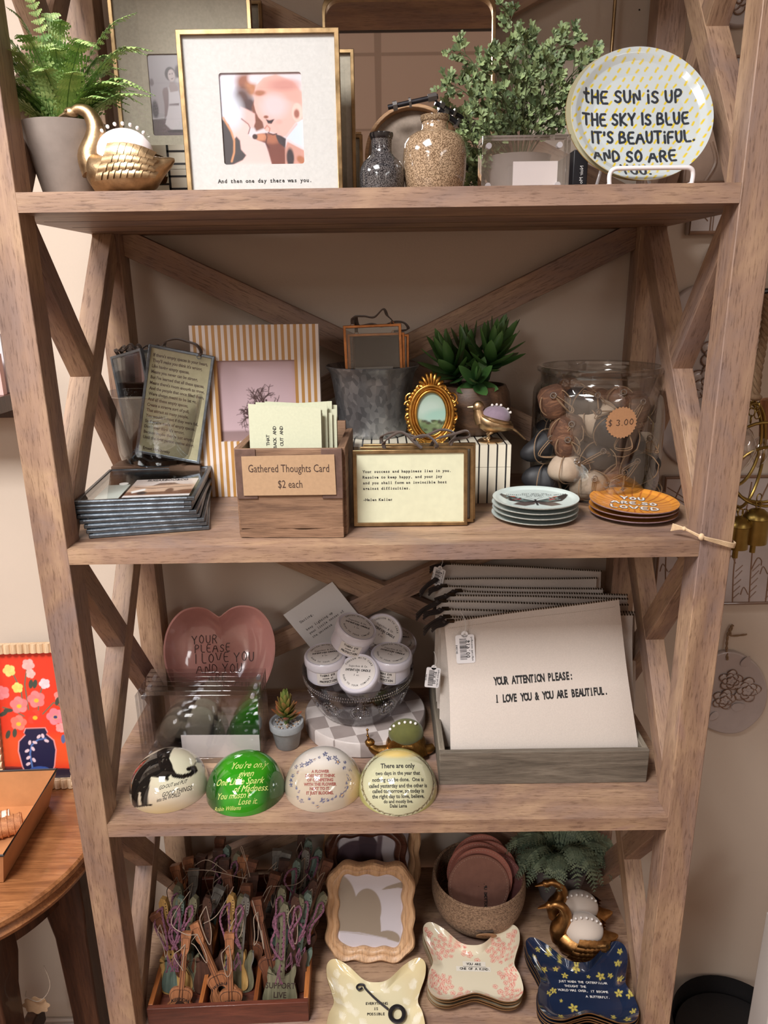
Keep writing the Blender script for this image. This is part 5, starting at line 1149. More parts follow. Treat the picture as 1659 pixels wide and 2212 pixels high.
def hy(x, z):
    q = hq(x, z)
    for (q0, y0), (q1, y1) in zip(rings, rings[1:]):
        if q <= q1: return y0+(y1-y0)*(q-q0)/(q1-q0)
    return 0
for l, oz, ox, sz in (('YOUR', .148, -.030, .0150), ('PLEASE', .132, -.016, .0140), ('I LOVE YOU', .113, .006, .0165), ('AND YOU', .094, -.004, .0160), ('ARE', .077, -.008, .0145), ('BEAUTiFUL.', .059, .006, .0165)):
    if sz:
        for q in stroke_text(l, sz, gap=.3, sx=.86, wob=.05, rnd=R3): ribbon(mb, chaikin(q), .0014, lambda x, z: (x+ox, hy(x+ox, oz+z)-.0008, oz+z), mi=1)
mb.build('dish', [mat('pink_glaze', (198, 142, 134), .10, coat=.8, var=.10, vscale=14), mat('etched_ink', (66, 44, 42), .5)], hd)
# ---- acrylic block stack
ax0, ax1 = -.4005, -.2045
ag = 'clear acrylic blocks standing one behind another'
for k, (dy, dh) in enumerate(((0, 0), (.030, .004), (.060, .004))):
    acrylic_frame(['frontmost clear acrylic block on the shelf with the glass domes', 'middle clear acrylic block, between its twins in front of the heart dish', 'rearmost clear acrylic block, touching the pink heart dish'][k], ax1-ax0, .126, ((ax0+ax1)/2, .157+dy, Z3), (0, 0, rad(-1)), ag, .027)
    if k == 0: MB().box(-.035, .094, -.0004, .0004, .002, .044).build('insert_or_reflection', mat('pale_insert_or_reflection', (0, 0, 0)), [o_ for o_ in COL.objects if o_.name.startswith('acrylic_frame') and o_.type == 'EMPTY'][-1])  # no real insert: white strip painted in for the block's inner reflections
# ---- tiny succulent
tsx = thing('potted_succulent', 'tiny red tipped green succulent in a small grey cement pot, beside the acrylic blocks', 'potted plant', (Xat(620, .19, Z3+.02), .192, Z3))
MB().lathe([(.001, 0), (.0185, 0), (.0200, .002), (.0255, .034), (.0262, .035), (.0285, .0355), (.0290, .046), (.0285, .047), (.0250, .047), (.0240, .042), (.001, .041)], 40, False, False).build('pot', mat('cement_grey', (142, 144, 146), .85, var=.12, vscale=60, bump=.3, bscale=150), tsx)
gv = MB()
for k in range(70):
    a = R3.uniform(0, 2*PI); q = .023*math.sqrt(R3.random()); gv.ball((q*math.cos(a), q*math.sin(a), .042), R3.uniform(.0012, .0022), 6, 4, mi=k % 3)
gv.build('gravel', [mat('gravel_tan', (150, 124, 100), .7), mat('gravel_dark', (80, 66, 56), .7), mat('gravel_pale', (196, 184, 170), .7)], tsx)
lf = MB()
for k in range(30):
    t = k/29; a = k*2.4; el = 1.15-1.0*t; out = Vector((math.cos(a), math.sin(a), 0)); d = out*math.sin(el+.12)+Vector((0, 0, math.cos(el+.12)))
    ca, cb = sr((94, 112, 50)), sr((172, 84, 62)); redd = .95*(1-t)
    leaf(lf, Vector((0, 0, .050+.040*t))+out*.003, d, Vector((0, 0, 1))*math.sin(el)-out*math.cos(el), .027-.010*t, .0062-.0018*t, .0042, (lambda q, redd=redd: tuple(ca[i]+(cb[i]-ca[i])*min(1, max(0, q*1.5-.35))*redd for i in range(3))), .25, nu=8)
i0 = len(lf.v); lf.tube([(0, 0, .04), (0, 0, .095)], .004, 8)
for i in range(i0, len(lf.v)): lf.c[i] = sr((84, 100, 50))
lf.build('leaf_rosette', painted('succulent_soft', .38), tsx)
# ---- marble board, glass bowl, tins
mbx, mby, mbr = Xat(790, .285, Z3+.015), .283, .1065
md, nt, b = _new('striped_marble'); ww_ = nt.nodes.new('ShaderNodeTexChecker')
ww_.inputs['Scale'].default_value = 1; vv = _obj(nt, (27, 27, 0)); nt.links.new(vv, ww_.inputs[0]); ww_.inputs[1].default_value = (*sr((204, 194, 190)), 1); ww_.inputs[2].default_value = (*sr((150, 138, 134)), 1)
n_ = _noise(nt, 30, 5, .6, _obj(nt)); mx_ = nt.nodes.new('ShaderNodeMix'); mx_.data_type = 'RGBA'; mx_.blend_type = 'MULTIPLY'; mx_.inputs[0].default_value = .5
nt.links.new(ww_.outputs[0], mx_.inputs[6]); nt.links.new(_ramp(nt, n_.outputs[0], [(.35, (.75, .73, .72)), (.6, (1, 1, 1))]).outputs[0], mx_.inputs[7]); nt.links.new(mx_.outputs[2], b.inputs['Base Color']); b.inputs['Roughness'].default_value = .3
mt = thing('marble_board', 'round marble board in grey and white blocks beneath the pressed glass bowl', 'serving board', (mbx, mby-.026, Z3), (0, 0, .3))
MB().lathe([(.001, 0), (mbr-.003, 0), (mbr, .002), (mbr, .0255), (mbr-.002, .028), (.001, .028)], 90, False, False).build('slab', md, mt)
ZM = Z3+.028
bwx, bwy = Xat(774, .262, ZM+.05), .262
bowl = thing('glass_bowl', 'smoky pressed glass bowl filled with white candle tins, on the round marble board', 'bowl', (bwx, bwy, ZM))
bgl = glass('smoky_glass', (.86, .86, .89), 1.5, .30, .05, base=.05)
MB().lathe([(.001, 0), (.058, 0), (.0625, .002), (.068, .008), (.081, .030), (.091, .055), (.0965, .078), (.0975, .083), (.0955, .084), (.0935, .078), (.088, .055), (.078, .031), (.064, .010), (.055, .006), (.001, .006)], 110, False, False, ripple=lambda a, t: 1+(.012*math.sin(a*60) if .10 < t < .26 else 0)).build('bowl', bgl, bowl)
emb = MB()
def bwall(a, z):
    pr = [(.008, .068), (.030, .081), (.055, .091), (.078, .0965)]
    r = .068
    for (z0, r0), (z1, r1) in zip(pr, pr[1:]):
        if z >= z0: r = r0+(r1-r0)*min(1, (z-z0)/(z1-z0))
    return Vector(((r+.0008)*math.cos(a), (r+.0008)*math.sin(a), z))
for q in range(7):   # pressed medallions
    a0 = -PI/2+(q-3)*.58+.05
    for rr_, npt in ((.0155, 22), (.0115, 0), (.0055, 10)):
        if npt:
            for k in range(npt): t = 2*PI*k/npt; emb.ball(bwall(a0+rr_*math.cos(t)/.088, .041+rr_*math.sin(t)), .0013, 6, 4)
        else: emb.tube([bwall(a0+rr_*math.cos(t)/.088, .041+rr_*math.sin(t)) for t in [2*PI*k/26 for k in range(26)]], .0009, 5, closed=True)
    for k in range(14): t = 2*PI*k/14; emb.tube([bwall(a0+.0065*math.cos(t)/.088, .041+.0065*math.sin(t)), bwall(a0+.0105*math.cos(t)/.088, .041+.0105*math.sin(t))], .0008, 5)
for rw in range(2):
    for k in range(76): a = -PI-.1+k*(PI+.2)/75+.02*rw; emb.ball(bwall(a, .067+.006*rw), .0017, 6, 4)
emb.build('pressed_pattern', glass('smoky_relief', (.66, .66, .70), 1.6, .3, .10, base=.24), bowl)
tinm = mat('white_tin', (214, 210, 220), .28, .0, coat=.3); tlab = mat('tin_label', (218, 212, 208), .6)
def tin(label, px, py, y, rot, txt=True, r=.0355, h=.044):
    t = thing('candle_tin', label, 'candle', onY(px, py, y), rot, 'white candle tins in the glass bowl')   # origin = lid centre
    MB().lathe([(.001, -h), (r-.004, -h), (r-.002, -h+.002), (r-.002, -.014)], 48, False, False).build('tin_body', tinm, t)
    MB().lathe([(r-.002, -.015), (r, -.0148), (r+.0006, -.013), (r+.0002, -.0035), (r-.0008, -.001), (r-.0022, 0), (r-.0040, -.0012), (.001, -.0012)], 56, False, False).build('lid', tinm, t); lid_o = t.children[-1] if False else [c for c in COL.objects if c.parent == t and c.name.startswith('lid')][-1]
    lm = MB(); lm.lathe([(.001, -.0011), (r-.0055, -.0011), (r-.0055, -.0004), (.001, -.0004)], 40, False, False)
    mf = lambda x, z: (x, z, -.0002)
    for l, z, s_, bo in (('Sugarboo & Co.', .0095, .0050, .01), ('INTENTION CANDLE', .0020, .0056, .035), ('3 oz.', -.0065, .0046, .01)): lm.text(l, s_, (lambda x, y, z=z: mf(x, z+y)), mono=1, bold=bo, sx=.82)
    for word, a0, dr in (('CHOSEN WITH CARE', PI/2, -1), ('BURN TO YOUR COMFORT', -PI/2, 1)):
        for i, ch in enumerate(word):
            if ch == ' ': continue
            a = a0+dr*(i-(len(word)-1)/2)*.135; R_ = r-.0105
            def rf_(x, y, a=a, dr=dr): rr2 = R_+(y if dr < 0 else -y); aa = a+dr*x/R_; return (rr2*math.cos(aa), rr2*math.sin(aa), -.0002)
            lm.text(ch, .0040, rf_, mono=1, bold=.02)
    lm.build('lid_label', [tlab, black_ink], lid_o)
    bl = MB(); n = 14; hw = .55
    bl.surf(lambda u, v: ((r-.0012)*math.sin((u-.5)*2*hw), -(r-.0012)*math.cos((u-.5)*2*hw), -.0165-v*.022), n, 1, mi=0)
    for l, z, s_ in (('TIGERS EYE', -.022, .0052), ('stone of', -.0275, .0046), ('PROTECTION', -.0345, .0058)): bl.text(l, s_, (lambda x, y, z=z: ((r-.0008)*math.sin(x/r), -(r-.0008)*math.cos(x/r), z+y)), mono=1, bold=.03, sx=.85)
    bl.build('side_label', [tlab, black_ink], t); return t
tin('white candle tin at the rear right of the bowl, half hidden by the tilted one', 862, 1378, .300, (.35, .25, .4))
tin('white candle tin tipped on edge behind the tilted one, facing right', 826, 1368, .275, (.95, .45, -.3))
tin('white candle tin on the left of the bowl, standing level', 702, 1412, .232, (.12, -.05, .15))
tin('white candle tin on the right of the bowl, standing level', 846, 1410, .235, (.10, .08, -.35))
tin('white candle tin resting on top of the others, tilted and highest in the bowl', 772, 1352, .245, (.22, .38, .0))
tin('white candle tin at the front centre of the bowl, lid facing forward', 772, 1452, .198, (.62, -.05, -.25))
# ---- card behind the bowl
cd_ = thing('greeting_card', 'white typed card in clear wrap standing on its corner behind the candle tins', 'card', onY(692, 1424, .345), (0, rad(-35), 0))
mb = MB().box(0, .112, -.0016, .0, -.0, .112)
for i, l in enumerate(('Darling,', '', 'keep lighting up', 'your little corner of', 'the universe')):
    if l: mb.text(l, .0068, flat(.016, .080-i*.0092, -.0019), mono=1, bold=.01, align='LEFT', sx=.92)
mb.build('card', [mat('white_card', (0, 0, 0)), black_ink], cd_)
# ---- snail pincushion
sn = thing('snail_pincushion', 'gilt snail pincushion with green velvet shell and pearl pins, in front of the marble board', 'pincushion', (Xat(868, .165, Z3+.01), .158, Z3), (0, 0, .05)); sn.scale = (1.15, 1.15, 1.15)
old_gold = mat('old_gold', (150, 112, 62), .34, 1, var=.4, vscale=80, bump=.3, bscale=200)
mb = MB(); mb.tube(spl([(.046, .004, .010), (.034, 0, .0075), (.010, 0, .008), (-.020, 0, .009), (-.036, 0, .012), (-.044, 0, .019), (-.046, 0, .024)], 5), [.002+.009*math.sin(PI*min(1, .12+i/36)) for i in range(31)], 14, flat=.9)
mb.ball((-.046, 0, .023), .0068, 14, 10, (1.1, .9, 1))
for s in (-1, 1): mb.tube([(-.047, s*.003, .027), (-.049, s*.006, .035), (-.049, s*.007, .039)], [.0014, .0010, .0009], 6); mb.ball((-.049, s*.007, .040), .0020, 8, 6)
mb.build('body', old_gold, sn)
sh2 = MB()
for k in range(22):   # ribbed shell cup
    t = k/21; a = -1.25+2.5*t; P = [Vector((.006+.029*math.sin(a)*math.cos(b_)*1.0, -.022*math.cos(a*.5)*math.sin(b_) if False else -.023*math.sin(PI*(.5+.5*q/7))*0-.022*math.cos(b_*.9)*math.cos(a*.6), .010+.024*(q/7))) for q, b_ in [(q, .2+q*.1) for q in range(8)]]
    sh2.tube(P, .0024, 6); sh2.tube([Vector((p.x, -p.y, p.z)) for p in P], .0024, 6)
sh2.ball((.006, 0, .020), .027, 24, 14, (1.08, .82, .72)); sh2.build('shell', old_gold, sn)
cu = MB(); cu.ball((.006, 0, .037), .0235, 26, 16, (1.08, .88, .85)); cuo = cu.build('cushion', mat('moss_velvet', (86, 86, 38), .85, sheen=.2, var=.18, vscale=60), sn)
for a in (150, 132, 112, 94, 76, 60): MB().ball((.006+.0262*math.cos(rad(a)), -.005, .037+.0205*math.sin(rad(a))), .0021, 10, 8).build('pearl_pin', pearl, cuo)
# ---- four glass dome paperweights: printed disc showing through the dome
rd = .0605
def dome(label, cx, cy, paintf, under, txtf=None, r=rd, hk=1.0, tilt=0, mats=()):
    t = thing('dome_paperweight', label, 'paperweight', (cx, cy, Z3+.0004), (0, 0, tilt))
    mb = MB(); NR, NS = 60, 180
    n = Vector((0, -.79, .615)); up = Vector((0, .615, .79))   # printed disc reads from in front and above
    def dm(x, z, lift=.0003):
        u, w = x/r, z/r; q = math.hypot(u, w)
        if q > .995: u, w = u*.995/q, w*.995/q
        P = Vector((1, 0, 0))*u+up*w+n*math.sqrt(max(0, 1-u*u-w*w)); return (P.x*(r+lift), P.y*(r+lift), max(.0008, P.z*(r+lift)))
    pts = []; v = []; f = []
    for j in range(NR+1):
        ph = PI/2*j/NR
        for i in range(NS): a = 2*PI*i/NS; P = Vector((math.cos(a)*math.cos(ph), math.sin(a)*math.cos(ph), math.sin(ph))); v.append((P.x*r, P.y*r, P.z*r)); pts.append((P.x*r, P.dot(up)*r))
    for j in range(NR): f += [(j*NS+i, j*NS+(i+1) % NS, (j+1)*NS+(i+1) % NS, (j+1)*NS+i) for i in range(NS)]
    pa = paintf([p[0] for p in pts], [p[1] for p in pts]); mb.add(v, f, cols=[tuple(c) for c in pa.c], smooth=True)
    mb.lathe([(r, 0), (r*.98, 0), (.001, 0)], NS, False, False, mi=1)
    if txtf: txtf(mb, dm)
    mb.build('dome', [painted('dome_print', .04, 1.0), under]+list(mats), t); return t
felt = mat('felt_base', (120, 110, 90), .9)
dy_ = .078-.0035
def eleph(X, Y):
    p = Paint(X, Y, (186, 172, 152)); k = rd
    p.ell(0, -.9*k, 1.2*k, .45*k, (170, 144, 98), 0, .8).ell(.25*k, .35*k, .6*k, .5*k, (196, 192, 168), 0, .8)
    bk = (22, 21, 20); Y0 = p.Y; p.Y = (p.Y-.15*k)/.84
    p.poly([(-.95*k, -.28*k), (-1.0*k, .1*k), (-.75*k, .55*k), (-.35*k, .80*k), (-.1*k, .98*k), (.12*k, .98*k), (.12*k, .62*k), (.22*k, .45*k), (.30*k, .22*k), (.16*k, .05*k), (-.05*k, .08*k), (-.25*k, .12*k), (-.28*k, -.28*k), (-.30*k, -.66*k), (-.48*k, -.68*k), (-.50*k, -.30*k), (-.56*k, -.30*k), (-.58*k, -.68*k), (-.78*k, -.68*k), (-.80*k, -.35*k)], bk, .0008)
    p.line([(.20*k, .30*k), (.32*k, .12*k), (.50*k, .08*k), (.66*k, .14*k), (.74*k, .24*k), (.70*k, .34*k), (.62*k, .30*k)], .0075, bk, .0008).line([(.08*k, .12*k), (.16*k, .02*k)], .005, bk, .0008).line([(-.82*k, -.70*k), (-.2*k, -.66*k)], .0028, bk, .0008)
    p.line([(.70*k, .34*k), (.72*k, .48*k), (.80*k, .60*k)], .0014, bk, .0006)
    for dx, dz in ((.74, .62), (.82, .64), (.78, .54), (.90, .42)): p.ell(dx*k, dz*k, .055*k, .055*k, bk, 0, .2)
    r = random.Random(2)
    for q in range(50): p.ell(r.uniform(-.7, .15)*k, r.uniform(-.2, .8)*k, .0008, .0005, (84, 78, 66), r.uniform(0, 3), .4)
    return p
def eltxt(mb, dm):
    for l, x0, z0, s_, sh in (('GO OUT and PUT', .30, .0, .0078, 0), ('GOOD THINGS', .39, -.17, .0092, 0), ('into the WORLD', .20, -.29, .0074, 0)):
        mb.text(l, s_, (lambda x, z, x0=x0, z0=z0: dm(x0*rd+x, z0*rd+z+.22*x)), mi=2, shear=.25, sx=.62)
dome('glass dome paperweight showing a black elephant and hand lettered words, furthest left', -.3395, dy_+.008, eleph, felt, eltxt, mats=(black_ink,), tilt=.05)
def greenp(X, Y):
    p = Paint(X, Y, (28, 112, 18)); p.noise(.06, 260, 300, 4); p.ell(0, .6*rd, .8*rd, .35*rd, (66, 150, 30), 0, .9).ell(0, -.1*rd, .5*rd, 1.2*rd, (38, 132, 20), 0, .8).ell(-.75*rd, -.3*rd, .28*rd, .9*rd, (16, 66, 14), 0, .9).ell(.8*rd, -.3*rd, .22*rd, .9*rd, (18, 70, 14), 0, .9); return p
gscript = mat('gold_script', (200, 206, 120), .5)
def gtxt(mb, dm):
    for l, x0, z0, s_ in (("You're only", .20, .50, .0138), ('given', .14, .30, .0132), ('One Little Spark', .0, .12, .0132), ('of Madness.', .28, -.04, .0130), ("You mustn't", -.12, -.20, .0126), ('Lose it.', .22, -.33, .0118), ('Robin Williams', -.28, -.47, .0085)):
        mb.text(l, s_, (lambda x, z, x0=x0, z0=z0: dm(x0*rd+x, z0*rd+z+.05*x)), mi=2, shear=.45, sx=.80)
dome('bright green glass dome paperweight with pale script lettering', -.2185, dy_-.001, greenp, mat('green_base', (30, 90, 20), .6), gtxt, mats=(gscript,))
def flow(X, Y):
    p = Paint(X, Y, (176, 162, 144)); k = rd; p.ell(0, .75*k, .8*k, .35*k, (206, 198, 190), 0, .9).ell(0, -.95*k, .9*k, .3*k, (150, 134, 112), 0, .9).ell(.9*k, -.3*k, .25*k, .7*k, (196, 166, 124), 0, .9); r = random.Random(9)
    for q in range(34):
        a = 2*PI*q/34; R_ = k*r.uniform(.60, .80); cx, cz = R_*math.cos(a), R_*math.sin(a)*.78+.14*k; s_ = r.choice((.0014, .0019, .0024))
        for m in range(5): t = 2*PI*m/5+q; p.ell(cx+s_*math.cos(t), cz+s_*math.sin(t), s_*.72, s_*.42, (70, 76, 112), t, .3)
        if q % 5 == 0: p.ell(cx, cz, s_*.5, s_*.5, (206, 160, 96), 0, .5)
    return p
def fltxt(mb, dm):
    for i, l in enumerate(('A FLOWER', 'DOES NOT THINK', 'OF COMPETING', 'WITH THE FLOWER', 'NEXT TO IT.', 'IT JUST BLOOMS.')): mb.text(l, .0058, (lambda x, z, i=i: dm(x-.001, .0180-i*.0060+z)), mi=2, bold=.04, sx=.92)
dome('pale glass dome paperweight ringed with tiny blue flowers around red brown capitals', -.0985, dy_+.006, flow, felt, fltxt, mats=(mat('rust_ink', (134, 66, 56), .6),))
def lama(X, Y):
    p = Paint(X, Y, (186, 184, 152)); k = rd; d = np.hypot(p.X/1.0, (p.Y-.15*k)/.84); ang = np.arctan2(p.Y-.15*k, p.X)
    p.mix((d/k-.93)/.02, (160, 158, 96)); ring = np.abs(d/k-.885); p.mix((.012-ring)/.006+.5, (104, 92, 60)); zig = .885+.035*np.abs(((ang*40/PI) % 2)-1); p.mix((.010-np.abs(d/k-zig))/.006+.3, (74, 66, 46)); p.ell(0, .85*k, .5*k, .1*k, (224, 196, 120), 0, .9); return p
def latxt(mb, dm):
    for i, (l, sh) in enumerate((('There are only', 0), ('two days in the year that', 0), ('nothing can be done.  One is', 0), ('called yesterday and the other is', 0), ('called tomorrow, so today is', 0), ('the right day to love, believe,', 0), ('do and mostly live.', 0), ('Dalai Lama', 0))):
        mb.text(l, .0098 if i == 0 else (.0076 if i < 6 else .0066), (lambda x, z, i=i: dm(x, (.50, .34, .19, .05, -.07, -.19, -.30, -.40)[i]*rd+z-.001)), mi=2, bold=.018, sx=.86)
dome('cream glass dome paperweight with a zigzag border around black serif words', .0165, dy_-.004, lama, mat('lime_base', (176, 176, 96), .6), latxt, mats=(black_ink,), r=.0612)
# ---- crate with canvas pouches
cfx0, cfx1, cfy = .0815, .4045, .080
CH = .058
tr = thing('wooden_tray', 'weathered grey wooden tray holding the stack of canvas pouches', 'tray', ((cfx0+cfx1)/2, cfy, Z3))
cw2 = cfx1-cfx0; dpt = .270
gwx = wood('weathered_x', (76, 68, 58), (112, 102, 90), (144, 134, 120), 'x', .8, 1.8, False, .7); gwy = wood('weathered_y', (84, 76, 66), (124, 114, 100), (156, 146, 130), 'y', .8, 1.8, False, .7)
MB().box(-cw2/2, cw2/2, 0, .009, 0, CH).build('front_board', gwx, tr, bevel=.0012)
MB().box(-cw2/2, -cw2/2+.009, .009, dpt, 0, CH).build('side_board', gwy, tr, bevel=.0012)
MB().box(cw2/2-.009, cw2/2, .009, dpt, 0, CH).build('side_board', gwy, tr, bevel=.0012)
MB().box(-cw2/2+.009, cw2/2-.009, dpt-.009, dpt, 0, CH).build('back_board', gwx, tr, bevel=.0012)
MB().box(-cw2/2+.009, cw2/2-.009, .009, dpt-.009, .001, .008).build('bottom', gwx, tr)
canv = mat('natural_canvas', (204, 193, 184), .9, var=.05, vscale=500, bump=.35, bscale=900); zipm = mat('bronze_zip', (70, 56, 40), .4, .8); zipt = mat('zip_tape', (186, 172, 156), .9); leath = mat('dark_leather', (44, 36, 34), .7)
tagm = mat('white_tag', (224, 222, 224), .5); barm = mat('barcode_black', (24, 24, 28), .6)
def swing_tag(parent_loc, rot, label, s=1):
    t = thing('price_tag', label, 'tag', parent_loc, rot, None); t.scale = (s, s, s)
    mb = MB(); P = rnd_rect(.022, .034, .0025, 3, 0, -.022); P2 = []
    mb.prism(P, -.0004, .0004); mb.at(0, 0, -.0045, rx=PI/2).lathe([(.0012, -.0004), (.0040, -.0004), (.0040, .0004), (.0012, .0004), (.0012, -.0004)], 20, False, False); mb.M = Matrix()
    r = random.Random(int(abs(parent_loc[0])*1e4)); z = -.0095
    while z > -.035: h = r.choice((.0003, .0005, .0008)); mb.box(-.0065, .0015, -.00055, -.0004, z-h, z, mi=1); z -= h+r.choice((.0003, .0005, .0009))
    mb.text('$19.00', .0060, lambda x, y: (.0040-y*-1*-1+.001, -.0006, -.022-x), mono=1, bold=.02); mb.text('Sugarboo Designs', .0030, lambda x, y: (.0085-y, -.0006, -.022-x), mono=1, bold=.02); mb.text('040145', .0030, lambda x, y: (-.0090-y, -.0006, -.022-x), mono=1, bold=.02)
    mb.build('tag_card', [tagm, barm], t)
    MB().tube(spl([(0, 0, -.0045), (.002, -.001, .006), (.0, .001, .016), (-.003, 0, .022)], 5), .0004, 5).build('tag_string', mat('white_cord', (206, 204, 200), .8), t); return t
def pouch(label, px0, py0, px1, py1, ytop, ybot, bend, k, text=False):
    """top corners given at depth ytop; sits in the tray at depth ybot"""
    A = onY(px0, py0, ytop); B = onY(px1, py1, ytop+.004); zb = Z3+.009
    wv = (B-A); w = math.hypot(wv.x, wv.z); ang = math.atan2(wv.z, wv.x)
    M = (A+B)/2; h = M.z-zb
    t = thing('canvas_pouch', label, 'pouch', (M.x, ybot, zb), (0, 0, 0), 'canvas zip pouches in the weathered tray')
    xb = .004 if not text else Xat(1182, ybot, zb+.03)-M.x
    def S(u, v, side):   # u across 0..1, v up 0..1
        x = (u-.5)*w*(1+(.085 if text else .02)*(1-v)); z = h*v+(B.z-A.z)*(u-.5)*v; x += -(M.x-(M.x+xb))*(1-v)
        lean = (ytop-ybot)*(v**1.15); puff = (.0045*math.sin(PI*u)**.5*math.sin(PI*min(1, v*1.02))**.6+.0008)
        x += .0018*math.sin(v*5+k)*(1 if u > .5 else -1)*abs(u-.5)*2
        y = lean+(-puff if side < 0 else puff*.6)+.0015*math.sin(u*7+k*1.7+v*4)*v
        return (x, y, z)
    mb = MB()
    mb.surf(lambda u, v: S(u, v, -1), 24, 24); mb.surf(lambda u, v: S(1-u, v, 1), 24, 24)
    for vv in (0, 1): mb.add([S(i/24, vv, -1) for i in range(25)]+[S(i/24, vv, 1) for i in range(25)], [(i, i+1, 26+i, 25+i) if vv else (i+1, i, 25+i, 26+i) for i in range(24)], smooth=False)
    for uu in (0, 1): mb.add([S(uu, i/24, -1) for i in range(25)]+[S(uu, i/24, 1) for i in range(25)], [(i, i+1, 26+i, 25+i) for i in range(24)], smooth=False)
    if text:
        def tf(x, z, x0, z0):
            u = .5+(x0+x)/w; v = (z0+z-(B.z-A.z)*(u-.5))/h
            for _ in range(3): v = (z0+z)/(h+(B.z-A.z)*(u-.5))
            P = S(u, v, -1); return (P[0], P[1]-.0004, P[2])
        for l, x0, z0 in (('YOUR ATTENTION PLEASE:', -.068, .134), ('I LOVE YOU & YOU ARE BEAUTIFUL.', -.068, .108)):
            mb.text(l, .0160, (lambda x, z, x0=x0, z0=z0: tf(x, z+x*.065, x0, z0)), mono=1, bold=.042, align='LEFT', sx=.575 if l[0] == 'Y' else .575, mi=1)
    mb.build('pouch_body', [canv, black_ink], t, sharp=60)
    st_ = MB()
    if text:
        for i in range(90): u = .02+.955*i/90; P = S(u, .962, -1); P2 = S(u+.006, .962, -1); st_.tube([(P[0], P[1]-.0003, P[2]), (P2[0], P2[1]-.0003, P2[2])], .0003, 4, cap=False)
        st_.build('stitching', mat('thread', (176, 158, 138), .9), t)
    z_ = MB(); n = 70
    tp_ = [S(i/n, 1, 0) for i in range(n+1)]
    for i in range(n+1): x, y, zz = tp_[i]; y0 = y-.0005; z_.box(x-.0008, x+.0008, y0-.0016, y0+.0022, zz, zz+.0022, mi=0)
    z_.tube([(p[0], p[1]+.0005, p[2]+.0002) for p in tp_], .0016, 5, mi=1); zo = z_.build('zipper', [zipm, zipt], t)
    pl_ = MB(); x, y, zz = S(.02, 1, -1); pl_.box(x-.002, x+.010, y-.004, y+.003, zz+.0006, zz+.0046); pl_.build('zip_slider', zipm, zo)
    ls = MB(); r = random.Random(k+50); L = .05+.012*r.random()
    dx = -.022-.02*r.random(); dz = -.012-.02*r.random() if k % 2 else .002
    for q in range(3): tie(ls, [(x+.002, y-.003, zz+.003), (x-.008, y-.006-.002*q, zz+.003-.002*q), (x+dx*.7, y-.008, zz+dz*.5-.003*q), (x+dx, y-.008, zz+dz-.005*q-.004)], .0019, .0007)
    ls.ball((x-.006, y-.005, zz+.003), .0035, 8, 6); ls.build('leather_pull', leath, zo)
    return t
PL = [('rearmost canvas pouch in the tray, its zipper highest', 952, 1218, 1298, 1232, .330, .318), ('canvas pouch second from the back of the tray', 938, 1252, 1288, 1248, .312, .300), ('canvas pouch third from the back of the tray', 948, 1268, 1300, 1272, .294, .282), ('canvas pouch fourth from the back, its zipper dipping in the middle', 980, 1278, 1350, 1284, .276, .264), ('canvas pouch in the middle of the tray, with a round white tag on its zipper', 962, 1286, 1352, 1292, .258, .246), ('canvas pouch fourth from the front of the tray', 942, 1300, 1356, 1306, .240, .226), ('canvas pouch third from the front of the tray, wider than those ahead', 946, 1318, 1372, 1322, .222, .204), ('canvas pouch right behind the printed front one, its corner showing at right', 950, 1334, 1366, 1326, .200, .168), ('front canvas pouch printed Your attention please I love you and you are beautiful', 962, 1344, 1332, 1292, .176, .098)]
for k, (lb, a, b_, c, d, yt, yb2) in enumerate(PL): pouch(lb, a, b_, c, d, yt, yb2, 0, k, k == len(PL)-1)
swing_tag(tuple(onY(1003, 1362, .158)), (-.2, rad(-3), 0), 'white barcode price tag hanging on the front printed pouch', 1.35)
swing_tag(tuple(onY(938, 1436, .165)), (0, rad(6), 0), 'white barcode price tag hanging at the left edge of the pouches, over the tray side', 1.05)
swing_tag(tuple(onY(952, 1222, .305)), (0, rad(12), -.4), 'white barcode price tag on the rearmost pouch, just under the shelf above', 1.0)
# ================================================================ shelf 4
R4 = random.Random(77)
# ---- divided box with guitar ornaments
bx0, bx1, by0 = -.3990, -.1350, .030
BH = .042; BDp = .285
red = wood('redwood_x', (60, 28, 20), (98, 50, 36), (128, 70, 50), 'x', .4, 1.4, True, .3, .2); redy = wood('amber_wood_y', (110, 58, 26), (152, 88, 42), (180, 112, 60), 'y', .45, 1.4, True, .3, .1)
gb = thing('divided_box', 'reddish brown wooden box with three long compartments full of guitar ornaments', 'box', (0, 0, Z4), (0, 0, 0))
gb.location = ((bx0+bx1)/2, by0, Z4); gb.rotation_euler = (0, 0, rad(2)); bw3 = bx1-bx0
MB().box(-bw3/2, bw3/2, 0, .008, 0, BH).build('front_board', red, gb, bevel=.001)
for nm_, x in (('side_board', -bw3/2+.004), ('side_board', bw3/2-.004)): MB().box(x-.004, x+.004, .008, BDp, 0, BH).build(nm_, redy, gb, bevel=.001)
for x in (-bw3/6-.002, bw3/6): MB().box(x-.0035, x+.0035, .008, BDp-.008, .002, BH-.002).build('divider', redy, gb, bevel=.001)
MB().box(-bw3/2+.008, bw3/2-.008, BDp-.008, BDp, 0, BH).build('back_board', red, gb, bevel=.001)
MB().box(-bw3/2+.008, bw3/2-.008, .008, BDp-.008, .001, .006).build('bottom', red, gb)
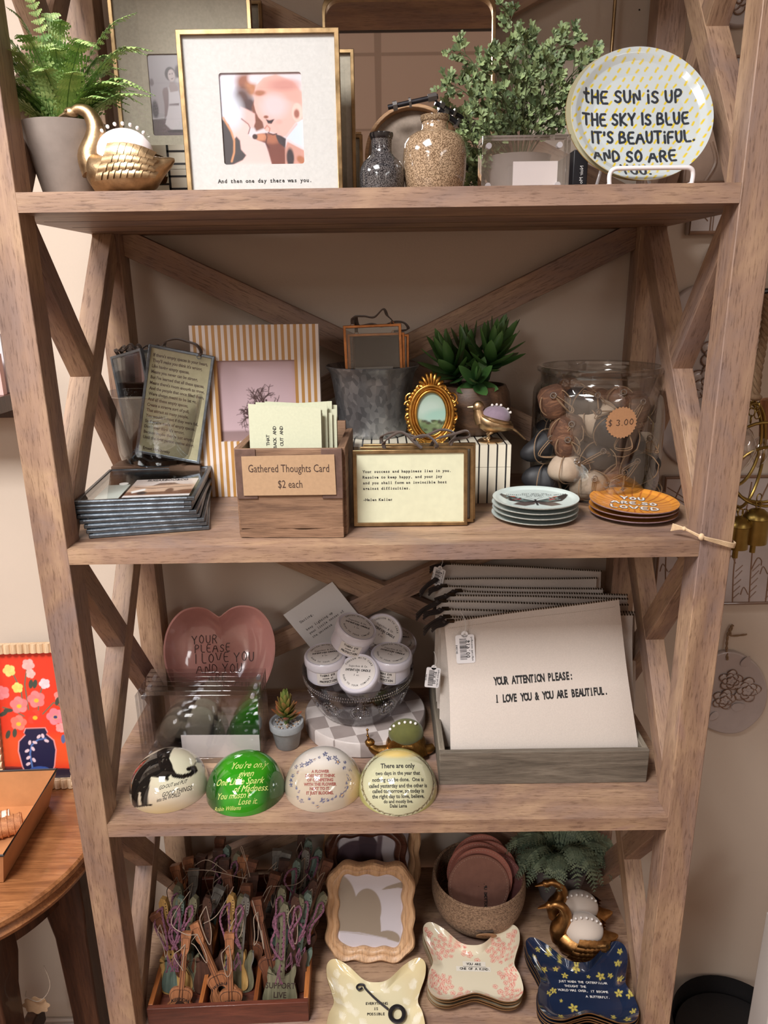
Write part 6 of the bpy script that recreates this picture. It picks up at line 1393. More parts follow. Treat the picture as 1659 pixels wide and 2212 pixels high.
gmats = {'tan': wood('tan_guitar', (112, 66, 40), (150, 96, 62), (176, 122, 84), 'z', .45, 3, False, .15, .2), 'brown': wood('brown_guitar', (74, 42, 28), (104, 62, 42), (128, 82, 58), 'z', .45, 3, False, .15, .2), 'dark': wood('dark_guitar', (46, 28, 22), (70, 44, 34), (92, 60, 46), 'z', .45, 3, False, .15, .2),
 'sage': wood('sage_guitar', (74, 72, 54), (104, 100, 78), (128, 124, 98), 'z', .5, 3, False, .15), 'teal': wood('teal_guitar', (66, 82, 74), (92, 108, 98), (116, 132, 120), 'z', .5, 3, False, .15), 'yellow': wood('yellow_guitar', (140, 104, 52), (176, 138, 80), (196, 160, 104), 'z', .5, 3, False, .15), 'grey': wood('grey_guitar', (80, 76, 70), (108, 104, 98), (134, 130, 122), 'z', .5, 3, False, .15)}
groove = mat('burnt_groove', (44, 24, 18), .8); purple = mat('purple_cord', (108, 66, 84), .85, var=.6, vscale=500); twg = mat('grey_twine', (150, 132, 116), .9, var=.15, vscale=300)
def ac_outline():
    R_ = [(0, .0), (.012, .0005), (.0205, .005), (.0235, .0125), (.0215, .0205), (.0165, .0265), (.0155, .0305), (.0178, .0370), (.0168, .0430), (.0120, .0470), (.0058, .0482)]
    P = [(p.x, p.y) for p in spl([(x, z, 0) for x, z in R_], 4)]; return P+[(-x, z) for x, z in P[::-1] if x > .0001]
def el_outline():
    R_ = [(0, .0), (.010, 0), (.0195, .004), (.0215, .014), (.0190, .026), (.0165, .034), (.0185, .044), (.0175, .052), (.0135, .0500), (.0105, .043), (.0062, .0400)]
    P = [(p.x, p.y) for p in spl([(x, z, 0) for x, z in R_], 4)]; return P+[(-x*(.92 if z > .04 else 1), z-(.004 if z > .045 else 0)) for x, z in P[::-1] if x > .0001]
def guitar_parts(kind, col, words=None):
    out = []; th = .006
    if kind == 'ac':
        P = ac_outline(); b = MB(); hole = ellpts(0, .0215, .0080, .0080, 0, len(P)); 
        k0 = min(range(len(hole)), key=lambda i: hole[i][1]); hole = hole[k0:]+hole[:k0]
        b.prism(P, -th/2, th/2, hole=hole); b.at(0, 0, 0)
        i_ = [(x*.86, .0225+(z-.0225)*.88) for x, z in P]
        b.tube([(x, -th/2-.0002, z) for x, z in i_], .0004, 4, closed=True, mi=1)
        if words: b.text(words, .0066, lambda x, z: (x, -th/2-.0004, .0335+z-.004-18*x*x), bold=.03, mi=1)
        nk = MB().prism([(-.0042, .046), (.0042, .046), (.0034, .098), (-.0034, .098)], -.0048, .0010); nk.tube([(-.0024, -.0050, .03), (-.0020, -.0050, .095)], .0004, 4, mi=1); nk.tube([(.0024, -.0050, .03), (.0020, -.0050, .095)], .0004, 4, mi=1)
        hd_ = MB().prism([(-.0040, .097), (.0040, .097), (.0062, .103), (.0068, .119), (.0078, .1215), (.0076, .128), (-.0076, .128), (-.0078, .1215), (-.0068, .119), (-.0062, .103)], -.0055, .0045)
        hd_.tube([(x*.72, -.0057, .1125+(z-.1125)*.72) for x, z in ((-.0062, .103), (.0062, .103), (.0070, .124), (-.0070, .124))], .0004, 4, closed=True, mi=1)
        top = .112
    else:
        P = el_outline(); b = MB().prism(P, -th/2, th/2)
        if words:
            for i, l in enumerate(words.split('|')): b.text(l, .0098 if i != 2 else .0088, (lambda x, z, i=i: (x, -th/2-.0003, .0255-i*.0108+z)), bold=.01, mi=1, sx=.9)
        nk = MB().prism([(-.0045, .038), (.0045, .038), (.0036, .100), (-.0036, .100)], -.0045, .0010)
        for i in range(8): nk.at(0, -.0046, .046+i*.0066, rx=PI/2).lathe([(.0001, 0), (.0011, 0), (.0011, .0004), (.0001, .0004)], 10, False, False, mi=1)
        nk.M = Matrix()
        hd_ = MB().prism([(-.0036, .099), (.0036, .099), (.0060, .104), (.0068, .116), (.0048, .1235), (-.001, .1265), (-.0045, .121), (-.0055, .108)], -.0050, .0035)
        for i in range(5): hd_.at(.0042, -.0051, .1045+i*.0036, rx=PI/2).lathe([(.0001, 0), (.0008, 0), (.0008, .0003), (.0001, .0003)], 8, False, False, mi=1)
        hd_.M = Matrix(); top = .115
    return b, nk, hd_, top
def mk_guitar(kind, col, words=None, cord='twine', label='', group=None):
    t = thing('guitar_ornament', label, 'ornament', (0, 0, 0), (0, 0, 0), group)
    b, nk, hd_, top = guitar_parts(kind, col, words); m = [gmats[col], groove]
    b.build('body', m, t, bevel=.0012, segs=1); no_ = nk.build('neck', m, t); hd_.build('headstock', m, no_, bevel=.0006, segs=1)
    cm = purple if cord == 'purple' else twg; mb = MB(); r = R4
    if cord == 'purple':
        P = spl([(0, -.006, top), (r.uniform(-.010, -.003), -.010, top-.004), (r.uniform(-.012, -.002), -.012, top-.018), (r.uniform(-.014, .004), -.014, top-.034), (r.uniform(-.008, .004), -.016, top-.05), (r.uniform(-.004, .008), -.015, top-.030), (r.uniform(.0, .008), -.012, top-.008), (0, -.006, top+.001)], 8)
        for q in (0, PI): mb.tube([(p.x+.0008*math.cos(i*1.3+q), p.y, p.z+.0008*math.sin(i*1.3+q)) for i, p in enumerate(P)], .0010, 5)
        for q in range(4): mb.tube([(.0, -.016, top-.055), (r.uniform(-.004, .004), -.018, top-.066), (r.uniform(-.006, .006), -.017, top-.078)], .0006, 4)
    else:
        P = spl([(0, -.006, top), (r.uniform(-.012, -.004), -.010, top-.006), (r.uniform(-.018, -.006), -.012, top-r.uniform(.01, .03)), (r.uniform(-.014, .004), -.014, top-r.uniform(.03, .05)), (r.uniform(-.006, .006), -.012, top-.03), (0, -.006, top)], 7); mb.tube(P, .0006, 5)
    mb.build('cord', cm, t); return t
protos = {}
for kind, col, cord in (('ac', 'brown', 'twine'), ('ac', 'dark', 'twine'), ('ac', 'tan', 'twine'), ('el', 'sage', 'purple'), ('el', 'teal', 'purple'), ('el', 'yellow', 'purple'), ('el', 'grey', 'twine'), ('el', 'dark', 'purple'), ('ac', 'grey', 'twine')): protos[(kind, col)] = None
cords = {'sage': 'purple', 'teal': 'purple', 'yellow': 'purple'}
kname = {'ac': 'acoustic', 'el': 'electric'}; cname = {'tan': 'tan', 'brown': 'chestnut brown', 'dark': 'dark brown', 'sage': 'grey green', 'teal': 'blue green', 'yellow': 'honey yellow', 'grey': 'grey'}
GG = 'guitar ornaments packed in the divided box'
def put_guitar(kind, col, hx, hy, y, lean, tilt, label, words=None, s=1.0, rz=0):
    """headstock centre at pixel (hx, hy) at depth y"""
    top = (.112 if kind == 'ac' else .113)*s
    if words or protos.get((kind, col)) is None:
        t = mk_guitar(kind, col, words, cords.get(col, 'twine'), label, GG)
        if not words: protos[(kind, col)] = t
    else: t = dup(protos[(kind, col)], label=label)
    t.scale = (s, s, s); t.rotation_euler = (lean, tilt, rz)
    from mathutils import Euler
    off = Euler((lean, tilt, rz)).to_matrix() @ Vector((0, 0, top)); P = onY(hx, hy, y) if words else onZ(hx, hy, Z4+.0075+off.z)
    L = P-off
    if not words and (L.y > by0+BDp-.03 or L.y < by0+.055): P = onY(hx, hy, min(by0+BDp-.03, max(by0+.055, L.y))+off.y); L = P-off; L.z = max(L.z, Z4+.0075)
    lo, hi = bx0+.034, bx1-.034
    if not lo < L.x < hi:
        L.x = min(hi, max(lo, L.x)); tilt = math.asin(max(-.6, min(.6, (P.x-L.x)/top))); t.rotation_euler = (lean, tilt, 0)
    t.location = L; return t
G = [('ac', 'tan', 402, 2036, .094, -.42, rad(5), 'tan acoustic guitar ornament standing at the front of the left compartment', 'KEEP ON', 1.10),
 ('ac', 'tan', 497, 2038, .094, -.42, rad(-2), 'tan acoustic guitar ornament with its sound hole showing, front of the middle compartment', 'I WANNA', 1.12),
 ('ac', 'tan', 430, 2014, .108, -.40, rad(-27), 'tan acoustic guitar ornament leaning left behind the upright front one, middle compartment', 'I WANNA', 1.12),
 ('el', 'sage', 614, 1972, .118, -.42, rad(3), 'grey green electric guitar ornament lettered Support live music, right compartment front', 'SUPPORT|LIVE|MUSIC', 1.36)]
for g in G: put_guitar(*g[:8], words=g[8], s=g[9])
HD = [('ac', 'brown', 348, 1992, .10, -26), ('el', 'yellow', 353, 1965, .12, -6), ('el', 'sage', 388, 2000, .12, 3), ('ac', 'tan', 385, 1890, .20, -14), ('ac', 'tan', 410, 1876, .215, -5), ('ac', 'grey', 418, 1902, .195, 4), ('el', 'sage', 385, 1928, .16, -4), ('ac', 'dark', 434, 1870, .24, 3), ('ac', 'brown', 475, 1832, .285, 2), ('ac', 'dark', 470, 1858, .255, 6), ('el', 'teal', 488, 1846, .27, 8), ('ac', 'dark', 488, 1878, .235, -6),
 ('el', 'sage', 512, 1860, .26, 4), ('ac', 'tan', 524, 1872, .245, 6), ('ac', 'brown', 542, 1882, .235, 10), ('ac', 'brown', 494, 1906, .20, -8), ('el', 'sage', 418, 1955, .14, 6), ('ac', 'grey', 468, 1938, .17, 20), ('el', 'yellow', 500, 1950, .14, -4), ('ac', 'brown', 535, 1935, .17, -8), ('ac', 'dark', 545, 1912, .20, 8), ('ac', 'brown', 588, 1908, .20, 22), ('el', 'grey', 530, 1970, .135, 8), ('el', 'sage', 523, 1990, .115, 5),
 ('ac', 'grey', 598, 1858, .26, 8), ('ac', 'grey', 615, 1862, .265, 12), ('ac', 'dark', 610, 1880, .24, 16), ('el', 'sage', 608, 1935, .165, 3), ('el', 'teal', 640, 1875, .25, 6), ('el', 'dark', 650, 1818, .30, 4), ('el', 'teal', 664, 1832, .295, 10), ('el', 'grey', 660, 1850, .275, 6), ('el', 'teal', 684, 1850, .285, 20), ('el', 'dark', 676, 1915, .20, 14), ('el', 'sage', 692, 1948, .14, 30), ('el', 'sage', 646, 1958, .12, 12), ('el', 'teal', 664, 1945, .15, 8), ('ac', 'brown', 704, 1882, .25, 22), ('el', 'teal', 392, 1970, .13, 10), ('ac', 'brown', 560, 1965, .15, -14), ('el', 'dark', 450, 1985, .12, 0), ('el', 'dark', 640, 1995, .10, -8)]
zone = ['left compartment', 'middle compartment', 'right compartment']; cnt = {}
for kind, col, hx, hy, y, ti in HD:
    zn = zone[0 if hx < 455 else (1 if hx < 590 else 2)]; row = 'near the front' if y < .15 else ('halfway back' if y < .225 else 'at the back'); lean = 'leaning right' if ti > 7 else ('leaning left' if ti < -3 else 'upright')
    lb = '%s %s guitar %s %s of %s' % (cname[col], kname[kind], lean, row, zn)
    cnt[lb] = cnt.get(lb, 0)+1
    if cnt[lb] > 1: lb += [', higher than its like', ', lower than its like'][cnt[lb]-2]
    put_guitar(kind, col, hx, hy, y, -.30, rad(ti), lb, s=1.32 if kind == 'el' else 1.26, rz=rad(R4.uniform(-14, 14)))
# loose twine loops over the guitars
tw = thing('twine_strands', 'loose strands of pale twine crossing over the guitar ornaments', 'twine', (0, 0, 0))
for P in ([(420, 1870, .22), (450, 1858, .20), (500, 1890, .19), (540, 1898, .19)], [(400, 1882, .19), (450, 1880, .18), (520, 1896, .18)], [(540, 1895, .17), (525, 1835, .19), (520, 1832, .2), (530, 1860, .19)], [(410, 1925, .14), (370, 1990, .10), (400, 2018, .08), (425, 2018, .06)], [(505, 1915, .14), (470, 1975, .12), (440, 1995, .1)], [(545, 1945, .13), (560, 2000, .10), (570, 2050, .08), (565, 2010, .09)], [(590, 1915, .16), (640, 1910, .18), (665, 1888, .2)]):
    MB().tube(spl([onY(*p) for p in P], 6), .0007, 5).build('strand', twg, tw)
# ---- wavy frames
def wavy(w, h, r, amp, per, n=240, off=0):
    base = rnd_rect(w-2*off, h-2*off, max(.004, r-off), 24); L = len(base); P = []
    # resample by arc length
    seg = [math.dist(base[i], base[(i+1) % L]) for i in range(L)]; tot = sum(seg); k = 0; acc = 0
    for i in range(n):
        s = tot*i/n
        while acc+seg[k] < s: acc += seg[k]; k += 1
        t = (s-acc)/seg[k]; a, b = base[k], base[(k+1) % L]; x, z = a[0]+(b[0]-a[0])*t, a[1]+(b[1]-a[1])*t
        dx, dz = b[0]-a[0], b[1]-a[1]; d = math.hypot(dx, dz) or 1; q = amp*math.cos(2*PI*per*i/n); P.append((x+dz/d*q, z-dx/d*q))
    return P
def wavy_frame(label, w, h, loc, rot, wd, pf, per=12, dep=.022):
    t = thing('wavy_frame', label, 'picture frame', loc, rot)
    mb = MB(); prof = [(0, dep/2), (0, -dep*.38), (.003, -dep*.5), (.009, -dep*.42), (.0115, -dep*.30), (.0135, -dep*.34), (.0185, -dep*.30), (.0215, -dep*.10), (.0225, .002), (.0225, dep/2)]
    n = 260; v = []; f = []
    for off, y in prof: v += [(x, y, z+h/2) for x, z in wavy(w, h, .040, .0022*(1-.2*off/.022), per, n, off)]
    m = len(prof)
    for j in range(m): f += [(j*n+i, j*n+(i+1) % n, ((j+1) % m)*n+(i+1) % n, ((j+1) % m)*n+i) for i in range(n)]
    mb.add(v, f, smooth=True); mb.build('frame', wd, t, sharp=50)
    ins = MB(); iw, ih = w-.040, h-.040; sheet(ins, -iw/2, iw/2, -ih/2, ih/2, 90, 90, pf, lambda x, z: (x, .0025, z+h/2)); ins.build('art_print', painted('photo_print', .35), t)
    MB().prism(rect(iw, .02, h-.02), .004, dep/2-.001).build('backing', mat('kraft_back', (0, 0, 0)), t)
    MB().prism(rect(w-.048, .024, h-.024), -.001, -.0005).build('glass_pane', pane_glass, t); return t
def hills(X, Y):
    p = Paint(X, Y, (206, 196, 204)); c = (150, 132, 116)
    p.ell(-.060, .000, .036, .062, c, 0, .04).ell(-.006, .002, .026, .036, c, 0, .05).poly([(-.08, -.07), (-.08, -.02), (.018, -.01), (.022, -.07)], c, .001).ell(.032, -.048, .022, .014, c, 0, .05).poly([(.05, .040), (.03, .037), (.02, .036), (.03, .042), (.042, .046), (.056, .050), (.08, .05), (.08, .037)], c, .001)
    p.poly([(-.08, -.036), (-.03, -.040), (.02, -.046), (.08, -.062), (.08, -.08), (-.08, -.08)], (206, 196, 204), .0015).line([(-.08, -.036), (-.02, -.039), (.03, -.048)], .002, (190, 178, 184), .001); return p
beech = wood('beech_wood', (184, 142, 104), (196, 156, 118), (206, 168, 130), 'z', .45, 1.2, False, .05); walnut = wood('walnut_frame', (48, 26, 18), (76, 44, 32), (102, 62, 46), 'x', .3, 1.2, False, .1, .3)
yw = .150
wx = Xat(798, yw+.02, Z4+.09); wavy_frame('pale wooden frame with wavy edges around a muted hill print, front and fully visible', .160, .168, (wx, yw, Z4+.001), (-.42, 0, rad(-2)), beech, hills)
def plum(X, Y):
    p = Paint(X, Y, (190, 180, 184)); p.ell(-.02, .0, .05, .06, (84, 66, 74), 0, .05).ell(.01, .03, .02, .05, (74, 58, 66), .3, .1).line([(.03, .08), (.02, 0)], .01, (104, 86, 92), .003); return p
wavy_frame('dark walnut frame with wavy edges, behind the pale wavy frame', .155, .178, (Xat(792, .27, Z4+.16), .245, Z4+.001), (-.30, 0, rad(3)), walnut, plum)
wavy_frame('pale wavy edged frame at the very back, cut off by the shelf above', .190, .225, (Xat(802, .33, Z4+.18), .305, Z4+.001), (-.12, 0, 0), beech, lambda X, Y: Paint(X, Y, (196, 186, 190)).line([(-.03, -.1), (-.02, .1)], .006, (120, 104, 100), .002))
# ---- woven basket with leather coasters
kx, kyy = Xat(1034, .245, Z4+.05), .252
bk_ = thing('woven_basket', 'round jute basket with leather coasters inside and a small oval tag on front', 'basket', (kx, kyy, Z4))
jm, nt, b = _new('woven_jute'); wv = nt.nodes.new('ShaderNodeTexWave'); wv.wave_type = 'BANDS'; wv.bands_direction = 'Z'; wv.inputs['Scale'].default_value = 90; wv.inputs['Distortion'].default_value = 2; wv.inputs['Detail'].default_value = 2; nt.links.new(_obj(nt), wv.inputs[0])
nn = _noise(nt, 320, 3, .6, _obj(nt)); r1 = _ramp(nt, nn.outputs[0], [(.35, sr((108, 84, 66))), (.65, sr((168, 138, 112)))]); nt.links.new(r1.outputs[0], b.inputs['Base Color']); b.inputs['Roughness'].default_value = .95
mth = nt.nodes.new('ShaderNodeMath'); mth.operation = 'ADD'; nt.links.new(wv.outputs[1], mth.inputs[0]); nt.links.new(nn.outputs[0], mth.inputs[1]); _bump(nt, b, mth.outputs[0], .8, .0012)
prof = []
outer = [(.001, 0), (.045, 0), (.062, .006), (.080, .028), (.0885, .055), (.0890, .080), (.0870, .098)]
pp_ = spl([(r, 0, z) for r, z in outer], 6); prof = [(p.x, p.z+.0007*math.sin(i*PI)) for i, p in enumerate(pp_)]
prof += [(.0845, .1), (.0825, .097), (.0845, .08), (.084, .055), (.075, .028), (.05, .008), (.001, .007)]
MB().lathe(prof, 80, False, False).build('basket', jm, bk_)
tg = MB().at(.004, -.0935, .050, rx=.42); tg.prism(ellpts(0, -.012, .019, .0105, 0, 28), -.0012, .0004); tg.M = tg.M; tg.text('KAZI', .0075, lambda x, z: (x, -.0014, -.0145+z), mi=1); tg.build('leather_tag', [mat('tan_leather', (150, 112, 78), .7), brown_ink], bk_)
MB().at(0, 0, 0).tube([(-.014, -.086, .050), (.0, -.090, .049), (.016, -.086, .047)], .0018, 6).build('thong', suede, bk_)
lea = {'cocoa': mat('cocoa_leather', (144, 102, 88), .75, var=.12, vscale=60, bump=.3, bscale=300), 'rose': mat('rose_leather', (170, 108, 94), .7, var=.1, vscale=60, bump=.3, bscale=300), 'plum': mat('plum_leather', (128, 78, 76), .7, var=.1, vscale=60, bump=.3, bscale=300)}
stitch = mat('pale_stitch', (190, 160, 144), .8)
def coaster(label, px, py, y, rot, c, r=.0585, words=None):
    t = thing('leather_coaster', label, 'coaster', onY(px, py, y), rot, 'round leather coasters standing in the jute basket')
    mb = MB().at(0, 0, 0, rx=PI/2); mb.lathe([(.001, -.0015), (r-.0006, -.0015), (r, 0), (r-.0006, .0015), (.001, .0015)], 72, False, False); mb.M = Matrix()
    if words: mb.text(words, .0078, lambda x, z: (z+.010, -.0018, x-.016), mono=1, bold=.04, mi=1, sx=.86)
    mb.build('coaster_disc', [lea[c], black_ink], t)
    s_ = MB(); R_ = r-.0045
    for k in range(64): a = 2*PI*k/64; s_.tube([(R_*math.cos(a), -.0017, R_*math.sin(a)), (R_*math.cos(a+.055), -.0017, R_*math.sin(a+.055))], .0005, 4)
    s_.build('stitching', stitch, t)
coaster('rose leather coaster at the back of the jute basket, standing highest', 1035, 1865, .290, (-.25, .1, .15), 'rose')
coaster('second rose leather coaster from the back of the jute basket', 1052, 1880, .278, (-.28, .1, -.2), 'rose')
coaster('rose leather coaster in the middle of the basket, shifted left', 1030, 1884, .266, (-.3, -.1, .1), 'rose')
coaster('dark plum leather coaster at the right inside the jute basket', 1068, 1905, .262, (-.3, .1, -.35), 'plum')
coaster('rose leather coaster just behind the lettered brown one', 1040, 1898, .246, (-.32, .05, -.1), 'rose')
coaster('brown leather coaster lettered Bottoms up, frontmost in the jute basket', 1034, 1914, .234, (-.36, 0, 0), 'cocoa', words='BOTTOMS UP.')
# ---- fern in grey pot at the back right
fp = thing('potted_fern', 'dusty blue green fern in a smooth grey pot at the back of the bottom shelf', 'potted plant', (Xat(1206, .30, Z4+.04), .298, Z4))
MB().lathe([(.001, 0), (.034, 0), (.036, .002), (.0575, .085), (.058, .088), (.055, .088), (.053, .078), (.001, .076)], 48, False, False).build('pot', mat('grey_ceramic_matte', (120, 114, 116), .7, var=.06, vscale=40), fp)
fgm = painted('blue_fern_leaf', .6)
for k in range(26):
    a = k*2.4+.3; rr_ = .085+.035*R4.random(); up = R4.uniform(.02, .065); ex, ey = rr_*math.cos(a)*1.15, rr_*math.sin(a)*.62-.02
    if ey > .06: ey = .06
    frond_mesh([(ex*.08, ey*.08, .080), (ex*.35, ey*.35, .105+up*.6), (ex*.75, ey*.75, .105+up*.55), (ex, ey, .088+up*.05-.02*R4.random())], .024, 24, 4, R4, (92, 112, 94), (142, 160, 132), pw=.24, droop=.35).build('frond', fgm, fp)
# ---- two swans
gold_d = mat('bronze_gold', (160, 118, 72), .36, 1, var=.35, vscale=90, bump=.25, bscale=260, rvar=.1)
cream_v = mat('cream_velvet', (206, 192, 180), .9, sheen=.4)
swan('swan_pincushion', 'bronze swan pincushion with a cream cushion, the rear of the two on the bottom shelf', 'pincushion', (Xat(1252, .215, Z4+.04), .216, Z4), -.12, 1.16, gold_d, cream_v, 'bronze swans on the bottom shelf', 8)
swan('swan_pincushion', 'bronze swan pincushion with a cream cushion, the front one, behind the navy butterfly dishes', 'pincushion', (Xat(1264, .155, Z4+.04), .164, Z4), -.12, 1.16, gold_d, cream_v, 'bronze swans on the bottom shelf', 8)
# ---- butterfly trays
BO = [(p.x, p.y) for p in spl([(0, .034, 0), (.022, .040, 0), (.050, .068, 0), (.074, .082, 0), (.087, .072, 0), (.086, .046, 0), (.075, .014, 0), (.071, -.004, 0), (.078, -.024, 0), (.080, -.052, 0), (.068, -.070, 0), (.046, -.074, 0), (.022, -.066, 0), (0, -.060, 0), (-.022, -.066, 0), (-.046, -.074, 0), (-.068, -.070, 0), (-.080, -.052, 0), (-.078, -.024, 0), (-.071, -.004, 0), (-.075, .014, 0), (-.086, .046, 0), (-.087, .072, 0), (-.074, .082, 0), (-.050, .068, 0), (-.022, .040, 0)], 9, closed=True)]
BO = BO[::-1]
def bz_(q): return .001+.013*max(0, (q-.72)/.28)**1.6
def tray_mesh(paintf, NR=44, sc=1.0):
    n = len(BO)*1; mb = MB(); pts = [(0, 0)]; qs = [0]
    for j in range(1, NR+1): q = j/NR; pts += [(x*q*sc, z*q*sc) for x, z in BO]; qs += [q]*n
    pa = paintf([p[0]/sc for p in pts], [p[1]/sc for p in pts]); v = [(x, y, bz_(q)) for (x, y), q in zip(pts, qs)]
    f = [(0, 1+(k+1) % n, 1+k) for k in range(n)]
    for j in range(NR-1): b = 1+j*n; f += [(b+k, b+(k+1) % n, b+n+(k+1) % n, b+n+k) for k in range(n)]
    mb.add(v, f, cols=[tuple(c) for c in pa.c], smooth=True)
    und = [(1.0, .014), (1.006, .0128), (.99, .0105), (.80, -.0005), (.6, -.0025), (.001, -.0025)]; v = []; f = []
    for q, z in und: v += [(x*q*sc, y*q*sc, z) for x, y in BO]
    for j in range(len(und)-1): f += [(j*n+k, (j+1)*n+k, (j+1)*n+(k+1) % n, j*n+(k+1) % n) for k in range(n)]
    mb.add(v, [t[::-1] for t in f], smooth=True, mi=1); return mb
bronze_rim = mat('bronze_rim', (140, 104, 66), .35, .6)
def trays(px, py, rz, n, paintf, plain, labels, group, txt, ink, patch=None, sc=1.0):
    for k in range(n):
        top = k == n-1; c = onZ(px, py, Z4+.0035+k*.0078+.006) if k == 0 else c0
        if k == 0: c0 = c
        t = thing('butterfly_dish', labels[k], 'dish', (c0.x+(R4.uniform(-.0015, .0015) if not top else 0), c0.y+(R4.uniform(-.0015, .0015) if not top else 0), Z4+.0028+k*.0062), (0, 0, rz), group if n > 1 else None)
        mb = tray_mesh(paintf if top else plain, 96 if top else 8, sc)
        if top:
            if patch:
                for (x0, x1, z0, z1) in patch: mb.add([(x0, z0, .0014), (x1, z0, .0014), (x1, z1, .0014), (x0, z1, .0014)], [(0, 1, 2, 3)], mi=3, smooth=False)
            for l, x0, z0, s_ in txt: mb.text(l, s_, (lambda x, z, x0=x0, z0=z0: (x0+x, z0+z, .0020)), mono=1, bold=.02, sx=.95, mi=2)
        mb.build('dish', [painted('glazed_print', .12, .8), bronze_rim, ink, mat('label_patch', (214, 208, 196), .5)], t)
def rimtone(p, col):  return p
def pinkf(X, Y):
    p = Paint(X, Y, (214, 204, 180)); r = random.Random(12); c = (204, 112, 104); c2 = (222, 166, 150)
    cl = [(-.055, .038, .026, 22), (.052, .034, .026, 22), (-.058, -.035, .022, 18), (.060, -.016, .018, 12), (.058, -.052, .020, 14), (-.02, -.058, .02, 10), (-.005, .024, .006, 1), (.008, .014, .003, 1), (.035, -.036, .004, 1), (-.016, .036, .012, 4), (.012, -.064, .016, 6), (-.078, .064, .008, 3), (.074, .062, .010, 4)]
    for cx, cy, R_, n in cl:
        for q in range(n):
            a = q*2.4; d = R_*math.sqrt((q+.3)/n) if n > 1 else 0; x, y = cx+d*math.cos(a), cy+d*math.sin(a); s_ = .0042*r.uniform(.8, 1.15)
            for m in range(5): t = 2*PI*m/5+q; p.ell(x+s_*.62*math.cos(t), y+s_*.62*math.sin(t), s_*.52, s_*.48, c, t, .25)
            for m in range(5): t = 2*PI*m/5+q; p.ell(x+s_*.62*math.cos(t), y+s_*.62*math.sin(t), s_*.36, s_*.32, (222, 190, 170), t, .3)
            p.ell(x, y, s_*.22, s_*.22, c, 0, .3)
    return p
def creamf(X, Y):
    p = Paint(X, Y, (216, 206, 172)); r = random.Random(14); d = np.maximum(np.abs(p.X)/.085, np.abs(p.Y)/.075); p.mix((d-.45)*.9, (206, 178, 122))
    for q in range(46):
        x, y = r.uniform(-.08, .08), r.uniform(-.07, .08); a = r.uniform(0, 6.3)
        if abs(x) < .030 and -.03 < y < .02: continue
        for m in range(9): t = a+(m-4)*.28; L = .011*(1-.05*abs(m-4)); p.line([(x, y), (x+L*math.cos(t), y+L*math.sin(t))], .0013, (230, 222, 200), .0012)
    return p
def navyf(X, Y):
    p = Paint(X, Y, (26, 38, 62)); p.noise(.12, 60, 90, 5); r = random.Random(17); c = (186, 170, 84)
    spots = [(-.048, .060, 4), (-.06, .028, 4), (-.040, .030, 3.4), (-.005, .030, 4.5), (.014, .018, 2.5), (.035, .020, 5.4), (.052, .022, 3.6), (.070, .046, 4.4), (.066, .012, 4), (-.05, -.012, 4), (-.058, -.018, 3), (-.026, .018, 4), (.058, -.012, 4.6), (.074, -.020, 4), (-.022, -.042, 5.4), (.006, -.060, 4), (.020, -.058, 3.6), (-.045, -.06, 3.4), (.060, -.062, 4), (.072, -.048, 3.4), (-.074, .05, 3), (.04, -.055, 3), (-.04, -.03, 2), (.078, .066, 3.4), (-.066, .066, 3), (-.03, .046, 3)]
    for x, y, s_ in spots:
        s_ *= .00085
        for m in range(5): t = 2*PI*m/5+x*90; p.ell(x+s_*math.cos(t), y+s_*math.sin(t), s_*.75, s_*.42, c, t, .25)
        p.ell(x, y, s_*.3, s_*.3, (120, 96, 50), 0, .4)
    return p
trays(1022, 2102, rad(-3), 4, pinkf, lambda X, Y: Paint(X, Y, (206, 190, 160)), ['cream butterfly shaped dish at the bottom of the pink flowered stack', 'cream butterfly shaped dish second from the bottom of the pink flowered stack', 'cream butterfly shaped dish just under the top pink flowered one', 'top butterfly shaped dish with pink blossoms reading You are one of a kind'], 'stack of pink flowered butterfly dishes', [('YOU ARE', .001, .0035, .0066), ('ONE OF A KIND.', .003, -.0060, .0066)], black_ink, [(-.018, .022, .0005, .0115), (-.030, .030, -.0085, .0012)])
trays(1256, 2148, rad(-4), 5, navyf, lambda X, Y: Paint(X, Y, (34, 44, 64)), ['navy butterfly shaped dish at the bottom of its stack', 'navy butterfly shaped dish second from the bottom of its stack', 'navy butterfly shaped dish in the middle of its stack', 'navy butterfly shaped dish right under the lettered top one', 'top navy butterfly shaped dish with yellow flowers and white words'], 'stack of navy butterfly dishes', [('JUST WHEN THE CATERPILLAR', .002, .004, .0058), ('THOUGHT THE', -.012, -.0045, .0058), ('WORLD WAS OVER, IT BECAME', .0, -.0125, .0058), ('A BUTTERFLY.', .022, -.0225, .0058)], mat('white_ink', (0, 0, 0)))
trays(812, 2168, rad(0), 1, creamf, creamf, ['cream and gold butterfly shaped dish reading Everything is possible, holding an iron hook'], None, [('EVERYTHING', .001, .002, .0066), ('IS', .0, -.0075, .0066), ('POSSIBLE', .0, -.017, .0066)], black_ink)
# ---- iron hook tool lying in the cream dish
hk = thing('iron_hook', 'black iron ring handled hook lying across the cream butterfly dish', 'hook tool', (0, 0, 0))
zz = Z4+.0105; A = onZ(782, 2133, zz); B = onZ(838, 2180, zz); C_ = onZ(852, 2190, zz); hk.location = A
tip = [onZ(x, y, zz)-A for x, y in ((783, 2134), (775, 2138), (771, 2132), (776, 2127), (786, 2128), (790, 2136))]
MB().tube(spl(tip+[(B-A)*.5, B-A], 5), .0019, 8).build('shaft', iron, hk)
rc = onZ(858, 2190, zz)-A; MB().tube([rc+Vector((.0115*math.cos(t), .0135*math.sin(t), 0)) for t in [2*PI*i/32 for i in range(32)]], .0038, 8, closed=True, flat=.6).build('ring_handle', iron, hk)
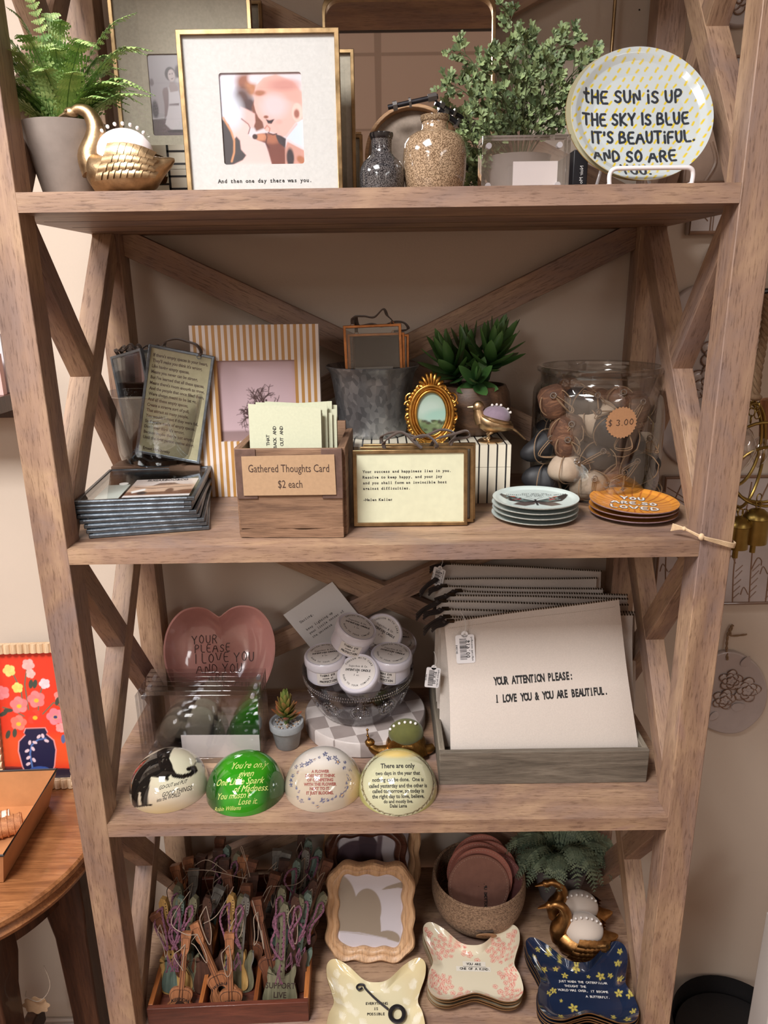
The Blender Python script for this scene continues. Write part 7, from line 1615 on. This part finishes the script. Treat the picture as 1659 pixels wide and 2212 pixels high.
# ================================================================ things beside the etagere
R7 = random.Random(91)
# ---- oak table on the left
TZ = .78
oak = wood('quartered_oak', (108, 66, 38), (150, 98, 60), (182, 128, 84), 'x', .32, 1.3, False, .25, .35); oakd = wood('dark_oak', (44, 26, 18), (72, 44, 30), (96, 62, 42), 'z', .4, 1.5, False, .3, .2)
pa_, pb_, pc_ = onZ(0, 2000, TZ), onZ(100, 1935, TZ), onZ(172, 1830, TZ)
# circle through the three rim points
def circ(a, b, c):
    ax, ay, bx, by, cx, cy = a.x, a.y, b.x, b.y, c.x, c.y; d = 2*(ax*(by-cy)+bx*(cy-ay)+cx*(ay-by))
    ux = ((ax*ax+ay*ay)*(by-cy)+(bx*bx+by*by)*(cy-ay)+(cx*cx+cy*cy)*(ay-by))/d; uy = ((ax*ax+ay*ay)*(cx-bx)+(bx*bx+by*by)*(ax-cx)+(cx*cx+cy*cy)*(bx-ax))/d
    return ux, uy, math.hypot(ax-ux, ay-uy)
TR = .235; tcx, tcy = -.475-TR-.035, .17
tb_ = thing('round_table', 'golden oak table with a curved edge and dark legs, left of the etagere', 'table', (tcx, tcy, 0))
def D(a, q=0):  # rounded top outline
    return ((TR+q)*math.cos(a)*1.0, (TR+q)*math.sin(a)*1.02)
prof = [(0, 0), (.004, -.004), (.0045, -.012), (.001, -.018), (-.004, -.021), (-.002, -.026), (.002, -.031), (.0, -.038), (-.008, -.043)]
n = 120; v = [(0, 0, TZ)]; f = []
for q, z in prof: v += [(*D(2*PI*i/n, q), TZ+z) for i in range(n)]
f = [(0, 1+i, 1+(i+1) % n) for i in range(n)]
for j in range(len(prof)-1): b = 1+j*n; f += [(b+i, b+n+i, b+n+(i+1) % n, b+(i+1) % n) for i in range(n)]
f.append(tuple(1+(len(prof)-1)*n+i for i in range(n)))
mb = MB(); mb.add(v, f, smooth=True); mb.build('tabletop', oak, tb_, sharp=30)
MB().lathe([(TR*.80, TZ-.10), (TR*.80, TZ-.042)], 80, True, True).build('apron', oakd, tb_)
for a in (-55, -5, 60, 130, 215):
    lx, ly = .80*TR*math.cos(rad(a)), .80*TR*math.sin(rad(a)); l = MB(); l.M = Matrix.Translation((lx, ly, 0))
    v = []; f = []; zs = [(.0, .016), (.12, .018), (.16, .026), (.42, .024), (.60, .028), (.66, .034), (.745, .034)]
    for z, r in zs: v += [(-r, -r, z), (r, -r, z), (r, r, z), (-r, r, z)]
    for j in range(len(zs)-1): f += [(j*4+i, j*4+(i+1) % 4, (j+1)*4+(i+1) % 4, (j+1)*4+i) for i in range(4)]
    f += [(3, 2, 1, 0), tuple((len(zs)-1)*4+i for i in range(4))]; l.add(v, f); l.build('leg', oakd, tb_, bevel=.003)
MB().box(-.13, .13, -.012, .012, .20, .25).box(-.012, .012, -.13, .13, .20, .25).build('stretcher', oakd, tb_, bevel=.003)
# ---- scalloped floral picture
yfp = .322
pL = onY(148, 1672, yfp)
fpx1 = Xat(148, yfp, TZ+.1); fh_ = Zat(1388, yfp+.03, -.65)-TZ+.003; fw_ = .158
flf = thing('picture_frame', 'pale wood frame with ribbed edges around a red floral vase painting, on the oak table', 'picture frame', (Xat(80, yfp, TZ+.1), yfp-.02, TZ+.001), (-.16, 0, rad(2)))
mb = MB(); oo = .016
mb.prism(rect(fw_, 0, fh_), -.006, .008, hole=rect(fw_-2*oo, oo, fh_-oo))
nw, nh = 13, 20
for i in range(nh):
    z = (i+.5)*fh_/nh
    for s in (-1, 1): mb.tube([(s*(fw_/2-oo), -.0045, z), (s*(fw_/2+.001), -.0045, z)], fh_/nh/2*1.02, 10)
for i in range(nw):
    x = -fw_/2+(i+.5)*fw_/nw
    for zz in (0, fh_): mb.tube([(x, -.0045, zz+(oo if zz == 0 else -oo)), (x, -.0045, zz-(.001 if zz == 0 else -.001))], fw_/nw/2*1.02, 10)
mb.build('frame', wood('pale_ash', (196, 160, 122), (220, 188, 152), (232, 204, 172), 'z', .5, 2, False, .1), flf)
def floral(X, Y):
    p = Paint(X, np.array(Y)-fh_/2, (222, 62, 40)); W = fw_/2-oo; H = fh_/2-oo
    def F(x, y): return x*W, y*H
    p.poly([F(-1.1, -.78), F(1.1, -.86), F(1.1, -1.1), F(-1.1, -1.1)], (42, 34, 50), .001).poly([F(-1.1, -.3), F(1.1, -.34), F(1.1, -.80), F(-1.1, -.76)], (226, 84, 44), .02)
    for P in ([(-.3, .1), (-.32, .4), (-.5, .65)], [(-.15, .1), (-.2, .5), (-.1, .75)], [(.1, .0), (.2, .3), (.3, .45)], [(-.3, .0), (-.6, .1), (-.9, .15)], [(.2, 0), (.6, .2), (.9, .1)]): p.line([F(*q) for q in P], .0022, (96, 110, 90), .001)
    for x, y, r, c in ((-.62, .72, .17, (232, 204, 120)), (-.42, .45, .15, (226, 206, 110)), (-.05, .80, .17, (232, 170, 164)), (.0, .66, .13, (236, 178, 170)), (.38, .50, .15, (240, 200, 206)), (-.88, .38, .2, (228, 130, 134)), (-.42, .18, .24, (232, 128, 128)), (.10, .26, .24, (230, 124, 124)), (-.48, -.10, .22, (234, 120, 104)), (.02, -.02, .22, (226, 60, 44)), (.62, -.02, .24, (228, 128, 140)), (.8, .3, .16, (226, 140, 132)), (.75, -.2, .14, (236, 150, 150))):
        for m in range(5): t = 2*PI*m/5+x*5; cx, cy = F(x, y); p.ell(cx+W*r*.5*math.cos(t), cy+W*r*.5*math.sin(t), W*r*.62, W*r*.56, tuple(min(255, v+(m % 2)*10) for v in c), t, .12)
    for x, y in ((-.42, .16), (.10, .24), (-.48, -.12), (.02, -.03), (.62, -.03)): p.ell(*F(x, y), W*.07, W*.06, (236, 188, 60), 0, .3)
    p.ell(*F(.62, -.03), W*.06, W*.05, (60, 64, 120), 0, .3)
    for x, y, a in ((-.9, 0.05, .5), (-.82, -.28, 1.2), (-.62, -.26, 1.4), (-.02, .5, 1.4), (.10, .5, 1.3), (.72, .22, 1.2), (.8, -.38, 1.5), (-.75, .1, 0)): p.ell(*F(x, y), W*.14, W*.065, (70, 76, 66) if a != 1.5 else (84, 104, 150), a, .15)
    vs = [(-.28, -.20), (.28, -.20), (.34, -.27), (.30, -.30), (.50, -.40), (.54, -.55), (.46, -.80), (.34, -.96), (-.34, -.96), (-.46, -.80), (-.54, -.55), (-.50, -.40), (-.30, -.30), (-.34, -.27)]
    p.poly([F(x*1.07, -.6+(y+.6)*1.04) for x, y in vs], (226, 150, 150), .001).poly([F(x, y) for x, y in vs], (32, 34, 66), .001)
    p.line([F(-.18, -.86), F(-.22, -.6), F(-.15, -.46), F(.05, -.38), (F(.28, -.36))], .003, (84, 116, 176), .001)
    for x, y in ((-.30, -.55), (-.12, -.52), (-.28, -.66), (-.12, -.70), (-.3, -.76), (-.05, -.42), (.08, -.33), (.2, -.32), (-.2, -.42), (.3, -.4)): p.ell(*F(x, y), W*.075, W*.045, (222, 196, 208), x*9, .2)
    p.ell(*F(.02, -.86), W*.30, W*.11, (58, 88, 160), 0, .1).ell(*F(0, -.95), W*.34, W*.05, (222, 160, 168), 0, .2); return p
mb = MB(); sheet(mb, -fw_/2+oo-.001, fw_/2-oo+.001, oo-.001, fh_-oo+.001, 150, 180, floral, lambda x, z: (x, .001, z)); mb.build('art_print', painted('photo_print', .35), flf)
MB().prism(rect(fw_-2*oo, oo, fh_-oo), .002, .007).build('backing', mat('kraft_back', (0, 0, 0)), flf)
MB().prism([(-.012, .02), (.012, .02), (.012, .14), (-.012, .14)], .009, .012).build('easel_leg', mat('kraft_back', (0, 0, 0)), flf)
# ---- copper tray box on the table
cm_ = mat('copper_sheet', (198, 142, 96), .45, .35, var=.12, vscale=18); rimd = mat('dark_rim', (70, 66, 66), .5, .6)
ctz = TZ+.001; c1 = onZ(115, 1790, TZ); CHt = .062
rimR = onZ(125, 1665, TZ+.066)
cb = thing('copper_tray', 'square copper colored metal box with flared sides, standing on the oak table', 'box', (rimR.x-.125, rimR.y-.108, ctz), (0, 0, rad(2)))
def fbox(mb, w0, d0, w1, d1, h, th=.0012):
    A = [(-w0, -d0), (w0, -d0), (w0, d0), (-w0, d0)]; B = [(-w1, -d1), (w1, -d1), (w1, d1), (-w1, d1)]
    v = [(x, y, 0) for x, y in A]+[(x, y, h) for x, y in B]+[(x-math.copysign(th, x), y-math.copysign(th, y), h) for x, y in B]+[(x-math.copysign(th, x), y-math.copysign(th, y), th) for x, y in A]
    f = [(3, 2, 1, 0)]+[(i, (i+1) % 4, 4+(i+1) % 4, 4+i) for i in range(4)]+[(4+i, 4+(i+1) % 4, 8+(i+1) % 4, 8+i) for i in range(4)]+[(8+i, 8+(i+1) % 4, 12+(i+1) % 4, 12+i) for i in range(4)]+[(12, 13, 14, 15)]
    mb.add(v, f)
mb = MB(); fbox(mb, .108, .092, .125, .108, .065); mb.build('body', cm_, cb)
MB().tube([(-.125, -.108, .065), (.125, -.108, .065), (.125, .108, .065), (-.125, .108, .065)], .0022, 8, closed=True).build('rim', rimd, cb)
wpm = mat('wrapped_paper', (216, 204, 194), .7); ctw = wood('cork_wrap', (140, 88, 52), (176, 116, 74), (200, 144, 98), 'x', .7, 4, False)
for (a, b_, lb) in (((12, 1775), (34, 1768), 'twine wound spool lying in the copper box, right of the papered one'), ((-14, 1768), (8, 1752), 'white papered spool lying in the copper box, at the frame edge')):
    P = onZ(*a, TZ+.03); t = thing('spool', lb, 'spool', (P.x, P.y, TZ+.0195)); mb = MB()
    mb.tube([(-.022, -.01, 0), (.022, .012, 0)], .0165, 24); mb.build('roll', wpm if 'white' in lb else ctw, t)
    r_m = MB()
    for k in range(5): c = Vector((-.018+.009*k, -.008+.0045*k, 0)); r_m.tube([c, c+Vector((.002, .001, 0))], .0178, 20)
    r_m.build('binding', ctw, t)
# ---- kraft hang tag below the table
ktp = onY(74, 2150, .06); kt = thing('kraft_tag', 'scalloped kraft paper tag on a looped string hanging from the oak table leg', 'tag', (ktp.x, ktp.y, ktp.z))
mb = MB(); P = [((.022+.0018*math.cos(a*8))*math.cos(a), (.017+.0018*math.cos(a*8))*math.sin(a)-.022) for a in [2*PI*i/80 for i in range(80)]]; mb.prism(P, -.0005, .0005); mb.build('tag_card', mat('kraft_paper', (0, 0, 0)), kt)
MB().tube(spl([(-.004, -.002, -.008), (.010, -.006, -.006), (.024, -.002, .006), (.028, .004, .024), (.018, .012, .05)], 6), .0008, 6).tube(spl([(-.004, -.002, -.008), (-.012, -.004, .002), (-.012, 0, .01)], 5), .0008, 6).build('string', twg, kt)
# ---- dark ledge with small frames at the far left edge
lp_ = onY(14, 840, .30)
lg = thing('wall_ledge', 'dark wooden wall ledge at the left edge, just past the etagere post', 'ledge', (lp_.x-.15, .312, lp_.z-.01))
MB().box(-.15, .150, -.045, .079, -.026, .0).box(-.15, .150, .069, .079, -.05, -.026).build('board', oakd, lg, bevel=.001)
lb2 = tag(MB().box(lp_.x-.15, lp_.x-.006, .300, .312, lp_.z-.0098, lp_.z+.055).build('greeting_card', [mat('blush_card', (220, 176, 170), .6)]), 'pink and white card standing on the dark wall ledge at the left edge', 'card')
lb3 = tag(MB().box(lp_.x-.15, lp_.x-.012, .330, .336, lp_.z-.0098, lp_.z+.085).build('notebook', [mat('white_board_card', (206, 200, 204), .6)]), 'white notebook standing behind the pink card on the wall ledge', 'notebook')
# ---- ceramic wall pieces at the right
cer = mat('glazed_ceramic', (176, 164, 160), .28, coat=.4, var=.06, vscale=30); cerb = mat('brown_glaze_edge', (122, 92, 72), .35, coat=.3); crb = mat('taupe_ceramic', (150, 124, 106), .4, coat=.2, var=.1, vscale=40)
def tile(label, x0, x1, z0, z1, lines, m=cer, edge=cerb, th=.014, edgew=.0035):
    t = thing('ceramic_tile', label, 'wall tile', ((x0+x1)/2, YW-.001, z0)); w, h = x1-x0, z1-z0
    MB().box(-w/2, w/2, -th, 0, 0, h).build('slab', m, t, bevel=.002)
    e_ = MB(); e_.tube([(-w/2+.002, -th, .002), (w/2-.002, -th, .002), (w/2-.002, -th, h-.002), (-w/2+.002, -th, h-.002)], edgew, 8, closed=True); e_.build('edge_rim', edge, t)
    l_ = MB()
    for P, r in lines: l_.tube([(x, -th, z) for x, z in [(p.x, p.y) for p in spl([(a, b, 0) for a, b in P], 5)]], r, 6)
    l_.build('relief_lines', edge, t); return t
def stalks(w, h):
    L = []
    for k in range(11):
        x = -w/2+.02+k*(w-.04)/10; L.append(([(x+.006, .004), (x+R7.uniform(-.004, .006), h*.35), (x+R7.uniform(-.006, .010), h*.72), (x+.012, h-.012)], .0013))
        z = R7.uniform(.2, .6)*h; L.append(([(x+.002, z), (x+.010, z+.022), (x+.018, z+.018), (x+.019, z+.008)], .0011)); L.append(([(x+.002, z-.05), (x-.008, z-.035), (x-.012, z-.05)], .0011))
        for q in range(5): zz = .01+q*.014; L.append(([(x+.004, zz), (x+.016, zz+.012+.004*R7.random())], .0009))
    return L
tA = onY(1430, 1025, YW); tB = onY(1665, 1297, YW)
W0 = tB.x+.12-tA.x; H0 = tA.z-tB.z
tile('large glazed ceramic relief tile of tall stalks on the wall, behind the wind chime', tA.x, tB.x+.12, tB.z, tA.z, stalks(W0, H0)+[([(-W0/2+.006, H0-.02-k*.012), (-W0/2+.05, H0-.05-k*.006), (-W0/2+.075, H0-.09)], .001) for k in range(5)]+[([(-W0/2+.01, H0-.14), (-W0/2+.04, H0-.155), (-W0/2+.06, H0-.2), (-W0/2+.06, .02)], .0014)])
u0 = onY(1478, 508, YW)
tile('ceramic relief tile with leaf lines, its lower edge showing beneath the top shelf', u0.x, u0.x+.20, u0.z, u0.z+.060, [([(.0-.1+.035, .002), (-.1+.035, .058)], .0014), ([(-.1+.039, .002), (-.1+.039, .058)], .001), ([(-.09, .045), (-.08, .03), (-.070, .02)], .001), ([(-.055, .05), (-.04, .03), (-.02, .02)], .001), ([(-.05, .008), (-.02, .016), (.01, .045)], .001)])
u1 = onY(1506, 392, YW)
tile('taupe ceramic plaque with pressed shell and scroll marks, behind the lettered plate', u1.x-.03, u1.x+.16, u1.z-.005, u1.z+.175, [([(.0-.02+.018*math.cos(t), .058+.024*math.sin(t)) for t in [2*PI*i/12 for i in range(13)]], .002), ([(-.06, .0), (-.045, .03), (-.055, .06)], .003)]+[([(-.02+.006*k, .16), (-.022+.010*k, .10)], .0012) for k in range(-3, 4)]+[([(-.02+.010*math.cos(t*3)*(.3+.1*t), .055+.010*math.sin(t*3)*(.3+.1*t)) for t in [i*.3 for i in range(14)]], .0012)], crb, crb)
# tall rounded ceramic slab with rope
def slab(label, pts, rope, flowers, m, seed):
    t = thing('ceramic_plaque', label, 'wall plaque', (pts[0].x, YW-.001, pts[0].z)); o = pts[0]
    P = [(p.x, p.y) for p in spl([((q-o).x, (q-o).z, 0) for q in pts[1:]], 8, closed=True)]
    a2 = sum(p[0]*q[1]-q[0]*p[1] for p, q in zip(P, P[1:]+P[:1]))
    if a2 < 0: P = P[::-1]
    MB().prism(P, -.012, 0).build('slab', m, t, bevel=.003, segs=3)
    r = random.Random(seed); fl = MB()
    for (fx_, fz_, R_) in flowers:
        for ring in range(3):
            for k in range(5):
                a = 2*PI*k/5+ring*.6+r.random()*.3; d = R_*(.72-.24*ring); c = Vector((fx_+d*math.cos(a), -.0135-.0018*ring, fz_+d*math.sin(a)))
                s_ = R_*(.46-.10*ring); fl.ball(tuple(c), s_, 12, 8, (1, .28, .85)); fl.tube([(c.x+s_*.95*math.cos(t), c.y-.0010-.0008*math.sin(t*3+k), c.z+s_*.85*math.sin(t)) for t in [a-1.5+3*i/10 for i in range(11)]], .0011, 6, mi=1)
        for k in range(3): fl.ball((fx_+r.uniform(-.002, .002), -.018, fz_+r.uniform(-.002, .002)), .002, 8, 6)
    fl.build('relief_flowers', [m, cerb], t)
    lf_ = MB()
    for (lx, lz, a, L) in ((flowers[0][0]+.02, flowers[0][1]+.028, 1.2, .026), (flowers[-1][0]+.018, flowers[-1][1]-.02, .3, .026), (flowers[-1][0]-.008, flowers[-1][1]-.03, -2.4, .022)): leaf(lf_, Vector((lx, -.012, lz)), Vector((math.cos(a), -.05, math.sin(a))), Vector((0, -1, 0)), L, L*.34, .003, None, .1)
    lf_.build('relief_leaves', m, t)
    if rope:
        rp_ = MB()
        for q in (0, PI): Pq = spl([Vector(p)-o for p in rope], 10); rp_.tube([p+Vector((.0012*math.cos(i*.9+q), .0012*math.sin(i*.9+q), 0)) for i, p in enumerate(Pq)], .0016, 6)
        rp_.build('rope_hanger', twine, t)
cdisc = onY(1580, 1490, YW)
pts = [cdisc]+[onY(*p, YW) for p in ((1520, 1420), (1560, 1402), (1598, 1408), (1634, 1436), (1651, 1482), (1644, 1528), (1618, 1560), (1585, 1577), (1545, 1574), (1505, 1550), (1490, 1490), (1500, 1445))]
slab('irregular round ceramic plaque with raised flowers hanging low on the wall at right', pts, [onY(1571, 1425, YW-.015), onY(1569, 1400, YW-.008), onY(1572, 1370, YW-.006), onY(1582, 1350, YW-.006), onY(1578, 1372, YW-.008), onY(1612, 1370, YW-.006)], [(-.012, .030, .020), (.022, .008, .024), (-.020, -.012, .020)], cer, 5)
cs2 = onY(1500, 800, YW)
pts = [cs2]+[onY(*p, YW) for p in ((1408, 760), (1430, 680), (1470, 630), (1520, 612), (1570, 640), (1600, 720), (1605, 820), (1585, 920), (1540, 985), (1480, 1005), (1430, 970), (1406, 880))]
slab('tall oval ceramic plaque with raised flowers, partly behind the right side braces', pts, [onY(1520, 640, YW-.015), onY(1524, 580, YW-.008), (onY(1530, 545, YW-.006)), onY(1548, 525, YW-.006), onY(1600, 500, YW-.006)], [(.02, -.02, .03), (.03, .03, .026)], crb if False else cer, 6)
cw_ = onY(1580, 20, YW)
pts = [cw_]+[onY(*p, YW) for p in ((1540, -40), (1610, -50), (1650, -20), (1640, 40), (1600, 62), (1562, 58), (1545, 30))]
slab('pale ceramic plaque at the top right corner, above the plate', pts, None, [(.0, .01, .02)], cer, 8)
dk = onY(1578, 375, YW-.02); tag(MB().tube([dk, dk+Vector((.022, .004, .075))], .007, 14).build('enamel_rod', mat('black_enamel', (30, 30, 38), .25, coat=.4)), 'dark cylindrical handle end beside the taupe plaque, behind the right post', 'handle')
# ---- wind chime hanging right of the post
ycm = .16
wc = thing('wind_chime', 'brass wind chime with rings, clear crystals and bells on a jute rope, at the right', 'wind chime', onY(1655, 640, ycm)); o = wc.location.copy()
def W(px, py, dy=0): return onY(px, py, ycm+dy)-o
brs = mat('satin_brass', (150, 126, 70), .35, 1, var=.15, vscale=60)
MB().tube([W(1647, 630), W(1680, 628)], .0045, 12).tube([W(1680, 628), W(1700, 628, .26)], .004, 10).build('hook', mat('black_enamel', (0, 0, 0)), wc)
rp_ = MB()
for q in (0, 2*PI/3, 4*PI/3):
    Pq = spl([W(1658, 632), W(1655, 680), W(1648, 740), W(1638, 800), W(1632, 858)], 12); rp_.tube([p+Vector((.003*math.cos(i*.7+q), .003*math.sin(i*.7+q), 0)) for i, p in enumerate(Pq)], .0034, 6)
rp_.ball(tuple(W(1632, 858)), .009, 12, 8, (1, 1, .6)); rp_.build('rope', twine, wc)
def ring(c, rx, rz, r, yaw=0, n=40):
    c = Vector(c); return [c+Vector((rx*math.cos(t)*math.cos(yaw), rx*math.cos(t)*math.sin(yaw), rz*math.sin(t))) for t in [2*PI*i/n for i in range(n)]]
for (px, py, rx, rz, yaw) in ((1614, 985, .038, .078, .5), (1600, 960, .038, .062, .35), (1648, 1000, .052, .060, -.4), (1662, 1030, .05, .045, -.2)): MB().tube(ring(W(px, py, .0), rx, rz, .0022, yaw), .0024, 8, closed=True).build('brass_ring', brs, wc)
for k, (px, py) in enumerate(((1628, 874), (1640, 876), (1624, 890), (1636, 896), (1622, 906), (1610, 1108), (1640, 1075), (1594, 1100))): MB().tube(ring(W(px, py), .0045, .006, .0008, k*1.1, 16), .0009, 6, closed=True).build('jump_ring', brs, wc)
cryg = glass('crystal', (.96, .95, .95), 2.2, .25, .02, base=.08)
def crystal(c, r, h, mb):
    n = 8; zz = [(0, .05), (.12, .5), (.35, .95), (.55, 1), (.8, .6), (1, .04)]; v = []; f = []
    for j, (t, q) in enumerate(zz): v += [(c.x+r*q*math.cos(2*PI*(i+.5*(j % 2))/n), c.y+r*q*math.sin(2*PI*(i+.5*(j % 2))/n), c.z-h*t) for i in range(n)]
    for j in range(len(zz)-1):
        for i in range(n):
            a, b_ = j*n+i, j*n+(i+1) % n; c_, d_ = (j+1)*n+i, (j+1)*n+(i+1) % n
            f += [(a, b_, c_), (b_, d_, c_)] if j % 2 == 0 else [(a, b_, d_), (a, d_, c_)]
    mb.add(v, f)
mb = MB(); crystal(W(1613, 920), .017, .068, mb); mb.build('crystal_drop', cryg, wc)
mb = MB(); crystal(W(1646, 940, .02), .015, .05, mb); mb.build('crystal_drop', cryg, wc)
wdb = MB(); wdb.tube([W(1662, 862, .03), W(1660, 945, .03)], .013, 12); wdb.build('wooden_bead', wood('bead_wood', (130, 80, 48), (166, 108, 70), (190, 134, 92), 'z', .5, 3, False), wc)
def bell(px, py, r, h, dy):
    c = W(px, py, dy); mb = MB(); mb.at(*c); mb.lathe([(.001, .004), (r*.5, .002), (r*.9, -.004), (r*1.02, -.009), (r*1.04, -.011), (r*.98, -.012), (r*.98, -h), (r*.94, -h), (r*.93, -.015), (.001, -.010)], 36, False, False); bo = mb.build('bell', brs, wc)
    mb = MB().at(*c); mb.tube([(0, 0, -h*.6), (0, 0, -h-.016)], .0042, 10); mb.build('clapper', brs, bo)
    mb = MB().at(*c); mb.tube([(.004*math.cos(t), 0, .009+.006*math.sin(t)) for t in [2*PI*i/18 for i in range(18)]], .0011, 6, closed=True); mb.build('bell_ring', brs, bo)
bell(1598, 1120, .0165, .046, -.01); bell(1637, 1103, .0185, .050, -.005)
# ---- kraft MAMA tag behind the post
mt_ = onY(1497, 960, .34); mk = thing('kraft_tag', 'kraft paper diamond tag lettered MA, sticking out behind the right front post', 'tag', mt_, (0, rad(48), 0))
mb = MB().box(-.020, .020, -.0006, .0006, -.018, .018); mb.text('MADE', .012, lambda x, z: (x*.9+.002, -.0008, z-.004), mi=1); mb.build('tag_card', [mat('kraft_paper', (0, 0, 0)), brown_ink], mk)
# ---- white furniture post and dark basket at the lower right
wp = onY(1650, 2212, .16)
wf = thing('white_post', 'white painted post with a round finial at the lower right edge', 'furniture post', (wp.x+.032, .16, 0)); wpm_ = mat('white_paint', (214, 206, 200), .45)
zt_ = Zat(1995, .16, .8)
MB().box(-.045, .06, -.03, .03, 0, zt_).build('post', wpm_, wf, bevel=.003)
MB().at(.006, 0, zt_).lathe([(.001, -.01), (.03, -.01), (.03, 0), (.014, .006), (.012, .012), (.022, .018), (.030, .030), (.031, .040), (.026, .052), (.014, .060), (.001, .063)], 36, False, False).build('finial', wpm_, wf)
bk2 = onZ(1600, 2200, .30)
dbk = thing('dark_basket', 'black rounded basket top at the very bottom right, before the baseboard', 'basket', (bk2.x+.03, .26, 0))
MB().lathe([(.001, 0), (.10, 0), (.115, .02), (.125, .20), (.128, Zat(2290, .26, .7)-.012), (.124, Zat(2290, .26, .7)), (.118, Zat(2290, .26, .7)-.004), (.115, .16), (.001, .15)], 48, False, False).build('basket', mat('black_weave', (22, 20, 22), .6, bump=.6, bscale=140), dbk)
